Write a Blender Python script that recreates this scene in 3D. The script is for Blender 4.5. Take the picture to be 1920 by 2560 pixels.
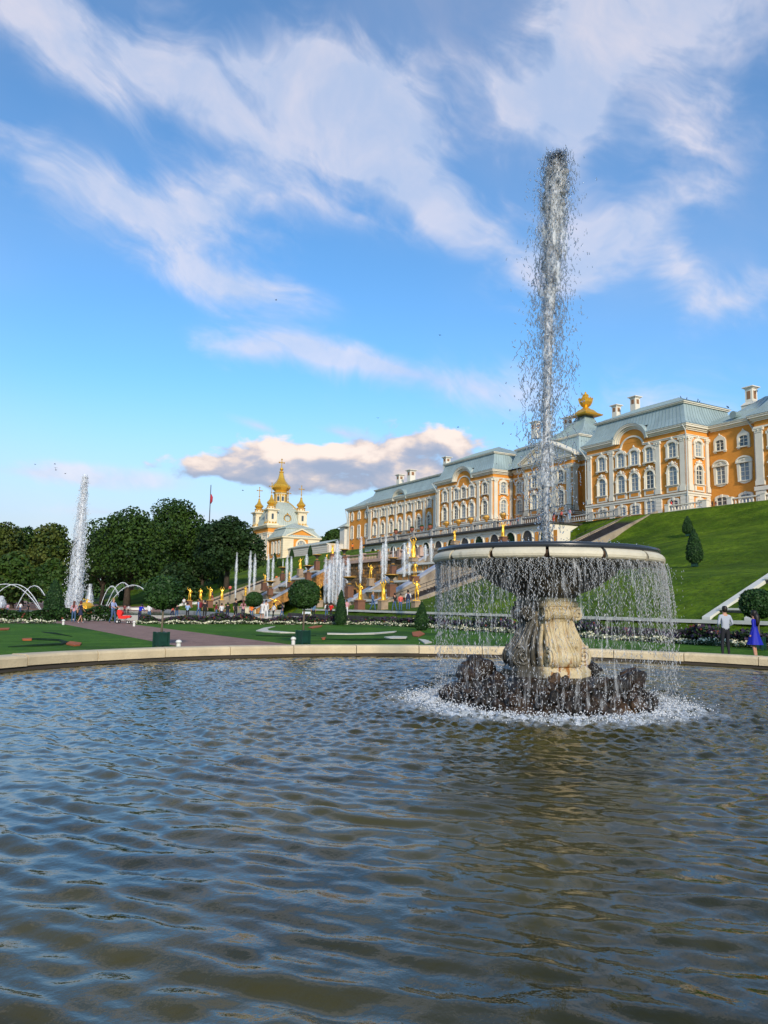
import bpy, bmesh, math, random
import numpy as np
from mathutils import Vector, Matrix, noise as mnoise

sc = bpy.context.scene
for _o in list(bpy.data.objects):
    bpy.data.objects.remove(_o)
R = math.radians

# ---------------------------------------------------------------- camera
# world axes: X = west (towards the right of the picture), Y = south (up the hill), Z = up
HEAD = R(29.3)                        # the palace axis runs this far left of the view direction
PITCH = math.atan(235 / 1920)
ROLL = R(1.0)
Fh = Vector((-math.cos(HEAD), math.sin(HEAD), 0)); Rh = Vector((math.sin(HEAD), math.cos(HEAD), 0)); UP = Vector((0, 0, 1))
Fv = Fh * math.cos(PITCH) + UP * math.sin(PITCH)
U0 = -Fh * math.sin(PITCH) + UP * math.cos(PITCH)
Rv = Rh * math.cos(ROLL) + U0 * math.sin(ROLL)
Uv = -Rh * math.sin(ROLL) + U0 * math.cos(ROLL)
CAM = Vector((0, 0, 1.6))
cam_d = bpy.data.cameras.new('camera')
cam_d.sensor_fit = 'HORIZONTAL'; cam_d.sensor_width = 36; cam_d.lens = 36
cam_d.clip_start = 0.1; cam_d.clip_end = 8000
cam = bpy.data.objects.new('camera', cam_d)
sc.collection.objects.link(cam)
cam.matrix_world = Matrix(((Rv.x, Uv.x, -Fv.x, CAM.x), (Rv.y, Uv.y, -Fv.y, CAM.y), (Rv.z, Uv.z, -Fv.z, CAM.z), (0, 0, 0, 1)))
sc.camera = cam

# ---------------------------------------------------------------- light
SUN_AZ = 168.0      # degrees clockwise from the view direction (behind the camera, to the right)
SUN_EL = 24.0
_a = R(SUN_AZ)
sun_h = Fh * math.cos(_a) + Rh * math.sin(_a)
SUN = (sun_h * math.cos(R(SUN_EL)) + UP * math.sin(R(SUN_EL))).normalized()
sun_d = bpy.data.lights.new('sun', 'SUN')
sun_d.energy = 2.4; sun_d.angle = R(6.0); sun_d.color = (1.0, 0.87, 0.70)
sun = bpy.data.objects.new('sun', sun_d)
sun.rotation_euler = SUN.to_track_quat('Z', 'Y').to_euler()
sun.location = (0, 0, 60)
sc.collection.objects.link(sun)
sc.view_settings.view_transform = 'Standard'
sc.view_settings.look = 'None'
sc.view_settings.gamma = 1.0
sc.view_settings.use_curve_mapping = False
sc.view_settings.exposure = 0.55
sc.cycles.use_denoising = True
sc.cycles.max_bounces = 6; sc.cycles.diffuse_bounces = 2; sc.cycles.glossy_bounces = 3
sc.cycles.transmission_bounces = 5; sc.cycles.transparent_max_bounces = 12
sc.cycles.caustics_reflective = False; sc.cycles.caustics_refractive = False

world = bpy.data.worlds.new('World'); sc.world = world; world.use_nodes = True
world.cycles.sampling_method = 'MANUAL'; world.cycles.sample_map_resolution = 256

class NT:
    """small helper to write node trees as expressions"""
    def __init__(s, tree): s.t = tree; s.n = tree.nodes; s.l = tree.links
    def node(s, typ, **kw):
        n = s.n.new(typ)
        for k, v in kw.items(): setattr(n, k, v)
        return n
    def put(s, sock, v):
        if hasattr(v, 'is_output'): s.l.new(v, sock)
        elif v is not None: sock.default_value = v
    def m(s, op, a, b=None, c=None, clamp=False):
        n = s.node('ShaderNodeMath', operation=op, use_clamp=clamp)
        s.put(n.inputs[0], a)
        if b is not None: s.put(n.inputs[1], b)
        if c is not None: s.put(n.inputs[2], c)
        return n.outputs[0]
    def v(s, op, a, b=None):
        n = s.node('ShaderNodeVectorMath', operation=op)
        s.put(n.inputs[0], a)
        if b is not None: s.put(n.inputs[1], b)
        return n.outputs['Value'] if op in ('DOT_PRODUCT', 'LENGTH', 'DISTANCE') else n.outputs[0]
    def comb(s, x, y, z=0.0):
        n = s.node('ShaderNodeCombineXYZ')
        s.put(n.inputs[0], x); s.put(n.inputs[1], y); s.put(n.inputs[2], z)
        return n.outputs[0]
    def noise(s, vec, scale, detail=4.0, rough=0.5, dist=0.0, out=0):
        n = s.node('ShaderNodeTexNoise')
        if vec is not None: s.put(n.inputs['Vector'], vec)
        n.inputs['Scale'].default_value = scale; n.inputs['Detail'].default_value = detail
        n.inputs['Roughness'].default_value = rough; n.inputs['Distortion'].default_value = dist
        return n.outputs[out]
    def ramp(s, fac, stops, interp='LINEAR'):
        n = s.node('ShaderNodeValToRGB'); cr = n.color_ramp; cr.interpolation = interp
        while len(cr.elements) < len(stops): cr.elements.new(0.5)
        for e, (p, c) in zip(cr.elements, stops):
            e.position = p; e.color = (c[0], c[1], c[2], 1) if hasattr(c, '__len__') else (c, c, c, 1)
        s.put(n.inputs[0], fac)
        return n.outputs[0]
    def mix(s, fac, a, b, blend='MIX'):
        n = s.node('ShaderNodeMix', data_type='RGBA', blend_type=blend)
        s.put(n.inputs[0], fac)
        for i, x in ((6, a), (7, b)):
            s.put(n.inputs[i], (x[0], x[1], x[2], 1) if isinstance(x, (tuple, list)) else x)
        return n.outputs[2]
    def ss(s, x, lo, hi):
        n = s.node('ShaderNodeMapRange', interpolation_type='SMOOTHSTEP')
        s.put(n.inputs[0], x); n.inputs[1].default_value = lo; n.inputs[2].default_value = hi
        return n.outputs[0]

def build_sky():
    W = NT(world.node_tree); W.n.clear()
    sky = W.node('ShaderNodeTexSky', sky_type='NISHITA', sun_disc=False)
    sky.sun_elevation = R(SUN_EL)
    sky.sun_rotation = math.atan2(SUN.x, SUN.y)
    sky.air_density = 1.0; sky.dust_density = 0.4; sky.ozone_density = 2.2; sky.altitude = 20
    d = W.node('ShaderNodeTexCoord').outputs['Generated']
    f = W.v('DOT_PRODUCT', d, tuple(Fh)); r = W.v('DOT_PRODUCT', d, tuple(Rh)); z = W.v('DOT_PRODUCT', d, (0, 0, 1))
    DEG = 57.29578
    az = W.m('MULTIPLY', W.m('ARCTAN2', r, f), DEG)
    el = W.m('MULTIPLY', W.m('ARCSINE', z), DEG)
    # wind-combed coordinates: streaks run down to the right
    ca, sa = math.cos(R(-24)), math.sin(R(-24))
    su = W.m('ADD', W.m('MULTIPLY', az, ca), W.m('MULTIPLY', el, sa))
    sv = W.m('ADD', W.m('MULTIPLY', az, -sa), W.m('MULTIPLY', el, ca))
    base = W.comb(az, el, 0.0)
    warp = W.noise(W.v('MULTIPLY', base, (0.055, 0.055, 1)), 1.0, 3, 0.5, 0, 1)
    warp = W.v('MULTIPLY', W.v('SUBTRACT', warp, (0.5, 0.5, 0.5)), (13, 13, 0))
    p = W.v('ADD', W.comb(su, sv, 0.0), warp)
    streak = W.noise(W.v('MULTIPLY', p, (0.045, 0.17, 1)), 1.0, 5, 0.56, 0.4)
    puff = W.noise(W.v('MULTIPLY', p, (0.10, 0.15, 1)), 1.0, 5, 0.6, 0)
    veil = W.noise(W.v('MULTIPLY', W.comb(az, el, 5.0), (0.02, 0.035, 1)), 1.0, 3, 0.5)
    def blob(a0, e0, la, lb, ang, s, off=(0, 0)):
        mp = W.node('ShaderNodeMapping', vector_type='TEXTURE')
        mp.inputs['Location'].default_value = (a0 - off[0], e0 - off[1], 0)
        mp.inputs['Rotation'].default_value = (0, 0, R(ang))
        mp.inputs['Scale'].default_value = (la * 2.25, lb * 2.25, 1)
        W.put(mp.inputs['Vector'], base)
        g = W.node('ShaderNodeTexGradient', gradient_type='QUADRATIC_SPHERE')
        W.put(g.inputs[0], mp.outputs[0])
        return W.m('MULTIPLY', g.outputs['Fac'], s * 1.25)
    CIRRUS = [(-17, 34.6, 9, 2.4, -10, .95), (-9, 33.8, 9, 3.0, -12, 1.0), (-1, 32.0, 7, 3.0, -22, 1.1), (3.4, 29.6, 4, 1.8, -35, .9), (-2, 36.5, 9, 2.2, -8, .7),
              (-17, 26.8, 7, 2.0, -3, .85), (-12.5, 29.0, 3.5, 1.6, 25, .6), (-25.5, 28.4, 4.5, 1.6, -12, .75), (-27, 37.5, 5, 1.8, -25, .6),
              (13.2, 34.0, 4.2, 2.2, 38, .95), (9.5, 34.5, 2.5, 2.6, 60, .7), (14.5, 30.5, 1.8, 4.2, 0, .55), (15, 38, 3, 4, 10, .6),
              (17, 26.0, 5.5, 2.0, 16, 1.0), (13.5, 24.0, 3.5, 1.6, 10, .7), (21.5, 24.0, 1.6, 3.4, 25, .5), (24.5, 20.8, 4.5, 1.5, 6, .8),
              (-12, 22.7, 5.2, 1.25, -9, 1.0), (-10.5, 18.4, 3.6, 1.3, 2, .85), (-5.5, 18.6, 5, 1.1, -16, 1.0), (1.5, 17.4, 6, .8, -14, .75), (12, 15.5, 14, 2.4, -4, .42),
              (-24, 8.6, 8, .7, 0, .8), (-20, 6.2, 7, .5, 0, .6), (-3.5, 12.8, 3.2, .45, -10, .8), (-9.5, 13.0, 2.2, .35, -14, .6),
              (19, 31, 7, 4, 24, .42), (21, 38, 8, 3.5, 5, .5), (9, 27, 3, 3, 0, .35), (44, 30, 12, 4, -12, .9), (58, 20, 14, 4, 6, .9), (-48, 32, 13, 4, -14, .9), (-60, 18, 14, 3, 4, .8),
              (90, 34, 18, 5, 10, .9), (-95, 30, 20, 5, -8, .9), (135, 26, 20, 5, 8, .8), (-140, 28, 20, 5, 5, .8), (175, 40, 22, 6, 0, .8)]
    tot = None
    for b in CIRRUS:
        g = blob(*b); tot = g if tot is None else W.m('ADD', tot, g)
    tex = W.m('ADD', W.m('MULTIPLY', streak, 0.62), W.m('MULTIPLY', puff, 0.45))
    body = W.m('ADD', W.m('MINIMUM', tot, 1.1), W.m('MULTIPLY', W.m('SUBTRACT', tex, 0.525), 4.3))
    dens = W.m('MULTIPLY', W.ss(body, 0.05, 1.45), W.ss(tot, 0.0, 0.30))
    dens = W.m('ADD', dens, W.m('MULTIPLY', W.ss(veil, 0.42, 0.75), 0.26))
    dens = W.m('MINIMUM', dens, 0.73)
    dens = W.m('MULTIPLY', dens, W.ss(el, -2.0, 6.0))
    horiz = W.m('MULTIPLY', W.ss(el, 17.0, 2.0), 0.90)
    cir_col = W.mix(W.ss(puff, 0.35, 0.7), (0.40, 0.46, 0.60), (0.60, 0.57, 0.62))
    # cumulus bank low over the horizon
    def cum(off):
        q = W.v('ADD', W.comb(az, el, 0.0), (off[0], off[1], 0))
        w2 = W.v('MULTIPLY', W.v('SUBTRACT', W.noise(W.v('MULTIPLY', q, (0.2, 0.25, 1)), 1.0, 1, 0.5, 0, 1), (0.5, 0.5, 0.5)), (2.4, 1.6, 0))
        n1 = W.noise(W.v('MULTIPLY', W.v('ADD', q, w2), (0.19, 0.34, 1)), 1.0, 5, 0.52)
        t = None
        for b in [(-12.8, 10.0, 4.2, .9, 1.0), (-8.0, 10.9, 3.0, 1.6, 1.1), (-3.0, 10.5, 3.6, 1.5, 1.05), (0.2, 10.9, 2.4, 1.6, .9), (3.7, 11.5, 3.0, 1.9, 1.3), (-4.0, 9.4, 8.0, 1.0, .8),
                  (-38, 9.0, 7, 1.6, .9), (-62, 8.0, 9, 2.0, 1.), (40, 9.5, 8, 2.0, .9), (75, 8, 12, 2.4, 1.), (120, 9, 14, 2.5, 1.), (-110, 9, 16, 2.4, 1.), (-160, 9, 14, 2.2, 1.)]:
            g = blob(b[0], b[1], b[2], b[3], 0, b[4], off); t = g if t is None else W.m('ADD', t, g)
        return t, W.m('ADD', W.m('MINIMUM', t, 1.0), W.m('MULTIPLY', W.m('SUBTRACT', n1, 0.5), 3.4))
    ct, c0 = cum((0, 0)); c1 = cum((0.8, 1.0))[1]
    cdens = W.m('MULTIPLY', W.ss(c0, 0.34, 0.72), W.ss(ct, 0.08, 0.30))
    lit = W.ss(W.m('SUBTRACT', c0, c1), -0.45, 0.80)
    cum_col = W.ramp(lit, [(0.0, (0.25, 0.29, 0.39)), (0.45, (0.38, 0.37, 0.42)), (0.75, (0.60, 0.50, 0.45)), (1.0, (0.74, 0.62, 0.54))])
    SK = 0.115
    blue = W.mix(1.0, sky.outputs[0], (0.66, 1.04, 1.26), 'MULTIPLY')
    blue = W.mix(1.0, blue, (SK, SK, SK), 'MULTIPLY')
    c = W.mix(horiz, blue, (0.44, 0.465, 0.505))
    c = W.mix(dens, c, cir_col)
    c = W.mix(W.m('MULTIPLY', cdens, 0.93), c, cum_col)
    c = W.mix(1.0, c, (1 / SK, 1 / SK, 1 / SK), 'MULTIPLY')
    bg = W.node('ShaderNodeBackground'); bg.inputs['Strength'].default_value = SK
    W.put(bg.inputs['Color'], c)
    out = W.node('ShaderNodeOutputWorld'); W.l.new(bg.outputs[0], out.inputs[0])
build_sky()

# ---------------------------------------------------------------- helpers
random.seed(7); rng = np.random.default_rng(7)
COL = sc.collection
def at(x, y, depth):
    """a point of the place from its position in the photograph and its distance along the view axis"""
    return CAM + (Fv + Rv * ((x - 960) / 1920) - Uv * ((y - 1280) / 1920)) * depth
def atZ(x, y, z):
    d = Fv + Rv * ((x - 960) / 1920) - Uv * ((y - 1280) / 1920); return CAM + d * ((z - 1.6) / d.z)
def atX(x, y, X):
    d = Fv + Rv * ((x - 960) / 1920) - Uv * ((y - 1280) / 1920); return CAM + d * (X / d.x)
def atY(x, y, Y):
    d = Fv + Rv * ((x - 960) / 1920) - Uv * ((y - 1280) / 1920); return CAM + d * (Y / d.y)

class MB:
    """mesh collector: everything added becomes ONE mesh object"""
    def __init__(s): s.v = []; s.f = []; s.mi = []; s.k = 0
    def add(s, vs, fs, mi=None):
        o = len(s.v); s.v += [tuple(p) for p in vs]; s.f += [tuple(i + o for i in f) for f in fs]
        s.mi += [s.k if mi is None else mi] * len(fs); return s
    def box(s, x0, x1, y0, y1, z0, z1, mi=None):
        return s.add([(x0, y0, z0), (x1, y0, z0), (x1, y1, z0), (x0, y1, z0), (x0, y0, z1), (x1, y0, z1), (x1, y1, z1), (x0, y1, z1)],
                     [(3, 2, 1, 0), (4, 5, 6, 7), (0, 1, 5, 4), (1, 2, 6, 5), (2, 3, 7, 6), (3, 0, 4, 7)], mi)
    def hexa(s, p, mi=None):      # 8 corners: bottom ring then top ring, counter-clockwise
        return s.add(p, [(3, 2, 1, 0), (4, 5, 6, 7), (0, 1, 5, 4), (1, 2, 6, 5), (2, 3, 7, 6), (3, 0, 4, 7)], mi)
    def frustum(s, cx, cy, z0, z1, a0, b0, a1, b1, mi=None, cx1=None, cy1=None):
        cx1 = cx if cx1 is None else cx1; cy1 = cy if cy1 is None else cy1
        return s.hexa([(cx - a0, cy - b0, z0), (cx + a0, cy - b0, z0), (cx + a0, cy + b0, z0), (cx - a0, cy + b0, z0),
                       (cx1 - a1, cy1 - b1, z1), (cx1 + a1, cy1 - b1, z1), (cx1 + a1, cy1 + b1, z1), (cx1 - a1, cy1 + b1, z1)], mi)
    def prism(s, poly, fn, d0, d1, mi=None):   # poly of 2d points; fn(u, v, d) -> 3d
        n = len(poly)
        vs = [fn(u, v, d0) for u, v in poly] + [fn(u, v, d1) for u, v in poly]
        fs = [tuple(range(n - 1, -1, -1)), tuple(range(n, 2 * n))] + [(i, (i + 1) % n, n + (i + 1) % n, n + i) for i in range(n)]
        return s.add(vs, fs, mi)
    def lathe(s, prof, seg=12, c=(0, 0, 0), mi=None, a0=0.0, sx=1, sy=1, cap=True):
        vs = []; fs = []; n = len(prof)
        for j in range(seg):
            a = a0 + 2 * math.pi * j / seg
            for r, z in prof: vs.append((c[0] + sx * r * math.cos(a), c[1] + sy * r * math.sin(a), c[2] + z))
        for j in range(seg):
            k = (j + 1) % seg
            for i in range(n - 1): fs.append((j * n + i, k * n + i, k * n + i + 1, j * n + i + 1))
        if cap:
            fs.append(tuple(j * n for j in range(seg - 1, -1, -1))); fs.append(tuple(j * n + n - 1 for j in range(seg)))
        return s.add(vs, fs, mi)
    def tube(s, pts, rad, seg=6, mi=None, cap=True):
        pts = [Vector(p) for p in pts]; n = len(pts)
        if not hasattr(rad, '__len__'): rad = [rad] * n
        vs = []; fs = []; prev = None
        for i, p in enumerate(pts):
            t = (pts[min(i + 1, n - 1)] - pts[max(i - 1, 0)])
            t = t.normalized() if t.length > 1e-9 else Vector((0, 0, 1))
            if prev is None: u = t.orthogonal().normalized()
            else:
                u = prev - t * prev.dot(t); u = u.normalized() if u.length > 1e-6 else t.orthogonal().normalized()
            prev = u; w = t.cross(u)
            for j in range(seg):
                a = 2 * math.pi * j / seg
                vs.append(p + (u * math.cos(a) + w * math.sin(a)) * rad[i])
        for i in range(n - 1):
            for j in range(seg):
                k = (j + 1) % seg
                fs.append((i * seg + j, i * seg + k, (i + 1) * seg + k, (i + 1) * seg + j))
        if cap: fs.append(tuple(range(seg - 1, -1, -1))); fs.append(tuple((n - 1) * seg + j for j in range(seg)))
        return s.add(vs, fs, mi)
    def mesh(s, name, mats, smooth=False):
        me = bpy.data.meshes.new(name); me.from_pydata(s.v, [], s.f)
        for m_ in (mats if isinstance(mats, (list, tuple)) else [mats]): me.materials.append(m_)
        if any(s.mi): me.polygons.foreach_set('material_index', s.mi)
        if smooth: me.polygons.foreach_set('use_smooth', [True] * len(me.polygons))
        me.update(); return me
    def build(s, name, mats, parent=None, smooth=False, loc=None, bevel=0):
        me = s.mesh(name, mats, smooth); return link(name, me, parent, loc)

def link(name, me, parent=None, loc=None, rot=None, scale=None):
    o = bpy.data.objects.new(name, me); COL.objects.link(o)
    if parent is not None: o.parent = parent
    if loc is not None: o.location = loc
    if rot is not None: o.rotation_euler = rot
    if scale is not None: o.scale = scale if hasattr(scale, '__len__') else (scale,) * 3
    return o
def tag(o, label=None, cat=None, group=None, kind=None):
    if label: o['label'] = label
    if cat: o['category'] = cat
    if group: o['group'] = group
    if kind: o['kind'] = kind
    return o
def empty(name, loc=(0, 0, 0), rz=0.0):
    o = bpy.data.objects.new(name, None); COL.objects.link(o); o.location = loc; o.rotation_euler = (0, 0, rz); o.empty_display_size = .2; return o
def npmesh(name, V, Fq, mats, smooth=False, mi=None):
    V = np.asarray(V, np.float32); Fq = np.asarray(Fq, np.int32); n, k = Fq.shape
    me = bpy.data.meshes.new(name)
    me.vertices.add(len(V)); me.vertices.foreach_set('co', V.ravel())
    me.loops.add(n * k); me.loops.foreach_set('vertex_index', Fq.ravel())
    me.polygons.add(n); me.polygons.foreach_set('loop_start', np.arange(0, n * k, k, dtype=np.int32))
    me.polygons.foreach_set('loop_total', np.full(n, k, np.int32))
    for m_ in (mats if isinstance(mats, (list, tuple)) else [mats]): me.materials.append(m_)
    if mi is not None: me.polygons.foreach_set('material_index', np.asarray(mi, np.int32))
    if smooth: me.polygons.foreach_set('use_smooth', np.ones(n, bool))
    me.update(calc_edges=True); me.validate(); return me
def copy_tree(o, parent=None):
    c = o.copy(); COL.objects.link(c); c.parent = parent
    for ch in o.children: copy_tree(ch, c)
    return c

# ---------------------------------------------------------------- materials
MATS = {}
def mat(name, col, rough=0.6, metal=0.0, var=0.0, vscale=1.0, col2=None, bump=0.0, bscale=20.0, spec=0.5, dirt=None, dscale=0.6, dlo=.5, dhi=.75, trans=0.0, ior=1.45, stretch=None, fine=0.0, fscale=5.0):
    m = bpy.data.materials.new(name); m.use_nodes = True; MATS[name] = m
    T = NT(m.node_tree); b = T.n['Principled BSDF']
    b.inputs['Roughness'].default_value = rough; b.inputs['Metallic'].default_value = metal
    b.inputs['Specular IOR Level'].default_value = spec; b.inputs['IOR'].default_value = ior
    if trans: b.inputs['Transmission Weight'].default_value = trans
    pos = T.node('ShaderNodeNewGeometry').outputs['Position']
    if stretch: pos = T.v('MULTIPLY', pos, stretch)
    c = (col[0], col[1], col[2], 1)
    if col2 is not None:
        n = T.noise(pos, vscale, 5, 0.6)
        c = T.mix(T.ss(n, 0.36, 0.64), col, col2)
    elif var:
        n = T.noise(pos, vscale, 5, 0.6)
        c = T.mix(T.ss(n, 0.3, 0.7), tuple(x * (1 - var) for x in col), tuple(min(1, x * (1 + var)) for x in col))
    if dirt is not None:
        n = T.noise(T.v('ADD', pos, (3.1, 7.7, 1.3)), dscale, 6, 0.65)
        c = T.mix(T.ss(n, dlo, dhi), c, dirt)
    if fine:
        n = T.noise(pos, fscale, 3, 0.7); c = T.mix(1.0, c, T.ramp(n, [(.32, 1 - fine), (.68, 1 + fine)]), 'MULTIPLY')
    T.put(b.inputs['Base Color'], c)
    if bump:
        n = T.noise(pos, bscale, 4, 0.6); bn = T.node('ShaderNodeBump')
        bn.inputs['Strength'].default_value = bump; bn.inputs['Distance'].default_value = 1.0 / bscale
        T.put(bn.inputs['Height'], n); T.put(b.inputs['Normal'], bn.outputs[0])
    return m
mat('stucco_orange', (.74, .305, .055), .85, var=.07, vscale=.35, bump=.15, bscale=4, spec=.2)
mat('stucco_white', (.78, .73, .60), .8, var=.05, vscale=.5, spec=.25)
mat('stucco_band', (.66, .64, .57), .8, var=.07, vscale=.8, spec=.2)
mat('roof_metal', (.33, .42, .42), .42, var=.12, vscale=.5, spec=.5, stretch=(1, 1, .4))
mat('roof_seam', (.23, .31, .31), .5)
mat('gold', (1.0, .52, .06), .30, .62, var=.10, vscale=3, bump=.1, bscale=9)
mat('gold_old', (.85, .43, .09), .40, .65, var=.25, vscale=4)
mat('glass_dark', (.055, .075, .095), .08, spec=.8, var=.3, vscale=.25)
mat('glass_pale', (.26, .31, .35), .12, spec=.7, var=.25, vscale=.3)
mat('iron', (.025, .027, .03), .5)
mat('pipe', (.50, .53, .50), .5)
mat('brick_panel', (.30, .15, .07), .8)
mat('grass', (.070, .130, .004), .85, col2=(.125, .195, .008), vscale=.55, dirt=(.046, .090, .004), dscale=.16, dlo=.40, dhi=.66, bump=.9, bscale=3.5, spec=.12, stretch=(.6, 1, 1), fine=.30, fscale=2.6)
mat('lawn', (.045, .130, .004), .85, col2=(.078, .175, .008), vscale=.8, dirt=(.018, .062, .004), dscale=.12, dlo=.45, dhi=.7, bump=.6, bscale=12, spec=.15, fine=.28, fscale=5)
mat('gravel', (.30, .185, .145), .9, fine=.15, fscale=8, var=.16, vscale=1.2, bump=.5, bscale=30, spec=.2)
mat('terracotta', (.40, .11, .035), .9, var=.15, vscale=3, bump=.4, bscale=25)
mat('chips', (.62, .58, .48), .9, var=.1, vscale=5, bump=.4, bscale=30)
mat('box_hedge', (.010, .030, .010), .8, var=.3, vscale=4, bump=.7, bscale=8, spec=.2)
mat('leaf_dark', (.016, .048, .010), .55, col2=(.030, .075, .014), vscale=1.5, spec=.3)
mat('leaf_mid', (.024, .058, .009), .6, col2=(.044, .088, .012), vscale=.22, spec=.25)
mat('leaf_deep', (.013, .034, .009), .6, col2=(.024, .052, .011), vscale=.22, spec=.25)
mat('leaf_warm', (.050, .082, .012), .6, col2=(.085, .105, .018), vscale=.22, spec=.25)
mat('bark', (.060, .045, .032), .9, var=.3, vscale=2, bump=.6, bscale=10)
mat('stem', (.16, .13, .09), .9, var=.2, vscale=6)
mat('planter', (.008, .045, .030), .5, var=.2, vscale=4)
mat('petal_white', (.72, .70, .50), .7)
mat('petal_purple', (.045, .026, .062), .7, var=.35, vscale=2)
mat('petal_red', (.20, .055, .035), .7, var=.3, vscale=3)
mat('flower_leaf', (.025, .055, .016), .7, var=.3, vscale=3)
mat('kerb_stone', (.64, .52, .33), .7, var=.12, vscale=1.2, bump=.25, bscale=14, dirt=(.22, .18, .12), dscale=1.1, dlo=.60, dhi=.80)
mat('kerb_joint', (.06, .05, .04), .95)
mat('marble_white', (.66, .64, .56), .65, var=.08, vscale=.8, dirt=(.34, .32, .27), dscale=.7, dlo=.6, dhi=.85)
mat('marble_grey', (.34, .36, .42), .4, var=.12, vscale=.8)
mat('stone_pink', (.52, .36, .28), .8, var=.12, vscale=.8, dirt=(.26, .2, .17), dscale=.5, dlo=.55, dhi=.8)
mat('stone_tan', (.34, .275, .20), .8, var=.18, vscale=.8, dirt=(.17, .13, .10), dscale=.5, dlo=.52, dhi=.78)
mat('stone_grey', (.40, .39, .36), .8, var=.12, vscale=.6, dirt=(.16, .15, .13), dscale=.4, dlo=.52, dhi=.75)
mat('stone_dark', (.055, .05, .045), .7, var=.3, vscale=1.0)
mat('tuff', (.20, .125, .065), .9, var=.4, vscale=2.5, bump=.8, bscale=5)
mat('tuff_orange', (.42, .20, .055), .9, var=.4, vscale=2.5, bump=.8, bscale=4)
mat('pedestal_red', (.19, .085, .048), .7, var=.15, vscale=1.5)
mat('pedestal_tan', (.36, .26, .17), .8, var=.15, vscale=1.5)
mat('step_stone', (.12, .10, .09), .85, var=.2, vscale=1.0)
mat('wet_step', (.24, .20, .10), .35, col2=(.42, .38, .26), vscale=1.2, stretch=(3, 3, .5))
mat('basin_cream', (.62, .56, .42), .55, var=.08, vscale=2.5, bump=.2, bscale=12, dirt=(.26, .21, .13), dscale=2.2, dlo=.58, dhi=.78)
mat('basin_rust', (.34, .14, .035), .6, var=.35, vscale=6)
mat('basin_wet', (.075, .068, .055), .35, var=.35, vscale=3, bump=.4, bscale=9)
mat('basin_lip', (.030, .036, .045), .25)
mat('pool_bed', (.10, .085, .04), .8)
mat('bollard_white', (.72, .71, .66), .6)
mat('trousers_dark', (.012, .013, .018), .8)
mat('jeans', (.055, .11, .22), .85)
mat('skin', (.52, .27, .18), .6)
mat('hair_dark', (.014, .010, .008), .5)
mat('hair_red', (.12, .035, .02), .5)
mat('hair_blond', (.30, .20, .09), .5)
mat('cloth_white', (.70, .70, .70), .85)
mat('shirt_grey', (.40, .43, .50), .85)
mat('cloth_lavender', (.36, .42, .66), .85)
mat('cloth_blue', (.010, .022, .42), .8)
mat('dress_blue', (.005, .012, .36), .65)
mat('cloth_navy', (.018, .022, .06), .8)
mat('cloth_red', (.62, .012, .012), .8)
mat('cloth_wine', (.20, .02, .03), .8)
mat('cloth_orange', (.75, .16, .01), .8)
mat('cloth_pink', (.62, .30, .34), .85)
mat('cloth_coral', (.70, .12, .09), .85)
mat('cloth_black', (.012, .012, .013), .8)
mat('cloth_sky', (.28, .42, .62), .85)
mat('cloth_steel', (.10, .18, .30), .85)
mat('shoe_white', (.6, .6, .6), .7)
mat('pram_red', (.75, .02, .012), .55)
mat('rubber', (.012, .012, .012), .8)
mat('sign_white', (.62, .68, .72), .5)
mat('flag_red', (.45, .03, .05), .8)
mat('bird_black', (.012, .012, .014), .8)

# ================================================================ THE SETTING
PC = Vector((-11.4, 10.0, 0)); PR = 13.05; WZ = -0.16
def interp(y, pts): return np.interp(y, [p[0] for p in pts], [p[1] for p in pts])
PROF_R = [(33.5, 0), (36.4, .75), (36.8, 1.12), (44, 4.1), (51, 5.0), (58.5, 5.6), (68, 8.9), (71, 9.7), (77, 11.2), (87.5, 15.5), (89, 15.7)]
PROF_L = [(33.5, 0), (36.4, .75), (36.8, 1.12), (44, 1.6), (50, 2.5), (60, 5.8), (74, 9.3), (80, 11.5), (87.5, 15.5), (89, 15.7)]
PROF_E = [(30, 0.2), (40, 1.4), (50, 4.6), (60, 7.4), (74, 11.6), (86, 15.3), (89, 15.7)]
def terrain(x, y):
    x = np.asarray(x, float); y = np.asarray(y, float)
    a, b, c = interp(y, PROF_R), interp(y, PROF_L), interp(y, PROF_E)
    t = np.clip((x + 70) / 20, 0, 1); t = t * t * (3 - 2 * t)
    z = b * (1 - t) + a * t
    e = np.clip((-132 - x) / 12, 0, 1)
    z = z * (1 - e) + c * e
    wob = .16 * np.sin(x * .31 + .7 * np.sin(y * .2)) * np.sin(y * .37 + 1.1) + .1 * np.sin(x * .13 + y * .21)
    z = z + wob * np.clip((y - 40) / 8, 0, 1) * np.clip((86 - y) / 4, 0, 1)
    carve = (x < -87.5) & (x > -125.5) & (y > 34) & (y < 84)
    z = np.where(carve, 0.0, z)
    return z
def tz(x, y): return float(terrain(x, y))

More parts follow.
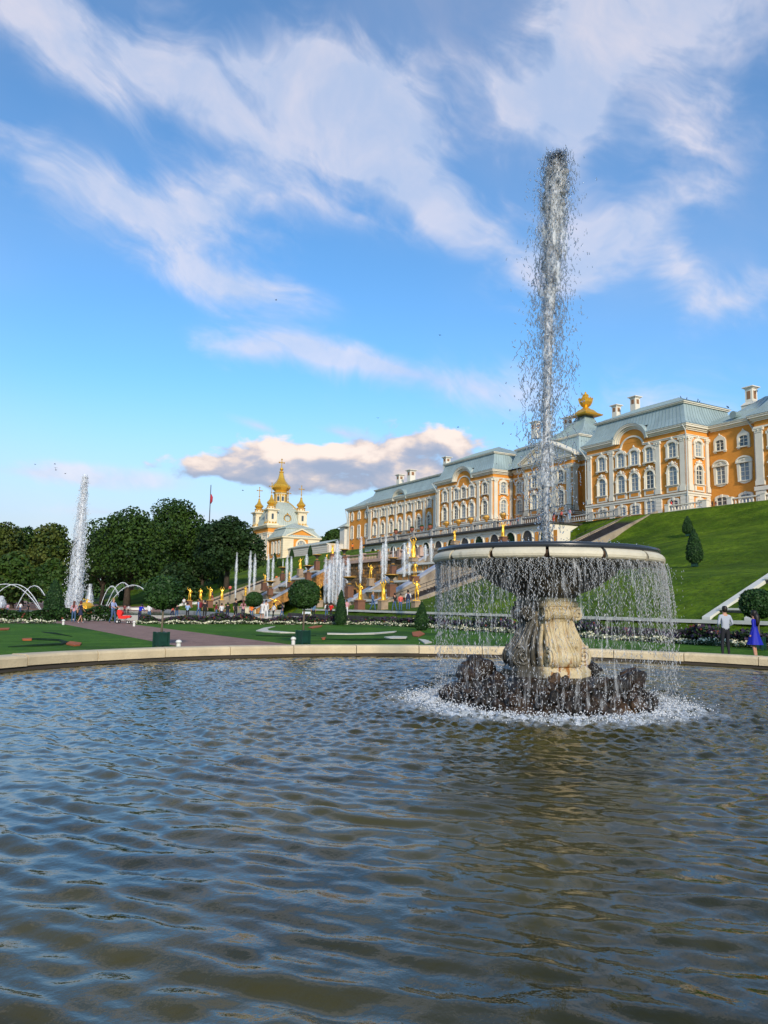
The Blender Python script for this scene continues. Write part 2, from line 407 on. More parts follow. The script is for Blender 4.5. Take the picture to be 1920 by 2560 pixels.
def build_ground():
    rs = np.concatenate([np.linspace(13.35, 22, 12), np.arange(23, 70, 1.4), np.arange(70, 290, 1.5), np.geomspace(292, 3200, 22)])
    S = 420
    a = np.linspace(0, 2 * np.pi, S, endpoint=False)
    X = PC.x + np.outer(rs, np.cos(a)); Y = PC.y + np.outer(rs, np.sin(a)); Z = terrain(X, Y)
    V = np.stack([X, Y, Z], -1).reshape(-1, 3)
    n = len(rs); i = np.arange(n - 1)[:, None] * S; j = np.arange(S)[None]; k = (j + 1) % S
    Q = np.stack([i + j, i + S + j, i + S + k, i + k], -1).reshape(-1, 4)
    c = V[Q].mean(1)
    mi = np.where(c[:, 1] < 33.2, 1, 0); mi = np.where(c[:, 1] > 88.6, 2, mi); mi = np.where((c[:, 0] < -58.2) & (c[:, 1] < 34), 2, mi)
    o = link('ground', npmesh('ground', V, Q, [MATS['grass'], MATS['lawn'], MATS['gravel']], True, mi)); tag(o, kind='structure')
    o['label'] = 'green garden ground rising as a grassy slope to the palace terrace'
build_ground()

# --- pool: bed, water, stone kerb
def water_material():
    m = bpy.data.materials.new('pool_water'); m.use_nodes = True; T = NT(m.node_tree); b = T.n['Principled BSDF']
    pos = T.node('ShaderNodeNewGeometry').outputs['Position']
    rel = T.v('SUBTRACT', pos, (PC.x, PC.y, 0)); rad = T.v('LENGTH', T.v('MULTIPLY', rel, (1, 1, 0)))
    n1 = T.noise(pos, 3.2, 6, .7); n2 = T.noise(pos, 9, 4, .6)
    wide = T.noise(pos, .5, 3, .5)
    edge = T.m('ADD', rad, T.m('MULTIPLY', T.m('SUBTRACT', n1, .5), 2.0))
    foam = T.m('MULTIPLY', T.ss(edge, 1.65, 2.0), T.ss(edge, 3.35, 2.15))
    foam = T.m('MULTIPLY', foam, T.ss(n2, .30, .60))
    bed = T.mix(T.ss(wide, .35, .65), (.030, .028, .006), (.068, .057, .012))
    T.put(b.inputs['Base Color'], T.mix(foam, bed, (.62, .68, .74)))
    T.put(b.inputs['Roughness'], T.m('ADD', T.m('MULTIPLY', foam, .5), .025))
    b.inputs['IOR'].default_value = 1.46; b.inputs['Specular IOR Level'].default_value = .5
    fine = T.noise(T.v('MULTIPLY', pos, (1, 1, 0)), 14.0, 3, .55); fine2 = T.noise(T.v('MULTIPLY', pos, (1, 1, 0)), 30.0, 2, .5)
    near = T.ss(rad, 9.0, 2.0)
    h = T.m('ADD', T.m('MULTIPLY', fine, .006), T.m('MULTIPLY', fine2, T.m('ADD', T.m('MULTIPLY', near, .006), .0008)))
    bn = T.node('ShaderNodeBump'); bn.inputs['Strength'].default_value = .55; bn.inputs['Distance'].default_value = 1.0
    T.put(bn.inputs['Height'], h); T.put(b.inputs['Normal'], bn.outputs[0])
    return m
def build_water():
    st = .043; N = int(2 * 13.2 / st)
    g = (np.arange(N + 1) - N / 2) * st
    X, Y = np.meshgrid(g, g)
    rad = np.hypot(X, Y)
    Z = np.zeros_like(X)
    r2 = np.random.default_rng(3)
    main = math.atan2(-PC.y + 0.0, -PC.x) + math.pi * .98   # waves travel mostly from the fountain out towards the camera
    for i in range(64):
        lam = 0.13 * (.85 / .13) ** r2.random(); k = 2 * np.pi / lam
        th = main + r2.normal(0, .40); ph = r2.random() * 6.28
        amp = .0050 * lam ** .72 * (.5 + r2.random())
        dx, dy = math.cos(th), math.sin(th)
        w = .35 * np.sin(X * .43 * dy - Y * .51 * dx + ph * 3) + .5 * np.sin((X + Y * .6) * .27 + ph)
        A = .55 + .45 * np.sin(X * .31 * dx + Y * .43 * dy + ph * 5) * np.sin(Y * .57 * dx - X * .49 * dy + ph * 7)
        if i % 5 < 3:                                          # rings spreading from where the drops fall
            a_ = r2.random() * 6.28; q = r2.uniform(.5, 3.0); dist = np.hypot(X - q * math.cos(a_), Y - q * math.sin(a_))
            arg = k * dist
        else: arg = k * (X * dx + Y * dy)
        Z += amp * A * (np.sin(arg + w * 2.2 + ph) + .30 * np.sin(2 * (arg + w * 2.2 + ph) + 1.2))
    fall = np.exp(-np.maximum(rad - 2.2, 0) / 2.6)
    for i in range(18):                                        # choppy water round the falling drops
        lam = .16 + .35 * r2.random(); k = 2 * np.pi / lam; th = r2.random() * 6.28; ph = r2.random() * 6.28
        Z += fall * .0075 * np.sin(k * (X * math.cos(th) + Y * math.sin(th)) + ph + np.sin(X * 2.1 + ph) + np.sin(Y * 1.7))
    Z += fall * .010 * np.sin(rad * 13 + .8 * np.sin(np.arctan2(Y, X) * 7))
    Z += np.exp(-((rad - 2.35) / .35) ** 2) * .035 * (np.sin(X * 17 + np.sin(Y * 9)) * np.sin(Y * 19 + np.sin(X * 8)) + .6)
    keep = rad < 13.12
    idx = -np.ones(X.shape, int); idx[keep] = np.arange(keep.sum())
    V = np.stack([X[keep] + PC.x, Y[keep] + PC.y, Z[keep] + WZ], -1)
    q = np.stack([idx[:-1, :-1], idx[:-1, 1:], idx[1:, 1:], idx[1:, :-1]], -1).reshape(-1, 4); q = q[(q >= 0).all(1)]
    o = link('pool_water', npmesh('pool_water', V, q, water_material(), True)); tag(o, 'rippling dark olive pool water reflecting the blue sky', kind='structure')
    b = MB(); b.lathe([(13.4, -.75), (13.4, -.70)], 64, (PC.x, PC.y, 0)); o = b.build('pool_bed', MATS['pool_bed']); tag(o, kind='structure')
build_water()
def build_kerb():
    root = empty('pool_kerb', (PC.x, PC.y, 0)); tag(root, 'ring of pale cream kerb stones round the fountain pool', 'kerb')
    b = MB(); b.lathe([(13.06, -.7), (13.06, -.02), (13.46, -.02), (13.46, -.7)], 128, cap=False); b.build('joint_bed', MATS['kerb_joint'], root)
    n = 36; a = 2 * math.pi / n
    prof = [(13.0, -.05), (13.0, .15), (13.03, .20), (13.08, .225), (13.55, .225), (13.6, .20), (13.62, .15), (13.62, -.05)]
    me = []
    for v in range(3):
        b = MB(); S = 7; P = len(prof); vs = []; fs = []
        for j in range(S + 1):
            t = -a / 2 + .0011 + (a - .0022) * j / S
            for r_, z in prof: vs.append((r_ * math.cos(t), r_ * math.sin(t), z + .006 * (v - 1) * (j / S - .5)))
        for j in range(S):
            for i in range(P):
                k = (i + 1) % P; fs.append((j * P + i, j * P + k, (j + 1) * P + k, (j + 1) * P + i))
        fs.append(tuple(range(P))); fs.append(tuple(S * P + i for i in range(P - 1, -1, -1)))
        b.add(vs, fs); me.append(b.mesh('kerb_stone', MATS['kerb_stone']))
    for i in range(n):
        link('kerb_stone', me[random.randrange(3)], root, (0, 0, random.uniform(-.008, .008)), (0, 0, a * (i + .37)))
    b = MB(); b.lathe([(13.10, -.7), (13.10, -.05), (13.3, -.05)], 128, cap=False)
    return root
build_kerb()

# --- parterre: gravel path, beds, flower borders
def sheet(name, poly, z, m, label=None, kind='structure', th=.0, cat=None, group=None):
    b = MB(); n = len(poly)
    if th: b.prism(poly, lambda u, v, d: (u, v, d), z - th, z)
    else: b.add([(x, y, z) for x, y in poly], [tuple(range(n))])
    o = b.build(name, MATS[m]); tag(o, label, cat, group, kind); return o
arc = [(PC.x + 13.5 * math.cos(t), PC.y + 13.5 * math.sin(t)) for t in np.linspace(R(180 + 10.5), R(180 - 9), 12)]
sheet('path', [(-58.4, 6.9)] + arc + [(-58.4, 11.5)], .006, 'gravel')
sheet('path', [(-64, -60), (-58.1, -60), (-58.1, 32.5), (-64, 32.5)], .010, 'gravel')

def spot(x, y): p = atZ(x, y, .03); return (p.x, p.y)
def bed(pts, m, label, group=None, th=.05, z=.055):
    poly = [spot(*p) for p in pts]
    ar = sum(poly[i][0] * poly[(i + 1) % len(poly)][1] - poly[(i + 1) % len(poly)][0] * poly[i][1] for i in range(len(poly)))
    if ar < 0: poly = poly[::-1]
    b = MB(); b.prism(poly, lambda u, v, d: (u, v, d), z - th, z)
    o = b.build('parterre_bed', MATS[m]); tag(o, label, 'flower bed', group); return o
bed([(640, 1577), (660, 1570), (688, 1566), (668, 1572), (672, 1577), (700, 1579), (738, 1582), (700, 1582), (655, 1579)], 'chips', 'white flame shaped gravel scroll in the lawn behind the left potted ball trees')
bed([(818, 1583), (880, 1584), (940, 1582), (992, 1578), (985, 1581), (935, 1585), (875, 1586), (818, 1585)], 'chips', 'long thin white gravel arc curving across the middle lawn')
bed([(960, 1593), (985, 1591), (1018, 1592), (1015, 1595), (975, 1597)], 'chips', 'short white gravel lozenge near the curtain of falling water')
bed([(1046, 1598), (1064, 1600), (1080, 1606), (1062, 1609), (1054, 1603)], 'chips', 'white gravel wedge in the lawn just left of the falling water')
bed([(770, 1569), (785, 1565), (806, 1564), (802, 1567), (780, 1571)], 'terracotta', 'red brick dust leaf shape in the lawn right of the second potted ball tree')
bed([(1030, 1581), (1050, 1578), (1062, 1585), (1045, 1592), (1032, 1590)], 'terracotta', 'red brick dust patch beside the falling water curtain')
bed([(803, 1595), (815, 1593), (812, 1598), (806, 1598)], 'terracotta', 'tiny red brick dust spot in the middle lawn')
bed([(55, 1597), (80, 1596), (79, 1600), (57, 1600)], 'terracotta', 'small red brick dust bar in the left lawn')
bed([(165, 1610), (175, 1604), (204, 1608), (200, 1613), (185, 1614)], 'terracotta', 'red brick dust hook in the left lawn near the pool kerb')
bed([(0, 1571), (24, 1570), (22, 1574), (0, 1575)], 'terracotta', 'red brick dust strip at the left edge of the left lawn')
def low_hedge(pts, label, r=.085):
    b = MB(); p = [(*spot(*q), .0) for q in pts]
    b.tube(p, [.03] + [r] * (len(p) - 2) + [.03], 6); o = b.build('box_edging', MATS['box_hedge'], smooth=True); tag(o, label, 'box hedge', 'clipped box edging lines'); return o
low_hedge([(60, 1596), (95, 1598), (150, 1601), (168, 1606), (150, 1611), (90, 1614), (20, 1616)], 'dark clipped box scroll curling round the red hook in the left lawn')
low_hedge([(105, 1579), (140, 1584), (180, 1590)], 'short dark clipped box line in the left lawn near the path')
low_hedge([(810, 1597), (880, 1600), (950, 1599), (1020, 1597)], 'dark clipped box line between two white gravel shapes in the middle lawn')
low_hedge([(640, 1588), (720, 1591), (790, 1588)], 'dark clipped box line behind the second planter')

LEAFQ = np.array([[-.5, -.5, 0], [.5, -.5, 0], [.5, .5, 0], [-.5, .5, 0]], np.float32)
def quads(P, size, rg, nrm=None, up=.0, asp=1.0):
    """random leaf-sized faces at the points P"""
    n = len(P); N = rg.normal(size=(n, 3))
    if nrm is not None: N = N * .75 + nrm
    N[:, 2] += up; N /= np.linalg.norm(N, axis=1, keepdims=True) + 1e-9
    A = np.cross(N, rg.normal(size=(n, 3))); A /= np.linalg.norm(A, axis=1, keepdims=True) + 1e-9
    B = np.cross(N, A); s = (size * (.6 + .8 * rg.random(n)))[:, None]
    V = np.stack([P - A * s * .5 - B * s * .15 * asp, P - B * s * .5 * asp + A * s * .1, P + A * s * .5 + B * s * .1 * asp, P + B * s * .5 * asp - A * s * .1], 1).reshape(-1, 3)
    return V, np.arange(4 * n).reshape(-1, 4)
def scatter_strip(name, p0, p1, width, height, n, size, mats, weights, label, cat=None, kind='stuff', lump=1.0):
    rg = np.random.default_rng(abs(hash((round(p0[0], 2), round(p1[1], 2), n))) % 2 ** 31)
    p0 = np.array(p0, float); p1 = np.array(p1, float); d = p1 - p0; L = np.linalg.norm(d); u = d / L; w = np.array([-u[1], u[0]])
    s = rg.random(n) * L; t = (rg.random(n) - .5) * width
    env = .62 + .38 * np.sin(s * 1.7 / lump + np.sin(s * .9)) * np.sin(s * 3.1 / lump + 2)
    z = rg.random(n) ** .7 * height * env
    P = np.stack([p0[0] + u[0] * s + w[0] * t, p0[1] + u[1] * s + w[1] * t, z + .02], -1)
    V, Q = quads(P, size, rg, up=.5)
    mi = rg.choice(len(mats), size=n, p=weights)
    top = z > height * env * .55
    mi = np.where(~top & (rg.random(n) < .6), 0, mi)
    o = link(name, npmesh(name, V, Q, [MATS[m] for m in mats], False, mi)); tag(o, label, cat, kind=kind); return o
FL = ['flower_leaf', 'petal_white']
scatter_strip('white_flower_border', (-58, 12.0), (-58, 32.0), .75, .30, 7000, .10, FL, [.35, .65], 'white flower border along the far edge of the middle lawn')
scatter_strip('white_flower_border', (-58, -30), (-58, 6.6), .75, .30, 8000, .10, FL, [.35, .65], 'white flower border along the far edge of the left lawn')
scatter_strip('white_flower_border', (-58, 31.8), (-12, 31.8), 1.0, .34, 14000, .10, FL, [.55, .45], 'white flower border along the foot of the grass bank')
PL = ['flower_leaf', 'petal_purple', 'petal_red', 'petal_white']
scatter_strip('purple_flower_border', (-58.9, 12.5), (-58.9, 32.6), 1.2, .85, 15000, .15, PL, [.48, .44, .07, .01], 'deep purple flower border behind the middle lawn', lump=2)
scatter_strip('purple_flower_border', (-58, 33.0), (-10, 33.0), 1.3, .95, 26000, .15, PL, [.50, .45, .035, .015], 'deep purple flower border under the grass bank', lump=2)
scatter_strip('clipped_hedge_border', (-65, -60), (-65, 12.0), 1.0, 1.35, 26000, .18, ['leaf_dark', 'box_hedge', 'petal_red'], [.7, .28, .02], 'low dark green hedge behind the strolling visitors', lump=6)
for x0, x1 in ((-84, -10),):
    b = MB(); L = 0; x = x0
    root = empty('bank_kerb', (0, 0, 0)); tag(root, 'long pale stone kerb along the foot of the grass bank', 'kerb')
    me = MB().box(-1.28, 1.28, -.26, .26, -.05, .14).mesh('kerb_slab', MATS['marble_white'])
    while x < x1:
        link('kerb_slab', me, root, (x + 1.3, 36.65, 1.02 + random.uniform(-.01, .01))); x += 2.6
    bb = MB(); bb.box(x0, x1, 34.55, 34.75, 0, .62); bb.build('retaining_wall', MATS['stone_dark'], root)

# ================================================================ THE BOWL FOUNTAIN
def spray_material(name, trans, col=(.80, .85, .90), rough=.18):
    m = bpy.data.materials.new(name); m.use_nodes = True; MATS[name] = m
    b = m.node_tree.nodes['Principled BSDF']
    b.inputs['Base Color'].default_value = (*col, 1); b.inputs['Roughness'].default_value = rough
    b.inputs['Transmission Weight'].default_value = trans; b.inputs['IOR'].default_value = 1.333
    return m
spray_material('spray', .5, (.92, .94, .96), .2); spray_material('spray_clear', .85, (.86, .89, .92), .12); spray_material('spray_white', .15, (.90, .93, .96), .5)
def mist_material(name, dens, col=(.86, .90, .95)):
    """white water seen as a soft mass: part see-through, ragged"""
    m = bpy.data.materials.new(name); m.use_nodes = True; MATS[name] = m
    T = NT(m.node_tree); b = T.n['Principled BSDF']; b.inputs['Base Color'].default_value = (*col, 1)
    b.inputs['Roughness'].default_value = .4
    pos = T.node('ShaderNodeNewGeometry').outputs['Position']
    n = T.noise(T.v('MULTIPLY', pos, (1, 1, .28)), 7.0, 4, .7)
    T.put(b.inputs['Alpha'], T.m('MULTIPLY', T.ss(n, .40, .64), dens))
    return m
mist_material('jet_mist', .62)
def veil_material(name, dens, sc, lo, hi, scale):
    """thin broken film of falling water"""
    m = bpy.data.materials.new(name); m.use_nodes = True; MATS[name] = m
    T = NT(m.node_tree); b = T.n['Principled BSDF']; b.inputs['Base Color'].default_value = (.84, .88, .92, 1); b.inputs['Roughness'].default_value = .35
    pos = T.node('ShaderNodeNewGeometry').outputs['Position']
    T.put(b.inputs['Alpha'], T.m('MULTIPLY', T.ss(T.noise(T.v('MULTIPLY', pos, sc), scale, 4, .65), lo, hi), dens))
    return m
veil_material('curtain_film', .26, (1, 1, .12), .50, .72, 15.0); veil_material('plume_film', .50, (1, 1, .35), .42, .66, 9.0)

OCT = np.array([[1, 0, 0], [-1, 0, 0], [0, 1, 0], [0, -1, 0], [0, 0, 1], [0, 0, -1]], float)
OCF = np.array([[0, 2, 4], [2, 1, 4], [1, 3, 4], [3, 0, 4], [2, 0, 5], [1, 2, 5], [3, 1, 5], [0, 3, 5]])
def drops(P, D, L, W):
    """stretched drops: centres P, long axes D, half lengths L, half widths W"""
    P = np.asarray(P, float); n = len(P); D = np.asarray(D, float); D = D / (np.linalg.norm(D, axis=1, keepdims=True) + 1e-9)
    A = np.cross(D, rng.normal(size=(n, 3))); A /= np.linalg.norm(A, axis=1, keepdims=True) + 1e-9; B = np.cross(D, A)
    V = (P[:, None] + OCT[None, :, :1] * A[:, None] * W[:, None, None] + OCT[None, :, 1:2] * B[:, None] * W[:, None, None] + OCT[None, :, 2:] * D[:, None] * L[:, None, None])
    F = (OCF[None] + (np.arange(n) * 6)[:, None, None]).reshape(-1, 3)
    return V.reshape(-1, 3), F
def drop_obj(name, parts, m, parent=None, label=None):
    Vs = []; Fs = []; o = 0
    for V, F in parts: Vs.append(V); Fs.append(F + o); o += len(V)
    ob = link(name, npmesh(name, np.concatenate(Vs), np.concatenate(Fs), MATS[m], True), parent); ob['kind'] = 'stuff'
    if label: ob['label'] = label
    return ob

def blob_rock(seed, sub=2, amp=.45):
    bm = bmesh.new(); bmesh.ops.create_icosphere(bm, subdivisions=sub, radius=1)
    off = Vector((seed * 3.7, seed * 1.3, seed * 7.1))
    for v in bm.verts:
        n = mnoise.noise(v.co * 1.1 + off) * amp + mnoise.noise(v.co * 2.6 + off) * amp * .6 + mnoise.noise(v.co * 6.5 + off) * amp * .34
        v.co = v.co * (1 + n)
    return bm
def rock_material():
    m = bpy.data.materials.new('wet_rock'); m.use_nodes = True; MATS['wet_rock'] = m
    T = NT(m.node_tree); b = T.n['Principled BSDF']; pos = T.node('ShaderNodeNewGeometry').outputs['Position']
    c = T.mix(T.ss(T.noise(pos, 3, 5, .6), .4, .6), (.013, .010, .007), (.038, .022, .013))
    c = T.mix(T.ss(T.noise(pos, 1.1, 4, .6), .52, .68), c, (.10, .055, .025))
    T.put(b.inputs['Base Color'], c); b.inputs['Roughness'].default_value = .32
    bn = T.node('ShaderNodeBump'); bn.inputs['Strength'].default_value = .9; bn.inputs['Distance'].default_value = .05
    T.put(bn.inputs['Height'], T.noise(pos, 16, 5, .7)); T.put(b.inputs['Normal'], bn.outputs[0])
    return m
rock_material()
def stain_material():
    """weathered cream stone of the pedestal: rust runs and a wet dark mossy coat on the side that the water keeps wet"""
    m = bpy.data.materials.new('pedestal_stone'); m.use_nodes = True; MATS['pedestal_stone'] = m
    T = NT(m.node_tree); b = T.n['Principled BSDF']; geo = T.node('ShaderNodeNewGeometry'); pos = geo.outputs['Position']
    c = T.mix(T.ss(T.noise(pos, 4, 5, .6), .35, .65), (.56, .45, .25), (.68, .57, .36))
    run = T.noise(T.v('MULTIPLY', pos, (9, 9, 1.2)), 1.0, 5, .6)
    sep = T.node('ShaderNodeSeparateXYZ'); T.put(sep.inputs[0], pos); z = sep.outputs[2]
    low = T.ss(z, 1.0, .40)
    c = T.mix(T.m('MULTIPLY', T.ss(run, .50, .64), T.m('ADD', T.m('MULTIPLY', low, .85), .30)), c, (.33, .14, .03))
    crack = T.ss(T.noise(pos, 13, 6, .7), .60, .66)
    c = T.mix(T.m('MULTIPLY', crack, .45), c, (.16, .10, .05))
    lef = T.v('DOT_PRODUCT', T.v('SUBTRACT', pos, tuple(PC)), tuple(-Rh))
    wet = T.ss(T.m('ADD', lef, T.m('MULTIPLY', T.m('SUBTRACT', T.noise(pos, 3.5, 4, .6), .5), .5)), .08, .30)
    c = T.mix(wet, c, (.085, .078, .062))
    T.put(b.inputs['Base Color'], c); T.put(b.inputs['Roughness'], T.m('SUBTRACT', .7, T.m('MULTIPLY', wet, .4)))
    bn = T.node('ShaderNodeBump'); bn.inputs['Strength'].default_value = .35; bn.inputs['Distance'].default_value = .03
    T.put(bn.inputs['Height'], T.noise(pos, 22, 5, .6)); T.put(b.inputs['Normal'], bn.outputs[0])
    return m
stain_material()

mat('rim_joint_dark', (.06, .032, .015), .8, var=.5, vscale=8)  # dark brown of the joints between the rim stones
def build_fountain():
    root = empty('bowl_fountain', (PC.x, PC.y, 0))
    tag(root, 'large stone bowl fountain on a scrolled pedestal in the pool with a tall jet', 'fountain')
    # bowl
    b = MB()
    b.lathe([(.50, 1.80), (.58, 1.83), (.60, 1.88), (.72, 1.92), (1.00, 2.05), (1.26, 2.24), (1.42, 2.42), (1.50, 2.47), (1.95, 2.475), (1.95, 2.60), (1.80, 2.58), (.9, 2.45), (.05, 2.42)], 64, cap=False)
    bowl = b.build('bowl', MATS['basin_wet'], root, smooth=True)
    b = MB(); b.lathe([(.02, 2.66), (1.99, 2.66)], 48, cap=False); b.build('bowl_water', MATS['glass_dark'], root)
    b = MB(); b.lathe([(1.94, 2.60), (2.085, 2.63), (2.10, 2.67), (2.085, 2.715), (2.02, 2.73), (1.95, 2.70)], 96, cap=False); b.build('lip', MATS['basin_lip'], bowl, smooth=True)
    n = 14; a = 2 * math.pi / n
    prof = [(1.95, 2.45), (2.10, 2.445), (2.145, 2.455), (2.17, 2.48), (2.178, 2.52), (2.165, 2.565), (2.13, 2.605), (2.07, 2.635), (1.95, 2.64)]
    for j in range(n):
        b = MB(); S = 9; P = len(prof); vs = []; fs = []
        for s_ in range(S + 1):
            g = .010 + random.random() * .006
            t = -a / 2 + g + (a - 2 * g) * s_ / S
            e = min(s_, S - s_); dt = .035 if s_ == 0 else -.035
            for r_, z in prof:
                tt_ = t + (dt * random.uniform(.2, 1.0) * (2.53 - z) / .08 if (e == 0 and z < 2.53) else 0)
                vs.append((r_ * math.cos(tt_), r_ * math.sin(tt_), z))
        for s_ in range(S):
            for i in range(P):
                k = (i + 1) % P; fs.append((s_ * P + i, s_ * P + k, (s_ + 1) * P + k, (s_ + 1) * P + i))
        fs.append(tuple(range(P))); fs.append(tuple(S * P + i for i in range(P - 1, -1, -1)))
        b.add(vs, fs); o = b.build('rim_stone', MATS['basin_cream'], root, smooth=False)
        o.rotation_euler = (0, 0, R(-39.5 - 1) + a * (j + .5))
    b = MB(); b.lathe([(1.96, 2.47), (2.10, 2.47), (2.13, 2.52), (2.10, 2.58), (1.96, 2.60)], 96, cap=False); b.build('rim_joint', MATS['rim_joint_dark'], root)
    # pedestal
    b = MB()
    b.lathe([(.40, .2), (.40, 1.72)], 8, a0=R(22.5 - 39.5)); b.lathe([(.56, 1.62), (.60, 1.66), (.60, 1.72), (.55, 1.75), (.55, 1.82)], 8, a0=R(5.5))
    core = b.build('pedestal_core', MATS['pedestal_stone'], root)
    b = MB(); b.lathe([(.94, .05), (.94, .26), (.88, .31), (.82, .33), (.82, .46), (.76, .52), (.72, .55)], 8, a0=R(-14.5 + 22.5))
    b.build('pedestal_base', MATS['pedestal_stone'], root)
    outer = [(.74, .53), (.82, .57), (.87, .64), (.885, .72), (.86, .81), (.80, .88), (.72, .97), (.645, 1.07), (.58, 1.18), (.535, 1.29), (.525, 1.36), (.56, 1.41), (.63, 1.44), (.675, 1.49), (.68, 1.54), (.65, 1.59), (.59, 1.62), (.58, 1.66), (.62, 1.69), (.62, 1.74)]
    poly = [(.28, .53)] + outer + [(.28, 1.74)]
    for k, ang in enumerate((-14.5, -104.5, 75.5, 165.5)):
        t = R(ang); ct, st = math.cos(t), math.sin(t)
        fn = lambda r_, z, d: (.90 * r_ * ct - .95 * d * st, .90 * r_ * st + .95 * d * ct, z)
        b = MB()
        def hw(z): return .205 + .075 * max(0, min(1, (1.05 - z) / .5)) ** 1.3 + .05 * max(0, min(1, (z - 1.35) / .15))
        n_ = len(poly); vs = [fn(u, v, -hw(v)) for u, v in poly] + [fn(u, v, hw(v)) for u, v in poly]
        b.add(vs, [tuple(range(n_ - 1, -1, -1)), tuple(range(n_, 2 * n_))] + [(i, (i + 1) % n_, n_ + (i + 1) % n_, n_ + i) for i in range(n_)])
        con = b.build('scroll_bracket', MATS['pedestal_stone'], root)
        b = MB()
        for s_ in (-1, 1):       # raised borders on the front and an inner raised line
            for ins, rr in ((.03, .024), (.10, .014)):
                b.tube([fn(r_ + .006, z, s_ * (hw(z) - ins)) for r_, z in outer[1:-3]], rr, 6)
        b.tube([fn(r_ + .004, z, 0) for r_, z in outer[4:12]], .012, 6)
        b.build('moulding', MATS['pedestal_stone'], con, smooth=True)
        for (rc, zc, rad, turns) in ((.70, .725, .185, 2.3), (.565, 1.50, .12, 1.8)):
            for s_ in (-1, 1):
                b = MB(); w = s_ * hw(zc)
                pts = []
                for i in range(34):
                    q = i / 33; ph = q * turns * 2 * math.pi + 1.0; rr = rad * (1 - .86 * q)
                    pts.append(fn(rc + rr * math.cos(ph), zc + rr * math.sin(ph), w + s_ * (.035 + .035 * q)))
                b.tube(pts, [.034 - .012 * i / 33 for i in range(34)], 6)
                b.tube([fn(rc, zc, w - s_ * .02), fn(rc, zc, w + s_ * .03)], [rad * .98, rad * .90], 20)
                b.build('scroll', MATS['pedestal_stone'], con, smooth=False)
    # acanthus ridges between the brackets
    for ang in (-59.5, 30.5, 120.5, 210.5):
        t = R(ang); b = MB()
        for q in (-.17, -.06, .06, .17):
            b.tube([((.46 + .12 * math.sin(i * .5)) * math.cos(t) - q * (1.5 - i * .08) * math.sin(t), (.46 + .12 * math.sin(i * .5)) * math.sin(t) + q * (1.5 - i * .08) * math.cos(t), .5 + i * .115) for i in range(11)], [.05 - .002 * i for i in range(11)], 6)
        b.build('leaf_carving', MATS['pedestal_stone'], root, smooth=True)
    # rock mound
    meshes = []
    for sd in range(6):
        bm = blob_rock(sd + 1, 3, .5); me = bpy.data.meshes.new('rock'); bm.to_mesh(me); bm.free()
        me.materials.append(MATS['wet_rock']); me.polygons.foreach_set('use_smooth', [True] * len(me.polygons)); meshes.append(me)
    b = MB(); b.lathe([(2.0, -.4), (1.85, -.05), (1.45, .14), (1.1, .26), (.8, .36)], 24); b.build('rock_core', MATS['wet_rock'], root)
    rr = random.Random(5)
    for i in range(280):
        q = rr.random(); rad = .85 + 1.12 * math.sqrt(q); th = rr.random() * 6.283
        bump = .5 + .5 * math.sin(th * 3 + .6) * math.sin(th * 5 + 2)
        top = max(-.12, (.50 - .46 * ((rad - .85) / 1.12) ** 1.15)) * (.54 + .60 * bump)
        s_ = rr.uniform(.05, .135) * (1.1 - .25 * (rad - .85))
        link('rock', meshes[i % 6], root, (rad * math.cos(th), rad * math.sin(th), top * rr.uniform(.55, 1.0) - .05), (rr.random() * 6, rr.random() * 6, rr.random() * 6), (s_, s_ * rr.uniform(.8, 1.2), s_ * rr.uniform(.9, 1.35)))
    for (th, rad, z, s_) in ((-150, 1.35, .42, .22), (-140, 1.55, .30, .2), (165, 1.5, .36, .2), (15, 1.5, .26, .17), (42, 1.55, .32, .19), (-165, 1.75, .16, .2), (60, 1.6, .3, .2), (-128, 1.5, .32, .18), (95, 1.2, .42, .2)):
        link('rock', meshes[rr.randrange(6)], root, (rad * math.cos(R(th)), rad * math.sin(R(th)), z), (rr.random() * 6, rr.random() * 6, rr.random() * 6), (s_, s_, s_ * 1.2))
    # ---- water: jet
    rw = np.random.default_rng(11)
    top = 8.4
    b = MB(); S = 18; K = 240; vs = []; fs = []
    lean = np.array([Rh.x, Rh.y]) * .30
    def cx(t): return lean * t ** 2
    for i in range(K + 1):
        t = i / K; z = 2.45 + top * t
        rbase = .052 + .045 * t + .125 * max(0, (t - .58) / .42) ** 1.1
        if t > .94: rbase *= math.sqrt(max(0.02, 1 - ((t - .94) / .06) ** 2))
        c = cx(t)
        for j in range(S):
            a_ = 2 * math.pi * j / S
            rr_ = rbase * (1 + (.22 + .5 * t) * mnoise.noise(Vector((math.cos(a_) * 2.2, math.sin(a_) * 2.2, z * 3.5))) + (.18 + .4 * t) * mnoise.noise(Vector((math.cos(a_) * 4.2, math.sin(a_) * 4.2, z * 11))))
            vs.append((c[0] + rr_ * math.cos(a_), c[1] + rr_ * math.sin(a_), z))
    for i in range(K):
        for j in range(S):
            k = (j + 1) % S; fs.append((i * S + j, i * S + k, (i + 1) * S + k, (i + 1) * S + j))
    fs.append(tuple(K * S + j for j in range(S)))
    spray_material('spray_jet', .6, (.86, .89, .93), .3); b.add(vs, fs); jet = b.build('jet_column', MATS['spray_jet'], root, smooth=True)
    parts = []
    # ragged drops clinging to the column and sheets that fall back round it
    n = 7000
    t = 1 - rw.random(n) ** 2.0 * .97
    env = .06 + .30 * np.clip((t - .15) / .55, 0, 1) * (1.0) + .16 * np.clip((.95 - t) / .5, 0, 1) * np.clip(t / .25, 0, 1)
    env = np.where(t > .93, env * np.sqrt(np.clip((1.02 - t) / .09, 0, 1)), env)
    rad = env * np.abs(rw.normal(0, .62, n)) + .05
    th = rw.random(n) * 6.283; c = np.outer(t ** 2, lean)
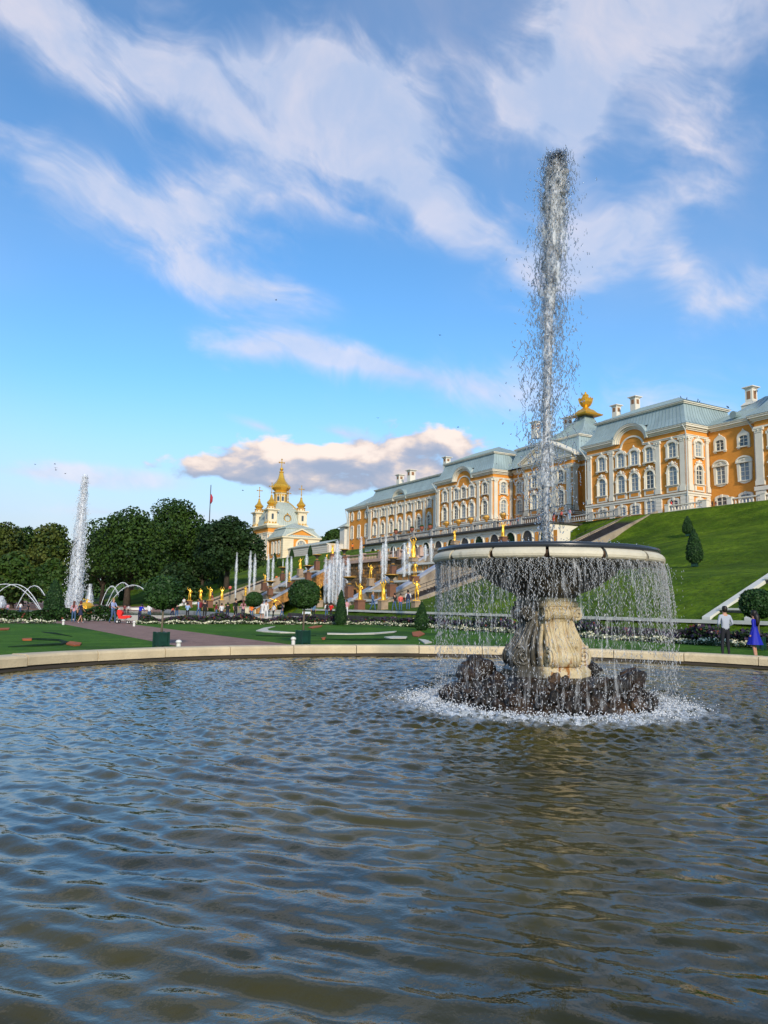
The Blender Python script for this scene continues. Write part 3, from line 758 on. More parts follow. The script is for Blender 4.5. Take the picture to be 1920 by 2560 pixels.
    P = np.stack([c[:, 0] + rad * np.cos(th), c[:, 1] + rad * np.sin(th), 2.45 + top * t * 1.005], -1)
    D = np.stack([rw.normal(0, .35, n), rw.normal(0, .35, n), np.ones(n)], -1)
    parts.append(drops(P, D, rw.uniform(.012, .06, n), rw.uniform(.005, .014, n)))
    # hanging ligaments: wandering chains of drops
    for i in range(300):
        t0 = 1 - rw.random() ** 1.2 * .85; side = rw.choice([-1, 1]); e = .09 + .16 * min(1, (1.05 - t0) * 2.2) + .12 * (t0 < .55)
        off = side * rw.uniform(.3, 1.15) * e * 1.35; dep = rw.normal(0, .16)
        base = np.array([Rh.x * off + Fh.x * dep, Rh.y * off + Fh.y * dep]) + lean * t0 ** 2
        m_ = rw.integers(4, 13); pt = np.array([base[0], base[1], 2.45 + top * t0]); pp = []; dd = []
        dirv = np.array([0, 0, -1.0])
        for q in range(m_):
            dirv = dirv * .6 + np.array([rw.normal(0, .5), rw.normal(0, .5), -.5]); dirv /= np.linalg.norm(dirv)
            ln = rw.uniform(.025, .055); pp.append(pt + dirv * ln * .5); dd.append(dirv.copy()); pt = pt + dirv * ln
        parts.append(drops(np.array(pp), np.array(dd), np.full(m_, .034), rw.uniform(.006, .012, m_)))
    # free drops, widest low down
    n = 1500
    t = rw.beta(1.6, 1.5, n) * .86
    sgn = rw.choice([-1, 1], n, p=[.52, .48]); off = sgn * np.abs(rw.normal(0, 1, n)) * (.16 + .24 * np.clip((.8 - t) / .7, 0, 1)); dep = rw.normal(0, .22, n)
    P = np.stack([Rh.x * off + Fh.x * dep + lean[0] * t ** 2, Rh.y * off + Fh.y * dep + lean[1] * t ** 2, 2.5 + top * t], -1)
    D = np.stack([rw.normal(0, .6, n), rw.normal(0, .6, n), np.ones(n)], -1)
    parts.append(drops(P, D, rw.uniform(.010, .045, n), rw.uniform(.006, .018, n)))
    # a collar of splash on the bowl
    n = 900; th = rw.random(n) * 6.283; rad = 2.0 * np.sqrt(rw.random(n))
    P = np.stack([rad * np.cos(th), rad * np.sin(th), 2.68 + np.abs(rw.normal(0, .06, n))], -1)
    parts.append(drops(P, rw.normal(size=(n, 3)), rw.uniform(.008, .02, n), rw.uniform(.005, .012, n)))
    for (f_, q0) in ((1.0, .0), (1.55, .08)):
        b = MB(); vs = []; fs = []; K2 = 60; S2 = 16
        for i in range(K2 + 1):
            t = .18 + .81 * i / K2; c_ = cx(t); rb = f_ * (.03 + .115 * min(1, (t - .12) / .5) + .05 * math.sin(t * 9)) * (1 if t < .9 else math.sqrt(max(.03, (1.0 - t) / .1)))
            for j in range(S2):
                a_ = 6.2832 * j / S2; q_ = rb * (1 + .7 * mnoise.noise(Vector((math.cos(a_) * 1.6 + q0 * 50, math.sin(a_) * 1.6, t * 22)))); vs.append((c_[0] + q_ * math.cos(a_), c_[1] + q_ * math.sin(a_), 2.45 + top * t))
        for i in range(K2):
            for j in range(S2): k = (j + 1) % S2; fs.append((i * S2 + j, i * S2 + k, (i + 1) * S2 + k, (i + 1) * S2 + j))
        b.add(vs, fs); b.build('jet_plume', MATS['plume_film'], root, smooth=True)
    drop_obj('jet_spray', parts, 'spray_clear', root, 'grey ragged spray falling back round the tall jet')
    # ---- water: curtain off the rim
    parts = []
    wind = np.array([Rh.x, Rh.y]) * .12
    nst = 430
    for i in range(nst):
        th = 2 * math.pi * (i + rw.random()) / nst; r0 = 2.10 + rw.normal(0, .035)
        v0 = rw.uniform(.02, .16); z0 = 2.45
        tt = rw.uniform(0, .02); pp = []; dd = []; ll = []; ww = []
        end = math.sqrt(2 * (z0 - WZ) / 9.81); phase = rw.random() * 6
        weight = rw.uniform(.6, 1.5)
        cont = rw.uniform(.20, .52)
        while tt < end:
            z = z0 - 4.905 * tt * tt; vz = 9.81 * tt
            step = rw.uniform(.010, .018) if tt < cont else rw.uniform(.012, .06)
            rr_ = r0 + v0 * tt * 1.6
            wob = .022 * math.sin(tt * 38 + phase) + rw.normal(0, .010 + .03 * tt)
            px_ = rr_ * math.cos(th) - wob * math.sin(th) + wind[0] * tt * 1.6; py_ = rr_ * math.sin(th) + wob * math.cos(th) + wind[1] * tt * 1.6
            ln = max(.012, vz * step * .6) if tt < cont else rw.uniform(.014, .045)
            pp.append((px_, py_, z)); dd.append((rw.normal(0, .42), rw.normal(0, .42), 1)); ll.append(min(.06, ln * 1.5)); ww.append(rw.uniform(.0032, .0068) * weight)
            tt += step if tt < cont else step + .012
        parts.append(drops(pp, dd, np.array(ll), np.array(ww)))
    n = 1500; th = rw.random(n) * 6.283; rad = 2.14 + np.abs(rw.normal(0, .14, n)); z = rw.uniform(WZ, 2.4, n)
    P = np.stack([rad * np.cos(th) + wind[0] * .5, rad * np.sin(th) + wind[1] * .5, z], -1)
    parts.append(drops(P, np.stack([rw.normal(0, .3, n), rw.normal(0, .3, n), np.ones(n)], -1), rw.uniform(.012, .034, n), rw.uniform(.003, .006, n)))
    drop_obj('water_curtain', parts, 'spray', root, 'curtain of falling water strands round the bowl rim')
    b = MB(); vs = []; fs = []; S2 = 120; ZZ = [2.44, 2.2, 1.9, 1.55, 1.15, .75, .35, 0.0]
    for i, z in enumerate(ZZ):
        tt = math.sqrt(2 * (2.45 - z) / 9.81)
        for j in range(S2):
            a_ = 6.2832 * j / S2; q_ = 2.11 + .12 * tt + .05 * mnoise.noise(Vector((math.cos(a_) * 6, math.sin(a_) * 6, z * 1.5))); vs.append((q_ * math.cos(a_) + wind[0] * tt * 1.6, q_ * math.sin(a_) + wind[1] * tt * 1.6, z))
    for i in range(len(ZZ) - 1):
        for j in range(S2): k = (j + 1) % S2; fs.append((i * S2 + j, i * S2 + k, (i + 1) * S2 + k, (i + 1) * S2 + j))
    b.add(vs, fs); b.build('water_film', MATS['curtain_film'], root, smooth=True)
    # splash on rocks and pool
    parts = []
    n = 4200; th = rw.random(n) * 6.283; rad = 2.35 + rw.normal(0, .24, n); z = WZ + np.abs(rw.normal(0, .065, n)) + .01
    P = np.stack([rad * np.cos(th), rad * np.sin(th), z], -1)
    parts.append(drops(P, rw.normal(size=(n, 3)) + np.array([0, 0, .6]), rw.uniform(.008, .026, n), rw.uniform(.006, .013, n)))
    n = 1500; th = rw.random(n) * 6.283; rad = rw.uniform(.9, 2.1, n); z = np.clip(.50 - .40 * (rad - .85), 0, 1) * rw.uniform(.2, 1.25, n)
    P = np.stack([rad * np.cos(th), rad * np.sin(th), z + .05], -1)
    parts.append(drops(P, rw.normal(size=(n, 3)), rw.uniform(.008, .022, n), rw.uniform(.004, .008, n)))
    drop_obj('splash', parts, 'spray_white', root, 'white splash where the falling water meets the pool')
build_fountain()

# ================================================================ THE PALACE
MW, MO, MRF, MG, MGP = MATS['stucco_white'], MATS['stucco_orange'], MATS['roof_metal'], MATS['glass_dark'], MATS['glass_pale']
def arch_pts(w, h, rise, n=10):
    """outline of an opening from bottom left round the arched top to bottom right"""
    pts = [(-w / 2, 0), (-w / 2, h - rise)]
    for i in range(1, n): a = math.pi * (1 - i / n); pts.append((w / 2 * math.cos(a), h - rise + rise * math.sin(a)))
    return pts + [(w / 2, h - rise), (w / 2, 0)]
def ring(b, inner, outer, y0, y1, mi=None):
    """a frame between two outlines of equal count, from depth y0 (front) to y1 (back)"""
    n = len(inner)
    vs = [(x, y0, z) for x, z in outer] + [(x, y0, z) for x, z in inner] + [(x, y1, z) for x, z in outer] + [(x, y1, z) for x, z in inner]
    fs = []
    for i in range(n - 1):
        fs += [(i, n + i, n + i + 1, i + 1), (i, i + 1, 2 * n + i + 1, 2 * n + i), (n + i, 3 * n + i, 3 * n + i + 1, n + i + 1)]
    fs += [(0, 2 * n, 3 * n, n), (n - 1, 2 * n - 1, 4 * n - 1, 3 * n - 1)]
    b.add(vs, fs, mi)
def win_parts(kind):
    fr, pane, bars, apron = MB(), MB(), MB(), None
    if kind == 'arch':
        w, h = 1.45, 2.75; o = arch_pts(w, h, w / 2); out = arch_pts(2.15, 3.12, 1.05)
        ring(fr, o, out, -.26, .0); ring(fr, [(x * 1.26, z + .02) for x, z in o], [(x * 1.34, z * 1.02 + .02) for x, z in o], -.34, -.26)
        fr.box(-1.2, 1.2, -.42, 0, -.13, 0); fr.box(-1.12, 1.12, -.20, 0, -1.08, -.13)
        fr.box(-1.18, -.98, -.34, -.26, 1.78, 2.0); fr.box(.98, 1.18, -.34, -.26, 1.78, 2.0)
        fr.lathe([(.0, -.3), (.30, -.1), (.34, .12), (.2, .34), (.0, .46)], 8, (0, -.24, 3.15), sy=.5, cap=False)
        for s in (-1, 1): fr.lathe([(0, -.22), (.2, 0), (.0, .24)], 6, (s * .52, -.22, 3.22), sy=.5, cap=False); fr.lathe([(0, -.15), (.15, 0), (.0, .16)], 6, (s * .85, -.22, 2.98), sy=.5, cap=False)
        apron = MB(); apron.box(-.72, .72, -.235, -.19, -.86, -.34)
        hb = (.68, 1.36, 2.02)
    elif kind == 'top':
        w, h = 1.42, 2.2; o = arch_pts(w, h, .42); out = [(-1.1, -.02), (-1.1, 2.05)] + [(1.1 * math.cos(math.pi * (1 - i / 10)) * (.55 if 2 < i < 8 else .95), 2.05 + (.75 * math.sin(math.pi * i / 10))) for i in range(1, 10)] + [(1.1, 2.05), (1.1, -.02)]
        ring(fr, o, out, -.24, .0)
        fr.box(-1.18, 1.18, -.36, 0, -.20, 0); fr.box(-1.25, -.85, -.20, 0, -.42, -.2); fr.box(.85, 1.25, -.20, 0, -.42, -.2); fr.box(-1.24, -1.0, -.30, 0, 1.72, 2.12); fr.box(1.0, 1.24, -.30, 0, 1.72, 2.12)
        fr.lathe([(.0, -.2), (.24, 0), (.12, .26), (.0, .38)], 8, (0, -.22, 2.78), sy=.5, cap=False)
        ring(fr, [(x * 1.05, z + .05) for x, z in o[1:-1]], [(x * 1.28, z * 1.0 + .26) for x, z in o[1:-1]], -.34, -.2)
        hb = (.6, 1.2, 1.75)
    elif kind == 'base':
        w, h = 1.5, 1.35; o = arch_pts(w, h, .28); out = arch_pts(2.1, 1.72, .42)
        ring(fr, o, out, -.16, 0); fr.box(-1.1, 1.1, -.22, 0, -.1, 0); fr.box(-.16, .16, -.24, 0, 1.30, 1.80); hb = (.5, .95)
    elif kind == 'door':
        w, h = 1.6, 2.35; o = arch_pts(w, h, .2); out = arch_pts(2.3, 2.68, .36); ring(fr, o, out, -.16, 0); fr.box(-.16, .16, -.24, 0, 2.3, 2.75); hb = (.6, 1.2, 1.8)
    elif kind == 'tall':
        w, h = 1.45, 2.5; o = arch_pts(w, h, .08); out = [(-1.08, -.05), (-1.2, 2.35)] + [(1.3 * math.cos(math.pi * (1 - i / 10)), 2.45 + 1.0 * math.sin(math.pi * i / 10)) for i in range(1, 10)] + [(1.2, 2.35), (1.08, -.05)]
        ring(fr, o, out, -.22, 0); fr.box(-1.02, 1.02, -.3, 0, -.16, 0)
        fr.prism([(-1.0, -.16), (1.0, -.16), (.6, -.36), (.15, -.46), (-.15, -.46), (-.6, -.36)][::-1], lambda u, v, d: (u, d, v), -.18, 0)
        fr.box(-1.3, 1.3, -.36, 0, 2.5, 2.66); ring(fr, [(1.1 * math.cos(math.pi * (1 - i / 10)), 2.66 + .62 * math.sin(math.pi * i / 10)) for i in range(11)], [(1.3 * math.cos(math.pi * (1 - i / 10)), 2.66 + .84 * math.sin(math.pi * i / 10)) for i in range(11)], -.36, -.1)
        fr.lathe([(0, -.25), (.3, 0), (0, .25)], 8, (0, -.22, 2.95), sy=.5, cap=False)
        hb = (.62, 1.25, 1.88)
    elif kind == 'small':
        w, h = 1.35, 1.5; o = arch_pts(w, h, .3); out = [(-1.0, -.05), (-1.0, 1.35)] + [(1.0 * math.cos(math.pi * (1 - i / 10)) * (.7 if 2 < i < 8 else 1), 1.35 + (.95 * math.sin(math.pi * i / 10) ** 1.4)) for i in range(1, 10)] + [(1.0, 1.35), (1.0, -.05)]
        ring(fr, o, out, -.22, 0); fr.box(-1.06, 1.06, -.3, 0, -.17, 0); fr.box(-1.0, -.6, -.2, 0, -.34, -.17); fr.box(.6, 1.0, -.2, 0, -.34, -.17); hb = (.55, 1.05)
        fr.lathe([(0, -.2), (.18, 0), (0, .3)], 8, (0, -.22, 2.25), sy=.5, cap=False)
    elif kind == 'narrow':
        w, h = 1.15, 3.0; o = arch_pts(w, h, .1); out = arch_pts(1.8, 3.55, .5); ring(fr, o, out, -.2, 0); fr.box(-.95, .95, -.28, 0, -.16, 0); fr.prism([(-.9, -.16), (.9, -.16), (0, -.6)][::-1], lambda u, v, d: (u, d, v), -.16, 0); hb = (.75, 1.5, 2.25)
    elif kind == 'nsmall':
        w, h = .95, 1.55; o = arch_pts(w, h, .3); out = arch_pts(1.7, 2.0, .55); ring(fr, o, out, -.2, 0); fr.box(-.9, .9, -.28, 0, -.16, 0); fr.prism([(-.8, -.16), (.8, -.16), (0, -.55)][::-1], lambda u, v, d: (u, d, v), -.16, 0); fr.prism([(-.5, 1.9), (.5, 1.9), (0, 2.45)], lambda u, v, d: (u, d, v), -.16, 0); hb = (.55, 1.1)
    n = len(o); pane.add([(x, -.03, z) for x, z in o], [tuple(range(n - 1, -1, -1))])
    t = .045
    bars.box(-t * 1.3, t * 1.3, -.10, -.03, 0, h - .02); bars.box(-w / 2, -w / 2 + .07, -.10, -.03, 0, h * .8); bars.box(w / 2 - .07, w / 2, -.10, -.03, 0, h * .8)
    for z in hb: bars.box(-w / 2, w / 2, -.085, -.035, z - t * .8, z + t * .8)
    if kind in ('arch',): bars.box(-w / 2, w / 2, -.11, -.03, 1.98, 2.10)
    return fr, pane, bars, apron
WM = {}
for k_ in ('arch', 'top', 'base', 'door', 'tall', 'small', 'narrow', 'nsmall'):
    fr, pane, bars, apron = win_parts(k_)
    WM[k_] = (fr.mesh('window', MW), pane.mesh('pane', MG), bars.mesh('glazing_bars', MW), apron.mesh('apron', MO) if apron else None, pane.mesh('pane', MGP))
def window(root, kind, p, face=0.0, sx=1.0, sz=1.0, pale=None):
    o = link('window' if kind != 'door' else 'door', WM[kind][0], root, p, (0, 0, face), (sx, 1, sz))
    pale = random.random() < .55 if pale is None else pale
    link('pane', WM[kind][4 if pale else 1], o); link('glazing_bars', WM[kind][2], o)
    if WM[kind][3]: link('apron', WM[kind][3], o)
    return o
def pilaster_mesh(w=.82, base=True):
    b = MB(); h = w / 2
    b.box(-h, h, -.24, 0, .85, 7.35); b.box(-h * 1.12, h * 1.12, -.30, 0, .62, .87); b.box(-h * 1.25, h * 1.25, -.34, 0, 0, .64)
    b.box(-h * 1.05, h * 1.05, -.30, 0, 7.33, 7.45); b.frustum(0, -.14, 7.43, 7.86, h * .95, .16, h * 1.25, .24); b.box(-h * 1.45, h * 1.45, -.42, 0, 7.84, 8.0)
    for s in (-1, 1): b.tube([(s * h * 1.18, -.40, 7.72), (s * h * 1.18, -.05, 7.72)], .15, 8)
    b.lathe([(0, -.12), (.13, 0), (0, .14)], 6, (0, -.36, 7.66), cap=False)
    return b.mesh('pilaster', MW)
PIL = pilaster_mesh(); PILW = pilaster_mesh(1.1)
def pier_mesh(w, hz=2.65, d=.22):
    b = MB(); n = 5; s = hz / n
    for i in range(n): b.box(-w / 2, w / 2, -d, 0, i * s + .03, (i + 1) * s - .03); b.box(-w / 2 + .03, w / 2 - .03, -d + .05, 0, (i + 1) * s - .035, (i + 1) * s + .035)
    return b.mesh('rusticated_pier', MW)
PIER = pier_mesh(1.05); PIERW = pier_mesh(1.5); QUOIN = pier_mesh(1.1, 12.2, .16)
ZB, ZS, ZT, ZE = 15.45, 18.15, 26.9, 28.72      # base, string course, capitals, eaves
def block_trim(b, x0, x1, y0, y1, z0=ZB, e=0.0, gap=None):
    """string course, architrave and stepped cornice round a block"""
    b.box(x0 - .16, x1 + .16, y0 - .16, y1, ZS + .02, ZS + .34); b.box(x0 - .28, x1 + .28, y0 - .28, y1, ZS + .34, ZS + .60)
    b.box(x0 - .12, x1 + .12, y0 - .12, y1, z0 - .1, z0 + .35)
    if gap:
        for d, a, c in ((.15, .004, .20), (.24, .20, .30)):
            b.box(x0 - d, gap[0], y0 - d, y0 + .3, ZT + a, ZT + c); b.box(gap[1], x1 + d, y0 - d, y0 + .3, ZT + a, ZT + c); b.box(x1 - .3, x1 + d, y0 + .3, y1, ZT + a, ZT + c)
    else:
        b.box(x0 - .15, x1 + .15, y0 - .15, y1, ZT + .004, ZT + .20); b.box(x0 - .24, x1 + .24, y0 - .24, y1, ZT + .20, ZT + .30)
def cornice(b, x0, x1, y0, y1, z=ZE):
    b.box(x0 - .18, x1 + .18, y0 - .18, y1, z - .86, z - .66); b.box(x0 - .36, x1 + .36, y0 - .36, y1, z - .66, z - .42)
    b.box(x0 - .62, x1 + .62, y0 - .62, y1, z - .42, z - .16); b.box(x0 - .72, x1 + .72, y0 - .72, y1, z - .16, z)
def cornice_gap(b, x0, x1, y0, y1, g0, g1, z=ZE):
    """cornice of a block whose front breaks for an arched gable between g0 and g1"""
    for d, a, c in ((.18, .86, .66), (.36, .66, .42), (.62, .42, .16), (.72, .16, 0)):
        if g0 is not None: b.box(x0 - d, g0, y0 - d, y0 + .4, z - a, z - c); b.box(x0 - d, x0 + .4, y0 + .4, y1, z - a, z - c)
        if g1 is not None: b.box(g1, x1 + d, y0 - d, y0 + .4, z - a, z - c); b.box(x1 - .4, x1 + d, y0 + .4, y1, z - a, z - c)
def hip_roof(b, sm, x0, x1, y0, y1, levels, ridge_z, seam=.75, top_line=None, over=.78, gap=None):
    """bell-shaped mansard: levels = (z, inset); then a low hip to a ridge"""
    L = [(ZE if levels is None else levels[0][0], -over)] + [(z, i) for z, i in levels[1:]]
    rings = [[(x0 + i, y0 + i, z), (x1 - i, y0 + i, z), (x1 - i, y1 - i, z), (x0 + i, y1 - i, z)] for z, i in L]
    for q_, (A, B) in enumerate(zip(rings[:-1], rings[1:])):
        if gap and q_ < 2:
            b.add(A + B, [(1, 2, 6, 5), (2, 3, 7, 6), (3, 0, 4, 7)])
            for (xa, xb, ya, yb) in ((A[0][0], gap[0], B[0][0], gap[0]), (gap[1], A[1][0], gap[1], B[1][0])):
                b.add([(xa, A[0][1], A[0][2]), (xb, A[0][1], A[0][2]), (yb, B[0][1], B[0][2]), (ya, B[0][1], B[0][2])], [(0, 1, 2, 3)])
        else:
            b.add(A + B, [(0, 1, 5, 4), (1, 2, 6, 5), (2, 3, 7, 6), (3, 0, 4, 7)])
    for side in (0, 1):
        l0 = Vector(rings[0][side]); l1 = Vector(rings[0][(side + 1) % 4]); n = int((l1 - l0).length / seam)
        for k in range(1, n):
            t = k / n
            xx = l0.x + (l1.x - l0.x) * t
            pts = [Vector(r_[side]).lerp(Vector(r_[(side + 1) % 4]), t) for r_ in (rings[2:] if gap and side == 0 and gap[0] - .2 < xx < gap[1] + .2 else rings)]
            off = Vector((0, -.02, .01)) if side == 0 else Vector((.02, 0, .01))
            sm.tube([p + off for p in pts], .032, 4, cap=False)
    z, i = L[-1]
    return x0 + i, x1 - i, y0 + i, y1 - i, z
def top_hip(b, sm, x0, x1, y0, y1, z, rz, seam=.75, trim=None):
    if trim is not None:
        trim.box(x0 - .25, x1 + .25, y0 - .25, y1 + .25, z - .04, z + .14); trim.box(x0 - .42, x1 + .42, y0 - .42, y1 + .42, z + .14, z + .30); z += .30; x0 -= .48; x1 += .48; y0 -= .48; y1 += .48
    yc = (y0 + y1) / 2; d = (y1 - y0) / 2; xa, xb = x0 + min(d, (x1 - x0) / 2 - .1), x1 - min(d, (x1 - x0) / 2 - .1)
    b.add([(x0, y0, z), (x1, y0, z), (x1, y1, z), (x0, y1, z), (xa, yc, rz), (xb, yc, rz)], [(0, 1, 5, 4), (1, 2, 5), (2, 3, 4, 5), (3, 0, 4), (3, 2, 1, 0)])
    n = int((x1 - x0) / seam)
    for k in range(1, n):
        x = x0 + (x1 - x0) * k / n; t = min(1, (x - x0) / (xa - x0), (x1 - x) / (x1 - xb)); t = max(.02, t)
        sm.tube([(x, y0, z + .02), (x, y0 + (yc - y0) * t, z + (rz - z) * t + .02)], .03, 4, cap=False)
    n = int((y1 - y0) / seam)
    for k in range(1, n):
        y = y0 + (y1 - y0) * k / n; t = min((y - y0) / (yc - y0), (y1 - y) / (y1 - yc))
        sm.tube([(x1, y, z + .02), (x1 - (x1 - xb) * t, y, z + (rz - z) * t + .02)], .03, 4, cap=False)
def gable_arch(root, xc, yf, rx, rz, z0, irx, irz, iz):
    """gable wall with an arched cornice that springs from the level of the straight one"""
    b = MB(); N = 20
    def el(a, b_, zc): return [(a * math.cos(math.pi * (1 - i / N)), zc + b_ * math.sin(math.pi * i / N)) for i in range(N + 1)]
    b.prism([(-rx, z0 - 1.0)] + el(rx - .02, rz, z0 - .75)[1:-1] + [(rx, z0 - 1.0)], lambda u, v, d: (xc + u, d, v), yf - .03, yf + 2.2); g = b.build('gable', MO, root)
    b = MB(); zc = z0 - .86
    for k, (t0, t1, d) in enumerate(((.0, .22, .20), (.22, .46, .38), (.46, .72, .64), (.72, .88, .74))):
        ring(b, [(xc + x, z) for x, z in el(rx - .72 + t0, rz - .55 + t0, zc + .02)], [(xc + x, z) for x, z in el(rx - .72 + t1, rz - .55 + t1, zc + .02)], yf - d, yf + 2.6)
    b.build('arched_cornice', MW, g)
    b = MB(); ring(b, [(xc + x, z) for x, z in el(irx - .28, irz - .25, iz)], [(xc + x, z) for x, z in el(irx, irz, iz)], yf - .17, yf); b.build('arch_moulding', MW, g)
    b = MB(); o = el(rx + .18, rz + .36, zc + .02); n = len(o)
    b.add([(xc + x, yf - .8, z) for x, z in o] + [(xc + x * .92, yf + 2.9, z + .1) for x, z in o], [(i, i + 1, n + i + 1, n + i) for i in range(n - 1)]); b.build('gable_roof', MRF, g, smooth=True)
CHIM = None
def chimney(root, p, h=2.4, w=.62, base=False):
    b = MB(); b.box(-w, w, -w, w, -1.2, h); b.box(-w * 1.2, w * 1.2, -w * 1.2, w * 1.2, h, h + .16); b.box(-w * 1.55, w * 1.55, -w * 1.55, w * 1.55, h + .16, h + .30)
    if base: b.frustum(0, 0, .2, .7, w * 1.9, w * 1.9, w * 1.2, w * 1.2); b.box(-w * 1.7, w * 1.7, -w * 1.7, w * 1.7, -1.2, .2)
    o = b.build('chimney', MW, root, loc=p)
    q = MB(); q.box(w, w + .03, -w * .5, w * .5, h * .42, h * .86); q.box(-w * .5, w * .5, -w - .03, -w, h * .42, h * .86); q.build('chimney_panel', MATS['brick_panel'], o)
def pavilion(root, x0, x1, yf, yb, xs, trio, pil_x, ret=True, retwin=True):
    """one of the two big projecting blocks"""
    b = MB(); b.box(x0, x1, yf, yb, ZB, ZE - .2); b.build('wall', MO, root)
    b = MB(); block_trim(b, x0, x1, yf, yb, gap=(trio - 2.3, trio + 2.3)); b.build('string_course', MW, root)
    b = MB(); cornice_gap(b, x0, trio, yf, yb, trio - 3.0, None); b.build('cornice', MW, root); b = MB(); cornice_gap(b, trio, x1, yf, yb, None, trio + 3.0); b.build('cornice', MW, root)
    for x in xs: window(root, 'arch', (x, yf, 19.98)); window(root, 'top', (x, yf, 24.1))
    for x in xs: window(root, 'door' if abs(x - xs[3]) < .1 else 'base', (x, yf, 15.75 if abs(x - xs[3]) < .1 else 16.35))
    for x in pil_x:
        link('pilaster', PIL, root, (x, yf, ZS + .6 + .14)); link('rusticated_pier', PIER, root, (x, yf, ZB))
    # west return
    link('pilaster', PIL, root, (x1, yf + .55, ZS + .74), (0, 0, R(90))); link('rusticated_pier', PIER, root, (x1, yf + .55, ZB), (0, 0, R(90)))
    link('pilaster', PIL, root, (x1, yf + 4.35, ZS + .74), (0, 0, R(90)), (.75, 1, 1)); link('rusticated_pier', PIER, root, (x1, yf + 4.35, ZB), (0, 0, R(90)), (.75, 1, 1))
    window(root, 'arch', (x1, yf + 2.45, 19.98), R(90), .92); window(root, 'top', (x1, yf + 2.45, 24.1), R(90), .92); window(root, 'base', (x1, yf + 2.45, 16.35), R(90), .9)
    gable_arch(root, trio, yf, 3.3, 2.45, 28.72, 2.4, 1.85, 26.95)
    b, sm, tr = MB(), MB(), MB()
    a = hip_roof(b, sm, x0, x1, yf, yb, [(ZE, 0), (29.15, -.2), (30.1, .45), (31.3, .95), (32.3, 1.25)], 35, gap=(trio - 2.95, trio + 2.95))
    top_hip(b, sm, *a, 35.0, trim=tr)
    ro = b.build('roof', MRF, root); sm.build('roof_seam', MATS['roof_seam'], ro); tr.build('roof_cornice', MW, ro)
def build_palace():
    root = empty('palace', (-106.6, 91.6, ZB)); inv = Vector((106.6, -91.6, -ZB))
    tag(root, 'long orange and white baroque palace with pale green metal roofs on the terrace', 'palace')
    hold = empty('palace_hold'); hold.parent = root
    root.location = (0, 0, 0)
    bpy.data.objects.remove(hold)
    YF, YW = 91.6, 96.4
    pavilion(root, -94.0, -74.0, YF, 104.0, [-90.5, -86.4, -83.65, -80.65, -76.4], -84.1, [-93.3, -88.4, -79.05, -74.6])
    pavilion(root, -139.6, -119.6, YF, 104.0, [-136.3, -132.05, -129.35, -126.5, -122.05], -129.4, [-138.9, -134.2, -124.3, -120.2])
    # --- centre between them
    b = MB(); b.box(-119.5, -94.1, YW, 110, ZB, ZE - .22); b.build('wall', MO, root); b = MB(); b.box(-112.9, -100.2, 94.0, 100, ZB, ZE - .24); b.build('wall', MO, root)
    b = MB(); block_trim(b, -119.4, -94.2, YW, 109); block_trim(b, -112.9, -100.2, 94.0, 99); b.build('string_course', MW, root)
    b = MB(); cornice(b, -118.6, -95, YW, 109, ZE + .004); b.build('cornice', MW, root); b = MB(); cornice(b, -112.9, -100.2, 94.0, 99, ZE + .008); b.build('cornice', MW, root)
    for x in (-110.05, -106.45, -102.85): window(root, 'arch', (x, 94.0, 19.98)); window(root, 'top', (x, 94.0, 24.1)); window(root, 'base', (x, 94.0, 16.35))
    for x in (-117.2, -97.4): window(root, 'arch', (x, YW, 19.98)); window(root, 'top', (x, YW, 24.1)); window(root, 'base', (x, YW, 16.35))
    for x in (-112.3, -108.25, -104.65, -100.8): link('pilaster', PILW, root, (x, 94.0, ZS + .74))
    for x in (-115.2, -95.6): link('pilaster', PIL, root, (x, YW, ZS + .74), None, (.8, 1, 1))
    link('pilaster', PILW, root, (-100.2, 94.7, ZS + .74), (0, 0, R(90)), (.9, 1, 1))
    b = MB(); b.prism([(-113.6, ZE + .02), (-99.5, ZE + .02), (-106.55, 32.05)], lambda u, v, d: (u, d, v), 93.75, 97.5); ped = b.build('pediment', MATS['stucco_white'], root)
    b = MB()
    for s in (-1, 1):
        for (q, d) in ((0, .62), (.22, .9)):
            b.prism([(-106.55, 32.0 + q), (-106.55, 32.25 + q), (-106.55 + s * 7.5, ZE + .12 + q), (-106.55 + s * 7.5, ZE - .13 + q)][::s], lambda u, v, dd: (u, dd, v), 94.0 - d, 97.3)
    b.build('raking_cornice', MW, ped)
    b = MB()
    for q in range(16):
        x = -106.55 + random.uniform(-4.6, 4.6); zz = ZE + .35 + random.random() * max(.1, 2.3 - abs(x + 106.55) * .5)
        b.lathe([(0, -.3), (.34, 0), (0, .32)], 7, (x, 93.72, zz), sy=.45, cap=False)
    b.build('pediment_relief', MW, ped)
    b, sm, tr = MB(), MB(), MB()
    a = hip_roof(b, sm, -119.8, -99.8, 95.4, 112.2, [(ZE, 0), (29.15, -.2), (30.1, .45), (31.3, .95), (32.7, 1.25)], 36)
    x0, x1, y0, y1, z = a
    tr.box(x0 - .25, x1 + .25, y0 - .25, y1 + .25, z - .04, z + .14); tr.box(x0 - .42, x1 + .42, y0 - .42, y1 + .42, z + .14, z + .3); z += .3
    cx, cy = -106.6, 103.8; rings = []
    for (zz, t) in ((z, 0.0), (34.2, .42), (35.6, .68), (37.0, .84), (38.4, .93)):
        rings.append([(x0 - .45 + (cx - x0) * t, y0 - .45 + (cy - y0) * t, zz), (x1 + .45 + (cx - x1) * t, y0 - .45 + (cy - y0) * t, zz), (x1 + .45 + (cx - x1) * t, y1 + .45 + (cy - y1) * t, zz), (x0 - .45 + (cx - x0) * t, y1 + .45 + (cy - y1) * t, zz)])
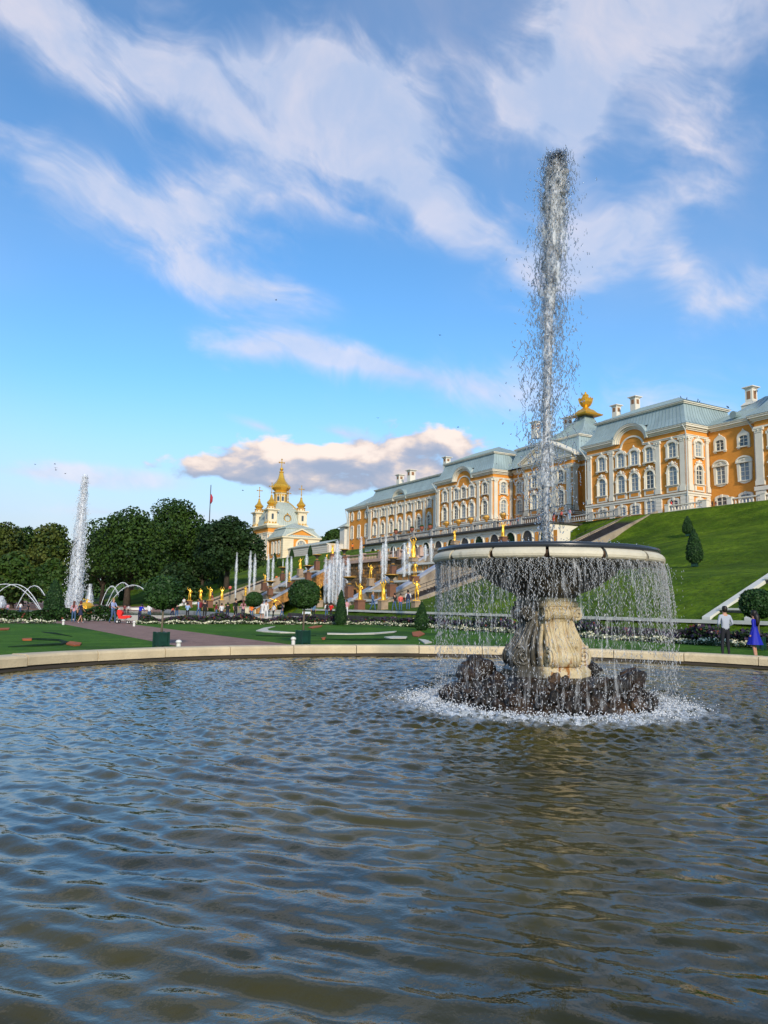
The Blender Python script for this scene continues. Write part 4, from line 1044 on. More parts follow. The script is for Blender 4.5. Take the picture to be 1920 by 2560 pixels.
    for A, B in zip(rings[:-1], rings[1:]): b.add(A + B, [(0, 1, 5, 4), (1, 2, 6, 5), (2, 3, 7, 6), (3, 0, 4, 7)])
    b.add(rings[-1], [(0, 1, 2, 3)])
    for side in (0, 1):
        for k in range(1, 18): sm.tube([Vector(r_[side]).lerp(Vector(r_[side + 1]), k / 18) + Vector((0, 0, .03)) for r_ in rings], .04, 4, cap=False)
    ro = b.build('roof', MRF, root); sm.build('roof_seam', MATS['roof_seam'], ro); tr.build('roof_cornice', MW, ro)
    b = MB(); G = (cx, cy, 38.3)
    b.frustum(cx, cy, 38.3, 38.55, 2.15, 2.15, 2.3, 2.3); b.frustum(cx, cy, 38.55, 38.75, 2.0, 2.0, 1.9, 1.9); b.frustum(cx, cy, 38.75, 39.6, 1.7, 1.7, .95, .95)
    b.lathe([(.8, 39.6), (.9, 39.75), (.5, 39.95), (.55, 40.1), (.95, 40.45), (1.25, 41.0), (1.38, 41.5), (1.42, 41.62), (1.15, 41.72), (.75, 41.85), (.55, 42.15), (.62, 42.4), (.5, 42.6), (.2, 42.75), (.22, 42.95), (.06, 43.2)], 14, (cx, cy, 0))
    for k in range(10): a_ = k * .6283; b.lathe([(0, -.12), (.16, 0), (0, .2)], 6, (cx + 1.3 * math.cos(a_), cy + 1.3 * math.sin(a_), 41.75), cap=False)
    b.build('gilded_crown', MATS['gold'], root)
    # balcony
    b = MB(); b.box(-112.6, -99.4, 92.3, 94, 18.1, 18.4)
    bal = b.build('balcony', MATS['stone_grey'], root)
    b = MB()
    for x in np.arange(-112.5, -99.4, .28): b.box(x, x + .05, 92.36, 92.40, 18.4, 19.6)
    for y in np.arange(92.4, 94, .28): b.box(-99.52, -99.48, y, y + .05, 18.4, 19.6)
    b.box(-112.6, -99.4, 92.33, 92.43, 19.6, 19.68); b.box(-99.54, -99.44, 92.4, 94, 19.6, 19.68); b.build('iron_railing', MATS['iron'], bal)
    # --- right wing (recessed) and the corner of the next block
    b = MB(); b.box(-73.9, -40, YW, 110, ZB, ZE - .26); b.build('wall', MO, root)
    b = MB(); b.box(-73.85, -40, YW - .12, 109, ZB, ZB + .3); cornice(b, -73.2, -40, YW, 109, ZE + .012); b.build('cornice', MW, root)
    for x in (-71.9, -68.05): window(root, 'tall', (x, YW, 20.05), pale=True); window(root, 'small', (x, YW, 24.95), pale=False); d_ = window(root, 'door', (x, YW, 15.7)); 
    b = MB(); b.box(-65.9, -40, 95.7, 108, ZB, ZE - .28); b.build('wall', MO, root)
    b = MB(); cornice(b, -65.9, -40, 95.7, 108, ZE + .016); b.box(-66.0, -40, 95.55, 108, ZT + .004, ZT + .24); b.box(-66.1, -40, 95.4, 108, ZS + .02, ZS + .6); b.build('string_course', MW, root)
    for x in (-65.2, -60.5, -55.8): link('pilaster', PILW, root, (x, 95.7, ZS + .74)); link('rusticated_pier', PIERW, root, (x, 95.7, ZB))
    for x in (-62.85, -58.1): window(root, 'arch', (x, 95.7, 19.98)); window(root, 'top', (x, 95.7, 24.1)); window(root, 'base', (x, 95.7, 16.35))
    b, sm, tr = MB(), MB(), MB()
    a = hip_roof(b, sm, -76, -40, YW, 110, [(ZE + .01, 0), (31.2, 4.0)], 33); top_hip(b, sm, *a, 33.4)
    prof = [(ZE + .02, -.8), (29.6, .2), (31.2, 1.6), (33.4, 2.8), (36.5, 4.0)]
    a = hip_roof(b, sm, -65.9, -46, 95.7, 108, prof, 37)
    ro = b.build('roof', MRF, root); sm.build('roof_seam', MATS['roof_seam'], ro); tr.box(a[0] - .3, a[1] + .3, a[2] - .3, a[3] + .3, a[4] - .05, a[4] + .3); tr.build('roof_cornice', MW, ro)
    b = MB(); b.tube([(-74.02, 90.9, ZE - .2), (-73.75, 91.2, ZE - 1.0), (-73.8, 91.35, ZE - 1.6), (-73.8, 91.35, ZB)], .09, 8); b.build('downpipe', MATS['pipe'], root)
    b = MB(); b.tube([(-66.9, 95.6, ZE - .1), (-66.9, 95.7, ZE - .5), (-66.25, 96.2, ZE - 2.0), (-66.25, 96.2, ZB)], .11, 8); b.build('downpipe', MATS['pipe'], root)
    b = MB(); b.tube([(-95.1, 90.9, ZE - .2), (-94.3, 91.3, ZE - 1.4), (-94.15, 91.45, ZE - 1.8), (-94.15, 91.45, ZB)], .09, 8); b.build('downpipe', MATS['pipe'], root)
    b = MB(); b.tube([(-140.7, 90.9, ZE - .2), (-139.9, 91.3, ZE - 1.4), (-139.75, 91.45, ZE - 1.8), (-139.75, 91.45, ZB)], .09, 8); b.build('downpipe', MATS['pipe'], root)
    for (x, y, z) in ((-69.2, 96.0, 29.6), (-83.0, 96.4, 33.6)):
        b = MB(); b.tube([(0, -.3, 0), (0, .9, 0)], [.55, .55], 12); b.build('dormer', MATS['roof_seam'], root, loc=(x, y, z))
    # --- left wing with pilasters
    b = MB(); b.box(-180.0, -139.7, YW, 108, ZB, ZE - .26); b.build('wall', MO, root)
    b = MB(); block_trim(b, -180.0, -140, YW, 107); cornice(b, -180.0, -140.4, YW, 107, ZE + .004); b.build('string_course', MW, root)
    wx = [-176.3, -171.95, -167.6, -163.25, -158.9, -154.5, -150.0, -145.3]
    for x in wx: window(root, 'arch', (x, YW, 20.1)); window(root, 'top', (x, YW, 24.75), sz=.86); window(root, 'base', (x, YW, 16.35))
    for i, x in enumerate([-178.9] + [(p + q) / 2 for p, q in zip(wx[:-1], wx[1:])] + [-143.0, -141.2]):
        link('pilaster', PIL, root, (x, YW, ZS + .74), None, (1.15, 1, 1)); link('rusticated_pier', PIER, root, (x, YW, ZB))
    gable_arch(root, -163.2, YW, 3.1, 2.3, 28.76, 2.2, 1.2, 27.2)
    b, sm, tr = MB(), MB(), MB()
    a = hip_roof(b, sm, -180, -134, YW, 108, [(ZE + .01, 0), (29.15, -.2), (30.1, .45), (31.2, .95), (32.0, 1.25)], 35); top_hip(b, sm, *a, 33.8, trim=tr)
    ro = b.build('roof', MRF, root); sm.build('roof_seam', MATS['roof_seam'], ro); tr.build('roof_cornice', MW, ro)
    bb = MB(); bb.box(-164.4, -158.2, 94.9, 96.4, 18.3, 18.55); bal = bb.build('balcony', MATS['iron'], root)
    b = MB()
    for x in np.arange(-164.3, -158.2, .26): b.box(x, x + .06, 94.95, 95.0, 18.55, 19.75)
    for y in np.arange(95, 96.4, .26): b.box(-158.3, -158.25, y, y + .06, 18.55, 19.75)
    b.box(-164.4, -158.2, 94.93, 95.03, 19.75, 19.84); b.build('iron_railing', MATS['iron'], bal)
    # --- plain end block
    y2 = 97.0
    b = MB(); b.box(-193.6, -179.9, y2, 107, ZB, ZE - .3); b.build('wall', MO, root)
    b = MB(); cornice(b, -193.6, -180.6, y2, 107, ZE - .02); b.box(-193.7, -180, y2 - .1, 106, ZB, ZB + 1.2); b.build('cornice', MW, root)
    for x in (-190.7, -186.6, -182.3): window(root, 'narrow', (x, y2, 20.2), pale=False); window(root, 'nsmall', (x, y2, 25.35), pale=False)
    link('quoin', QUOIN, root, (-193.05, y2, ZB + 1.0)); link('quoin', QUOIN, root, (-180.4, y2, ZB + 1.0), None, (.6, 1, 1))
    b, sm = MB(), MB(); a = hip_roof(b, sm, -193.6, -176, y2, 107, [(ZE - .02, 0), (29.6, 1.1)], 33); top_hip(b, sm, *a, 32.2)
    ro = b.build('roof', MRF, root); sm.build('roof_seam', MATS['roof_seam'], ro)
    b = MB(); b.tube([(-194.2, y2 - .6, ZE - .2), (-193.9, y2 - .3, ZE - 2.2), (-193.8, y2 - .2, ZE - 2.8), (-193.8, y2 - .2, ZB)], .12, 6); b.build('downpipe', MATS['pipe'], root)
    b = MB(); b.tube([(-180.2, y2 - 1.2, ZE + .4), (-180.0, y2 - .8, ZE - 1.8), (-180.0, y2 - .7, ZE - 2.4), (-180.0, y2 - .7, ZB)], .12, 6); b.build('downpipe', MATS['pipe'], root)
    for (x, y, Y, h, w, bs) in ((1541, 1040, 101, 2.0, .62, 0), (1588, 1022, 101, 2.2, .66, 0), (1879, 1018, 103, 3.4, .68, 1), (1340, 1082, 104, 2.4, .8, 0), (1420, 1068, 106, 2.0, .7, 0),
                                (1000, 1205, 103, 2.0, .8, 0), (1028, 1197, 103, 2.4, .9, 0), (1117, 1160, 99, 1.6, .7, 0)):
        chimney(root, atY(x, y, Y), h * .82, w * .88, bs)
build_palace()

# ================================================================ CHAPEL, GALLERY
def onion(b, c, r, z, k=8, a0=0.0):
    prof = [(.62, 0), (.66, .06), (.60, .12), (.78, .28), (.97, .50), (1.0, .66), (.93, .82), (.72, 1.02), (.50, 1.28), (.34, 1.60), (.25, 1.95), (.20, 2.2), (.26, 2.25), (.26, 2.32), (.12, 2.36)]
    b.lathe([(q * r, z + h * r * .98) for q, h in prof], k, (c[0], c[1], 0), a0=a0)
def cross(b, c, z, h, t):
    x, y = c
    b.tube([(x, y, z), (x, y, z + h)], t, 6); b.tube([(x, y - h * .30, z + h * .62), (x, y + h * .30, z + h * .62)], t, 6)
    for (dy, dz) in ((0, h), (-h * .30, h * .62), (h * .30, h * .62)): b.lathe([(0, -t * 2), (t * 2, 0), (0, t * 2)], 6, (x, y + dy, z + dz), cap=False)
    b.lathe([(0, -h * .16), (h * .10, 0), (0, h * .16)], 8, (x, y, z + h * .62), sx=.5, cap=False)
def build_chapel():
    MW = MATS['stucco_cream']
    root = empty('chapel'); tag(root, 'orange and white palace chapel with five gilded onion domes', 'chapel')
    gold = MATS['gold']; XW, XE, YN, YS, ZC = -235.5, -250.5, 89.0, 102.6, 27.2
    b = MB(); b.box(XE, XW, YN, YS, 13.5, ZC - .3); b.build('wall', MO, root)
    b = MB()
    for z0, z1, d in ((13.5, 16.6, .22), (16.6, 16.9, .4), (24.6, 24.9, .3), (26.3, 26.6, .35), (26.6, 27.0, .7), (27.0, 27.25, .95)): b.box(XE - d, XW + d, YN - d, YS, z0, z1)
    for i in range(6): b.box(XE - .25, XW + .25, YN - .25, YS, 13.6 + i * .5, 14.0 + i * .5)
    b.build('cornice', MW, root)
    for x in (-235.9, -237.2, -241.0, -245.0, -248.8, -250.1): link('pilaster', PIL, root, (x, YN, 17.0), None, (1, 1, .93))
    for x in (-239.1, -243.0, -246.9): window(root, 'narrow', (x, YN, 18.0), pale=False, sz=1.2); window(root, 'nsmall', (x, YN, 22.6), pale=False)
    for y in (YN + .6, YS - .6): link('pilaster', PIL, root, (XW, y, 17.0), (0, 0, R(90)), (1, 1, .93))
    # roof: four-sided dome rising to the drum
    cx, cy = -242.6, 95.8; b = MB(); rings = []
    for z, t in ((27.25, 1.0), (29.0, .94), (31.0, .83), (33.0, .66), (34.6, .48), (35.6, .34)):
        hx, hy = 7.2 * t, 6.4 * t; rings.append([(cx - hx, cy - hy, z), (cx + hx, cy - hy, z), (cx + hx, cy + hy, z), (cx - hx, cy + hy, z)])
    for A, B in zip(rings[:-1], rings[1:]): b.add(A + B, [(0, 1, 5, 4), (1, 2, 6, 5), (2, 3, 7, 6), (3, 0, 4, 7)])
    ro = b.build('dome_roof', MATS['roof_pale'], root)
    sm = MB()
    for k in range(1, 16): sm.tube([Vector(r_[1]).lerp(Vector(r_[2]), k / 16) + Vector((.03, 0, .02)) for r_ in rings], .04, 4, cap=False); sm.tube([Vector(r_[0]).lerp(Vector(r_[1]), k / 16) + Vector((0, -.03, .02)) for r_ in rings], .04, 4, cap=False)
    sm.build('roof_seam', MATS['roof_seam'], ro)
    g = MB()
    for k in (0, 1, 2, 3): g.tube([Vector(r_[k]) for r_ in rings[1:]], .22, 6)
    for k in range(14):
        a = k * 2 * math.pi / 14; g.lathe([(0, -.28), (.3, 0), (0, .28)], 6, (-235.85, cy + 1.15 * math.cos(a), 29.9 + 1.2 * math.sin(a)), sx=.6, cap=False)
    g.lathe([(0, -.9), (.25, -.3), (.0, 0)], 6, (-236.0, cy, 31.8), cap=False)
    for k in range(-6, 7): g.lathe([(0, -.3), (.28, 0), (0, .28)], 6, (cx + 2.5, cy + k * .35, 35.3 - abs(k) * .06), cap=False)
    g.build('gilded_ornament', gold, ro)
    b = MB(); b.lathe([(2.35, 35.2), (2.35, 35.7), (2.1, 35.8), (2.05, 38.4), (2.35, 38.6), (2.5, 38.9), (2.6, 39.3)], 8, (cx, cy, 0), a0=R(22.5)); dr = b.build('drum', MW, root)
    g = MB()
    for k in range(8):
        a = R(45 * k + 22.5); g.tube([(cx + 2.12 * math.cos(a), cy + 2.12 * math.sin(a), 35.8), (cx + 2.1 * math.cos(a), cy + 2.1 * math.sin(a), 38.5)], .22, 6)
        a = R(45 * k); g.lathe([(0, -.3), (.35, 0), (0, .4)], 6, (cx + 2.0 * math.cos(a), cy + 2.0 * math.sin(a), 38.2), cap=False)
    g.lathe([(2.5, 38.9), (2.75, 39.1), (2.6, 39.35)], 8, (cx, cy, 0), a0=R(22.5), cap=False); g.build('gilded_trim', gold, dr)
    for k in range(8):
        a = R(45 * k); w = MB(); w.box(-.38, .38, -.06, .06, 0, 1.5); w.build('window', MG, dr, loc=(cx + 1.98 * math.cos(a), cy + 1.98 * math.sin(a), 36.2)).rotation_euler = (0, 0, a + R(90))
    b = MB(); onion(b, (cx, cy), 3.25, 39.1, 8, R(22.5)); b.lathe([(0, -.65), (.5, -.4), (.65, 0), (.5, .4), (0, .65)], 10, (cx, cy, 47.3), cap=False); b.tube([(cx, cy, 46.0), (cx, cy, 47.6)], .22, 6); cross(b, (cx, cy), 47.8, 2.9, .16)
    b.build('onion_dome', gold, root)
    for (tx, ty) in ((-237.0, 90.4), (-237.0, 101.0), (-248.6, 90.4), (-248.6, 101.0)):
        b = MB(); b.box(tx - 1.55, tx + 1.55, ty - 1.55, ty + 1.55, 27.2, 32.0)
        for z0, z1, d in ((27.2, 27.8, 2.0), (31.9, 32.2, 1.75), (32.2, 32.6, 2.15)): b.box(tx - d, tx + d, ty - d, ty + d, z0, z1)
        b.lathe([(1.3, 32.6), (1.2, 33.7)], 8, (tx, ty, 0), a0=R(22.5)); tw = b.build('bell_tower', MW, root)
        w = MB(); w.box(tx + 1.5, tx + 1.6, ty - .36, ty + .36, 29.2, 31.0); w.box(tx - .36, tx + .36, ty - 1.6, ty - 1.5, 29.2, 31.0); w.build('window', MG, tw)
        g = MB()
        for sx in (-1, 1):
            for sy in (-1, 1): g.tube([(tx + sx * 1.45, ty + sy * 1.45, 28.0), (tx + sx * 1.35, ty + sy * 1.35, 32.0)], .14, 6); g.lathe([(0, -.3), (.3, 0), (0, .3)], 6, (tx + sx * 1.4, ty + sy * 1.4, 31.5), cap=False)
        for k in range(12): a = k * .5236; g.lathe([(0, -.4), (.36, 0), (0, .5)], 6, (tx + 1.95 * math.cos(a), ty + 1.95 * math.sin(a), 28.0), cap=False)
        for k in range(8): a = k * .785; g.lathe([(0, -.3), (.3, 0), (0, .3)], 6, (tx + 1.25 * math.cos(a), ty + 1.25 * math.sin(a), 33.1), cap=False)
        g.lathe([(1.4, 33.5), (1.55, 33.65), (1.4, 33.85)], 8, (tx, ty, 0), a0=R(22.5), cap=False); g.build('gilded_trim', gold, tw)
        b = MB(); onion(b, (tx, ty), 1.52, 33.8, 8, R(22.5)); b.lathe([(0, -.3), (.32, 0), (0, .3)], 8, (tx, ty, 38.2), cap=False); b.tube([(tx, ty, 37.2), (tx, ty, 38.6)], .12, 6); cross(b, (tx, ty), 38.4, 2.9, .13)
        b.build('onion_dome', gold, root)
    # west annex with pediment
    AX0, AX1, AY0, AY1, ZA = -235.4, -223.0, 89.4, 101.6, 22.6
    b = MB(); b.box(AX0, AX1, AY0, AY1, 14, ZA - .2); b.build('annex_wall', MO, root)
    b = MB(); n = 15
    for i in range(n):
        z0 = 14.4 + i * .54
        for (y0, y1) in ((AY0 - .08, AY0 + 3.4), (AY1 - 3.9, AY1 + .08)): b.box(AX1 - .1, AX1 + .16, y0, y1, z0, z0 + .46)
        b.box(AX1 - 1.6, AX1 + .15, AY0 - .16, AY0 + .1, z0, z0 + .46)
    b.box(AX1 - .05, AX1 + .08, AY0 - .05, AY0 + 3.35, 14, ZA - .5); b.box(AX1 - .05, AX1 + .08, AY1 - 3.85, AY1 + .05, 14, ZA - .5)
    for z0, z1, d in ((22.0, 22.25, .3), (22.25, 22.65, .65), (14, 16.2, .2)): b.box(AX0, AX1 + d, AY0 - d, AY1 + d, z0, z1)
    b.build('rustication', MW, root)
    yc = 95.4
    b = MB(); b.prism([(yc - 4.6, 22.66), (yc + 4.6, 22.66), (yc, 25.0)], lambda u, v, d: (d, u, v), AX1 - 3, AX1 + .15); pd = b.build('pediment', MO, root)
    b = MB()
    for s in (-1, 1): b.prism([(yc, 24.95), (yc, 25.4), (yc + s * 5.3, 23.0), (yc + s * 5.3, 22.6)][::s], lambda u, v, d: (d, u, v), AX1 - 3, AX1 + .65)
    b.build('raking_cornice', MW, pd)
    o = arch_pts(2.7, 3.6, 1.35, 12); b = MB(); ring(b, o, arch_pts(3.7, 4.1, 1.85, 12), -.3, 0); w = b.build('arched_window', MW, root, loc=(AX1, yc, 17.9)); w.rotation_euler = (0, 0, R(90))
    b = MB(); b.add([(x, -.06, z) for x, z in o], [tuple(range(len(o) - 1, -1, -1))]); b.build('pane', MGP, w)
    b = MB()
    for x in (-.5, .5): b.box(x - .06, x + .06, -.14, -.06, 0, 3.3)
    for z in (1.1, 2.2): b.box(-1.3, 1.3, -.14, -.06, z - .06, z + .06)
    for a in (45, 90, 135): b.tube([(0, -.1, 2.25), (1.25 * math.cos(R(a)), -.1, 2.25 + 1.25 * math.sin(R(a)))], .05, 4)
    b.build('glazing_bars', MW, w)
    for x in (-226.2, -229.0, -231.8): window(root, 'narrow', (x, AY0, 17.6), pale=False, sz=1.1)
    b, sm = MB(), MB(); a = hip_roof(b, sm, AX0, AX1, AY0, AY1, [(ZA + .05, 0), (24.0, .5), (25.4, 1.4)], 26, over=.7)
    b.box(a[0] - .3, a[1] + .3, a[2] - .3, a[3] + .3, 25.36, 25.55); top_hip(b, sm, a[0] - .3, a[1] + .3, a[2] - .3, a[3] + .3, 25.56, 27.6)
    ro = b.build('annex_roof', MATS['roof_pale'], root); sm.build('roof_seam', MATS['roof_seam'], ro)
mat('stucco_cream', (.80, .69, .47), .8, var=.06, vscale=.5)
mat('roof_pale', (.46, .50, .43), .62, var=.08, vscale=.5)
build_chapel()
def build_gallery():
    root = empty('gallery'); tag(root, 'low white banded gallery wall joining the palace to the chapel', 'gallery')
    x0, x1, y = -222.9, -194.2, 91.2
    b = MB(); b.box(x0, x1, y, 100, 14.6, 18.6); b.build('wall', MATS['stucco_band'], root)
    b = MB()
    for i in range(6): b.box(x0, x1, y - .14, y + .2, 14.75 + i * .6, 15.22 + i * .6)
    b.box(x0, x1, y - .4, 100, 18.55, 18.75); b.build('rustication', MATS['stucco_white'], root)
    b = MB(); b.add([(x0, y - .5, 18.76), (x1, y - .5, 18.76), (x1, 95, 20.2), (x0, 95, 20.2)], [(0, 1, 2, 3)]); b.build('roof', MATS['roof_pale'], root)
    b = MB()
    for x in np.arange(x0 + 1, x1, 3.0): b.box(x - .05, x + .05, y - 1.25, y - 1.15, 14.6, 16.0)
    b.box(x0, x1, y - 1.24, y - 1.16, 15.9, 16.0); b.box(x0, x1, y - 1.24, y - 1.16, 15.3, 15.38); b.build('railing', MATS['stucco_white'], root)
    o = MB(); o.box(-196.6, -193.7, 96, 104, 14.6, 23.6); o.build('end_bay', MATS['stucco_band'], root)
    b, sm = MB(), MB(); hip_roof(b, sm, -196.6, -193.0, 96, 104, [(23.6, 0), (25.2, 1.6)], 26, over=.7); b.build('end_bay_roof', MATS['roof_pale'], root)
build_gallery()

# ================================================================ FIGURES (people and statues share one skeleton)
BASEJ = dict(pel=(0, 0, .96), spi=(0, .01, 1.14), che=(0, .01, 1.36), nec=(0, .01, 1.49), hea=(0, -.005, 1.58), cro=(0, 0, 1.70),
             shl=(.18, .01, 1.42), ell=(.24, .03, 1.14), wrl=(.25, -.06, .90), hal=(.25, -.10, .80), shr=(-.18, .01, 1.42), elr=(-.24, .03, 1.14), wrr=(-.25, -.06, .90), har=(-.25, -.10, .80),
             hil=(.095, 0, .90), knl=(.105, -.02, .50), anl=(.105, .03, .09), tol=(.12, -.13, .04), hir=(-.095, 0, .90), knr=(-.105, -.02, .50), anr=(-.105, .03, .09), tor=(-.12, -.13, .04))
RADJ = dict(pel=(.150, .110), spi=(.128, .095), che=(.155, .105), nec=(.052, .055), hea=(.078, .090), cro=(.070, .082), sh=(.062, .062), el=(.045, .045), wr=(.032, .032), ha=(.036, .022), hi=(.088, .092), kn=(.060, .062), an=(.040, .044), to=(.036, .028))
EDGES = [('pel', 'spi', 'T'), ('spi', 'che', 'T'), ('che', 'nec', 'N'), ('nec', 'hea', 'H'), ('hea', 'cro', 'H')] + \
        [e for s in 'lr' for e in (('che', 'sh' + s, 'T'), ('sh' + s, 'el' + s, 'A'), ('el' + s, 'wr' + s, 'F'), ('wr' + s, 'ha' + s, 'S'), ('pel', 'hi' + s, 'P'), ('hi' + s, 'kn' + s, 'L'), ('kn' + s, 'an' + s, 'C'), ('an' + s, 'to' + s, 'B'))]
POSES = {
    'stand': {}, 'back': dict(ell=(.27, .05, 1.16), wrl=(.17, -.14, 1.06), hal=(.10, -.2, 1.08), elr=(-.27, .05, 1.16), wrr=(-.17, -.14, 1.06), har=(-.10, -.2, 1.08), anl=(.15, .05, .09), tol=(.17, -.1, .04)),
    'walk': dict(knl=(.10, -.14, .52), anl=(.10, -.20, .10), tol=(.11, -.36, .06), knr=(-.10, .05, .50), anr=(-.10, .26, .12), tor=(-.11, .14, .04), ell=(.24, .12, 1.16), wrl=(.24, .12, .92), hal=(.24, .10, .84), elr=(-.24, -.04, 1.15), wrr=(-.23, -.22, .98), har=(-.22, -.29, .93)),
    'phone': dict(elr=(-.25, -.02, 1.16), wrr=(-.16, -.24, 1.28), har=(-.12, -.28, 1.36), ell=(.25, -.02, 1.16), wrl=(.14, -.24, 1.26), hal=(.1, -.28, 1.34), hea=(0, -.02, 1.57)),
    'push': dict(ell=(.25, -.10, 1.18), wrl=(.22, -.34, 1.08), hal=(.2, -.42, 1.06), elr=(-.25, -.10, 1.18), wrr=(-.22, -.34, 1.08), har=(-.2, -.42, 1.06), knl=(.10, -.12, .52), anl=(.10, -.12, .10), tol=(.11, -.28, .05), anr=(-.10, .22, .11), tor=(-.11, .08, .04)),
    'lean': dict(spi=(0, -.06, 1.12), che=(0, -.16, 1.31), nec=(0, -.22, 1.42), hea=(0, -.27, 1.49), cro=(0, -.31, 1.60), shl=(.18, -.17, 1.36), shr=(-.18, -.17, 1.36), ell=(.24, -.32, 1.12), wrl=(.2, -.42, .98), hal=(.18, -.48, .96), elr=(-.24, -.32, 1.12), wrr=(-.2, -.42, .98), har=(-.18, -.48, .96)),
    'hero': dict(elr=(-.34, -.04, 1.56), wrr=(-.30, -.06, 1.80), har=(-.26, -.08, 1.88), ell=(.30, .02, 1.18), wrl=(.18, -.10, 1.02), hal=(.10, -.12, .98), knl=(.15, -.14, .52), anl=(.13, .02, .10), tol=(.16, -.13, .04), pel=(-.03, 0, .96), che=(.02, .01, 1.36)),
    'heroR': dict(ell=(.36, -.04, 1.44), wrl=(.42, -.10, 1.68), hal=(.44, -.12, 1.78), elr=(-.32, .02, 1.20), wrr=(-.16, -.12, 1.08), har=(-.08, -.14, 1.06), knr=(-.15, -.14, .52), anr=(-.13, .02, .10), tor=(-.16, -.13, .04), pel=(.03, 0, .96)),
    'modest': dict(elr=(-.27, -.02, 1.17), wrr=(-.08, -.16, 1.26), har=(0, -.18, 1.30), ell=(.26, -.02, 1.14), wrl=(.10, -.15, .98), hal=(.02, -.16, .94), knl=(.12, -.12, .52), pel=(.03, 0, .96), hea=(-.03, -.01, 1.57), cro=(-.04, 0, 1.69)),
    'carry': dict(elr=(-.30, -.02, 1.62), wrr=(-.16, -.04, 1.86), har=(-.08, -.04, 1.92), ell=(.30, -.02, 1.62), wrl=(.16, -.04, 1.86), hal=(.08, -.04, 1.92), knr=(-.15, -.12, .52)),
    'lunge': dict(pel=(0, 0, .82), spi=(.06, -.02, 1.0), che=(.14, -.04, 1.20), nec=(.19, -.05, 1.32), hea=(.22, -.06, 1.40), cro=(.25, -.05, 1.51), shl=(.32, -.03, 1.27), shr=(-.03, -.03, 1.27), ell=(.58, -.06, 1.24), wrl=(.80, -.10, 1.06), hal=(.88, -.12, 1.0), elr=(-.30, -.06, 1.40), wrr=(-.56, -.10, 1.46), har=(-.66, -.12, 1.46), hil=(.09, 0, .77), hir=(-.09, 0, .77), knl=(.36, -.12, .50), anl=(.40, .0, .09), tol=(.46, -.14, .04), knr=(-.34, .02, .40), anr=(-.66, .08, .10), tor=(-.76, .0, .04)),
    'sit': dict(pel=(0, 0, .52), spi=(0, .02, .70), che=(0, .02, .92), nec=(0, .01, 1.05), hea=(0, -.005, 1.14), cro=(0, 0, 1.26), shl=(.18, .01, .98), shr=(-.18, .01, .98), ell=(.24, -.02, .72), wrl=(.18, -.22, .60), hal=(.14, -.30, .58), elr=(-.24, -.02, .72), wrr=(-.18, -.22, .60), har=(-.14, -.30, .58), hil=(.095, -.04, .50), hir=(-.095, -.04, .50), knl=(.12, -.42, .50), anl=(.12, -.40, .09), tol=(.13, -.54, .04), knr=(-.12, -.42, .50), anr=(-.12, -.40, .09), tor=(-.13, -.54, .04)),
}
FIGC = {}
def figure(pose, sleeve='short', leg='long', fem=False, sub=1, statue=False):
    key = (pose, sleeve, leg, fem, sub, statue)
    if key in FIGC: return FIGC[key]
    J = dict(BASEJ); J.update(POSES[pose]); names = list(J); idx = {n: i for i, n in enumerate(names)}
    me = bpy.data.meshes.new('skeleton'); me.from_pydata([J[n] for n in names], [(idx[a], idx[b]) for a, b, _ in EDGES], [])
    ob = bpy.data.objects.new('skeleton', me); COL.objects.link(ob)
    ob.modifiers.new('skin', 'SKIN'); ss_ = ob.modifiers.new('sub', 'SUBSURF'); ss_.levels = sub
    sk = me.skin_vertices[0].data
    for n, i in idx.items():
        r_ = RADJ.get(n) or RADJ[n[:2]]; k = 1.0
        if fem: k = {'che': .88, 'spi': .84, 'sh': .82, 'el': .85, 'pel': 1.02, 'wr': .85}.get(n if n in RADJ else n[:2], .95)
        if statue: k *= 1.08
        sk[i].radius = (r_[0] * k, r_[1] * k); sk[i].use_root = (n == 'pel')
    dg = bpy.context.evaluated_depsgraph_get(); dg.update()
    out = bpy.data.meshes.new_from_object(ob.evaluated_get(dg)); bpy.data.objects.remove(ob); bpy.data.meshes.remove(me)
    n = len(out.polygons); C = np.empty(n * 3); out.polygons.foreach_get('center', C); C = C.reshape(-1, 3)
    best = np.full(n, 1e9); lab = np.zeros(n, int)
    L = {'T': 2, 'N': 0, 'H': 5, 'A': 2 if sleeve != 'none' else 0, 'F': 2 if sleeve == 'long' else 0, 'S': 0, 'P': 3, 'L': 3 if leg != 'bare' else 0, 'C': 3 if leg == 'long' else 0, 'B': 4}
    for a, b_, t in EDGES:
        p, q = np.array(J[a]), np.array(J[b_]); d = q - p; u = np.clip(((C - p) @ d) / (d @ d), 0, 1); ds = np.linalg.norm(C - p - u[:, None] * d, axis=1)
        rr = (RADJ.get(a) or RADJ[a[:2]])[0] * .6; ds = ds - rr
        m_ = ds < best; best[m_] = ds[m_]; lab[m_] = L[t]
    hz = np.array(J['hea']); hc = np.array(J['cro']); isH = lab == 5
    rel = C - (hz * .45 + hc * .55)
    hairy = (rel[:, 2] > .035) | (rel[:, 1] > .01)
    lab = np.where(isH, np.where(hairy, 1, 0), lab)
    out.materials.clear()
    for _ in range(5): out.materials.append(MATS['gold'] if statue else MATS['skin'])
    out.polygons.foreach_set('material_index', lab.astype(np.int32)); out.polygons.foreach_set('use_smooth', np.ones(n, bool))
    out.name = 'body'; FIGC[key] = out; return out

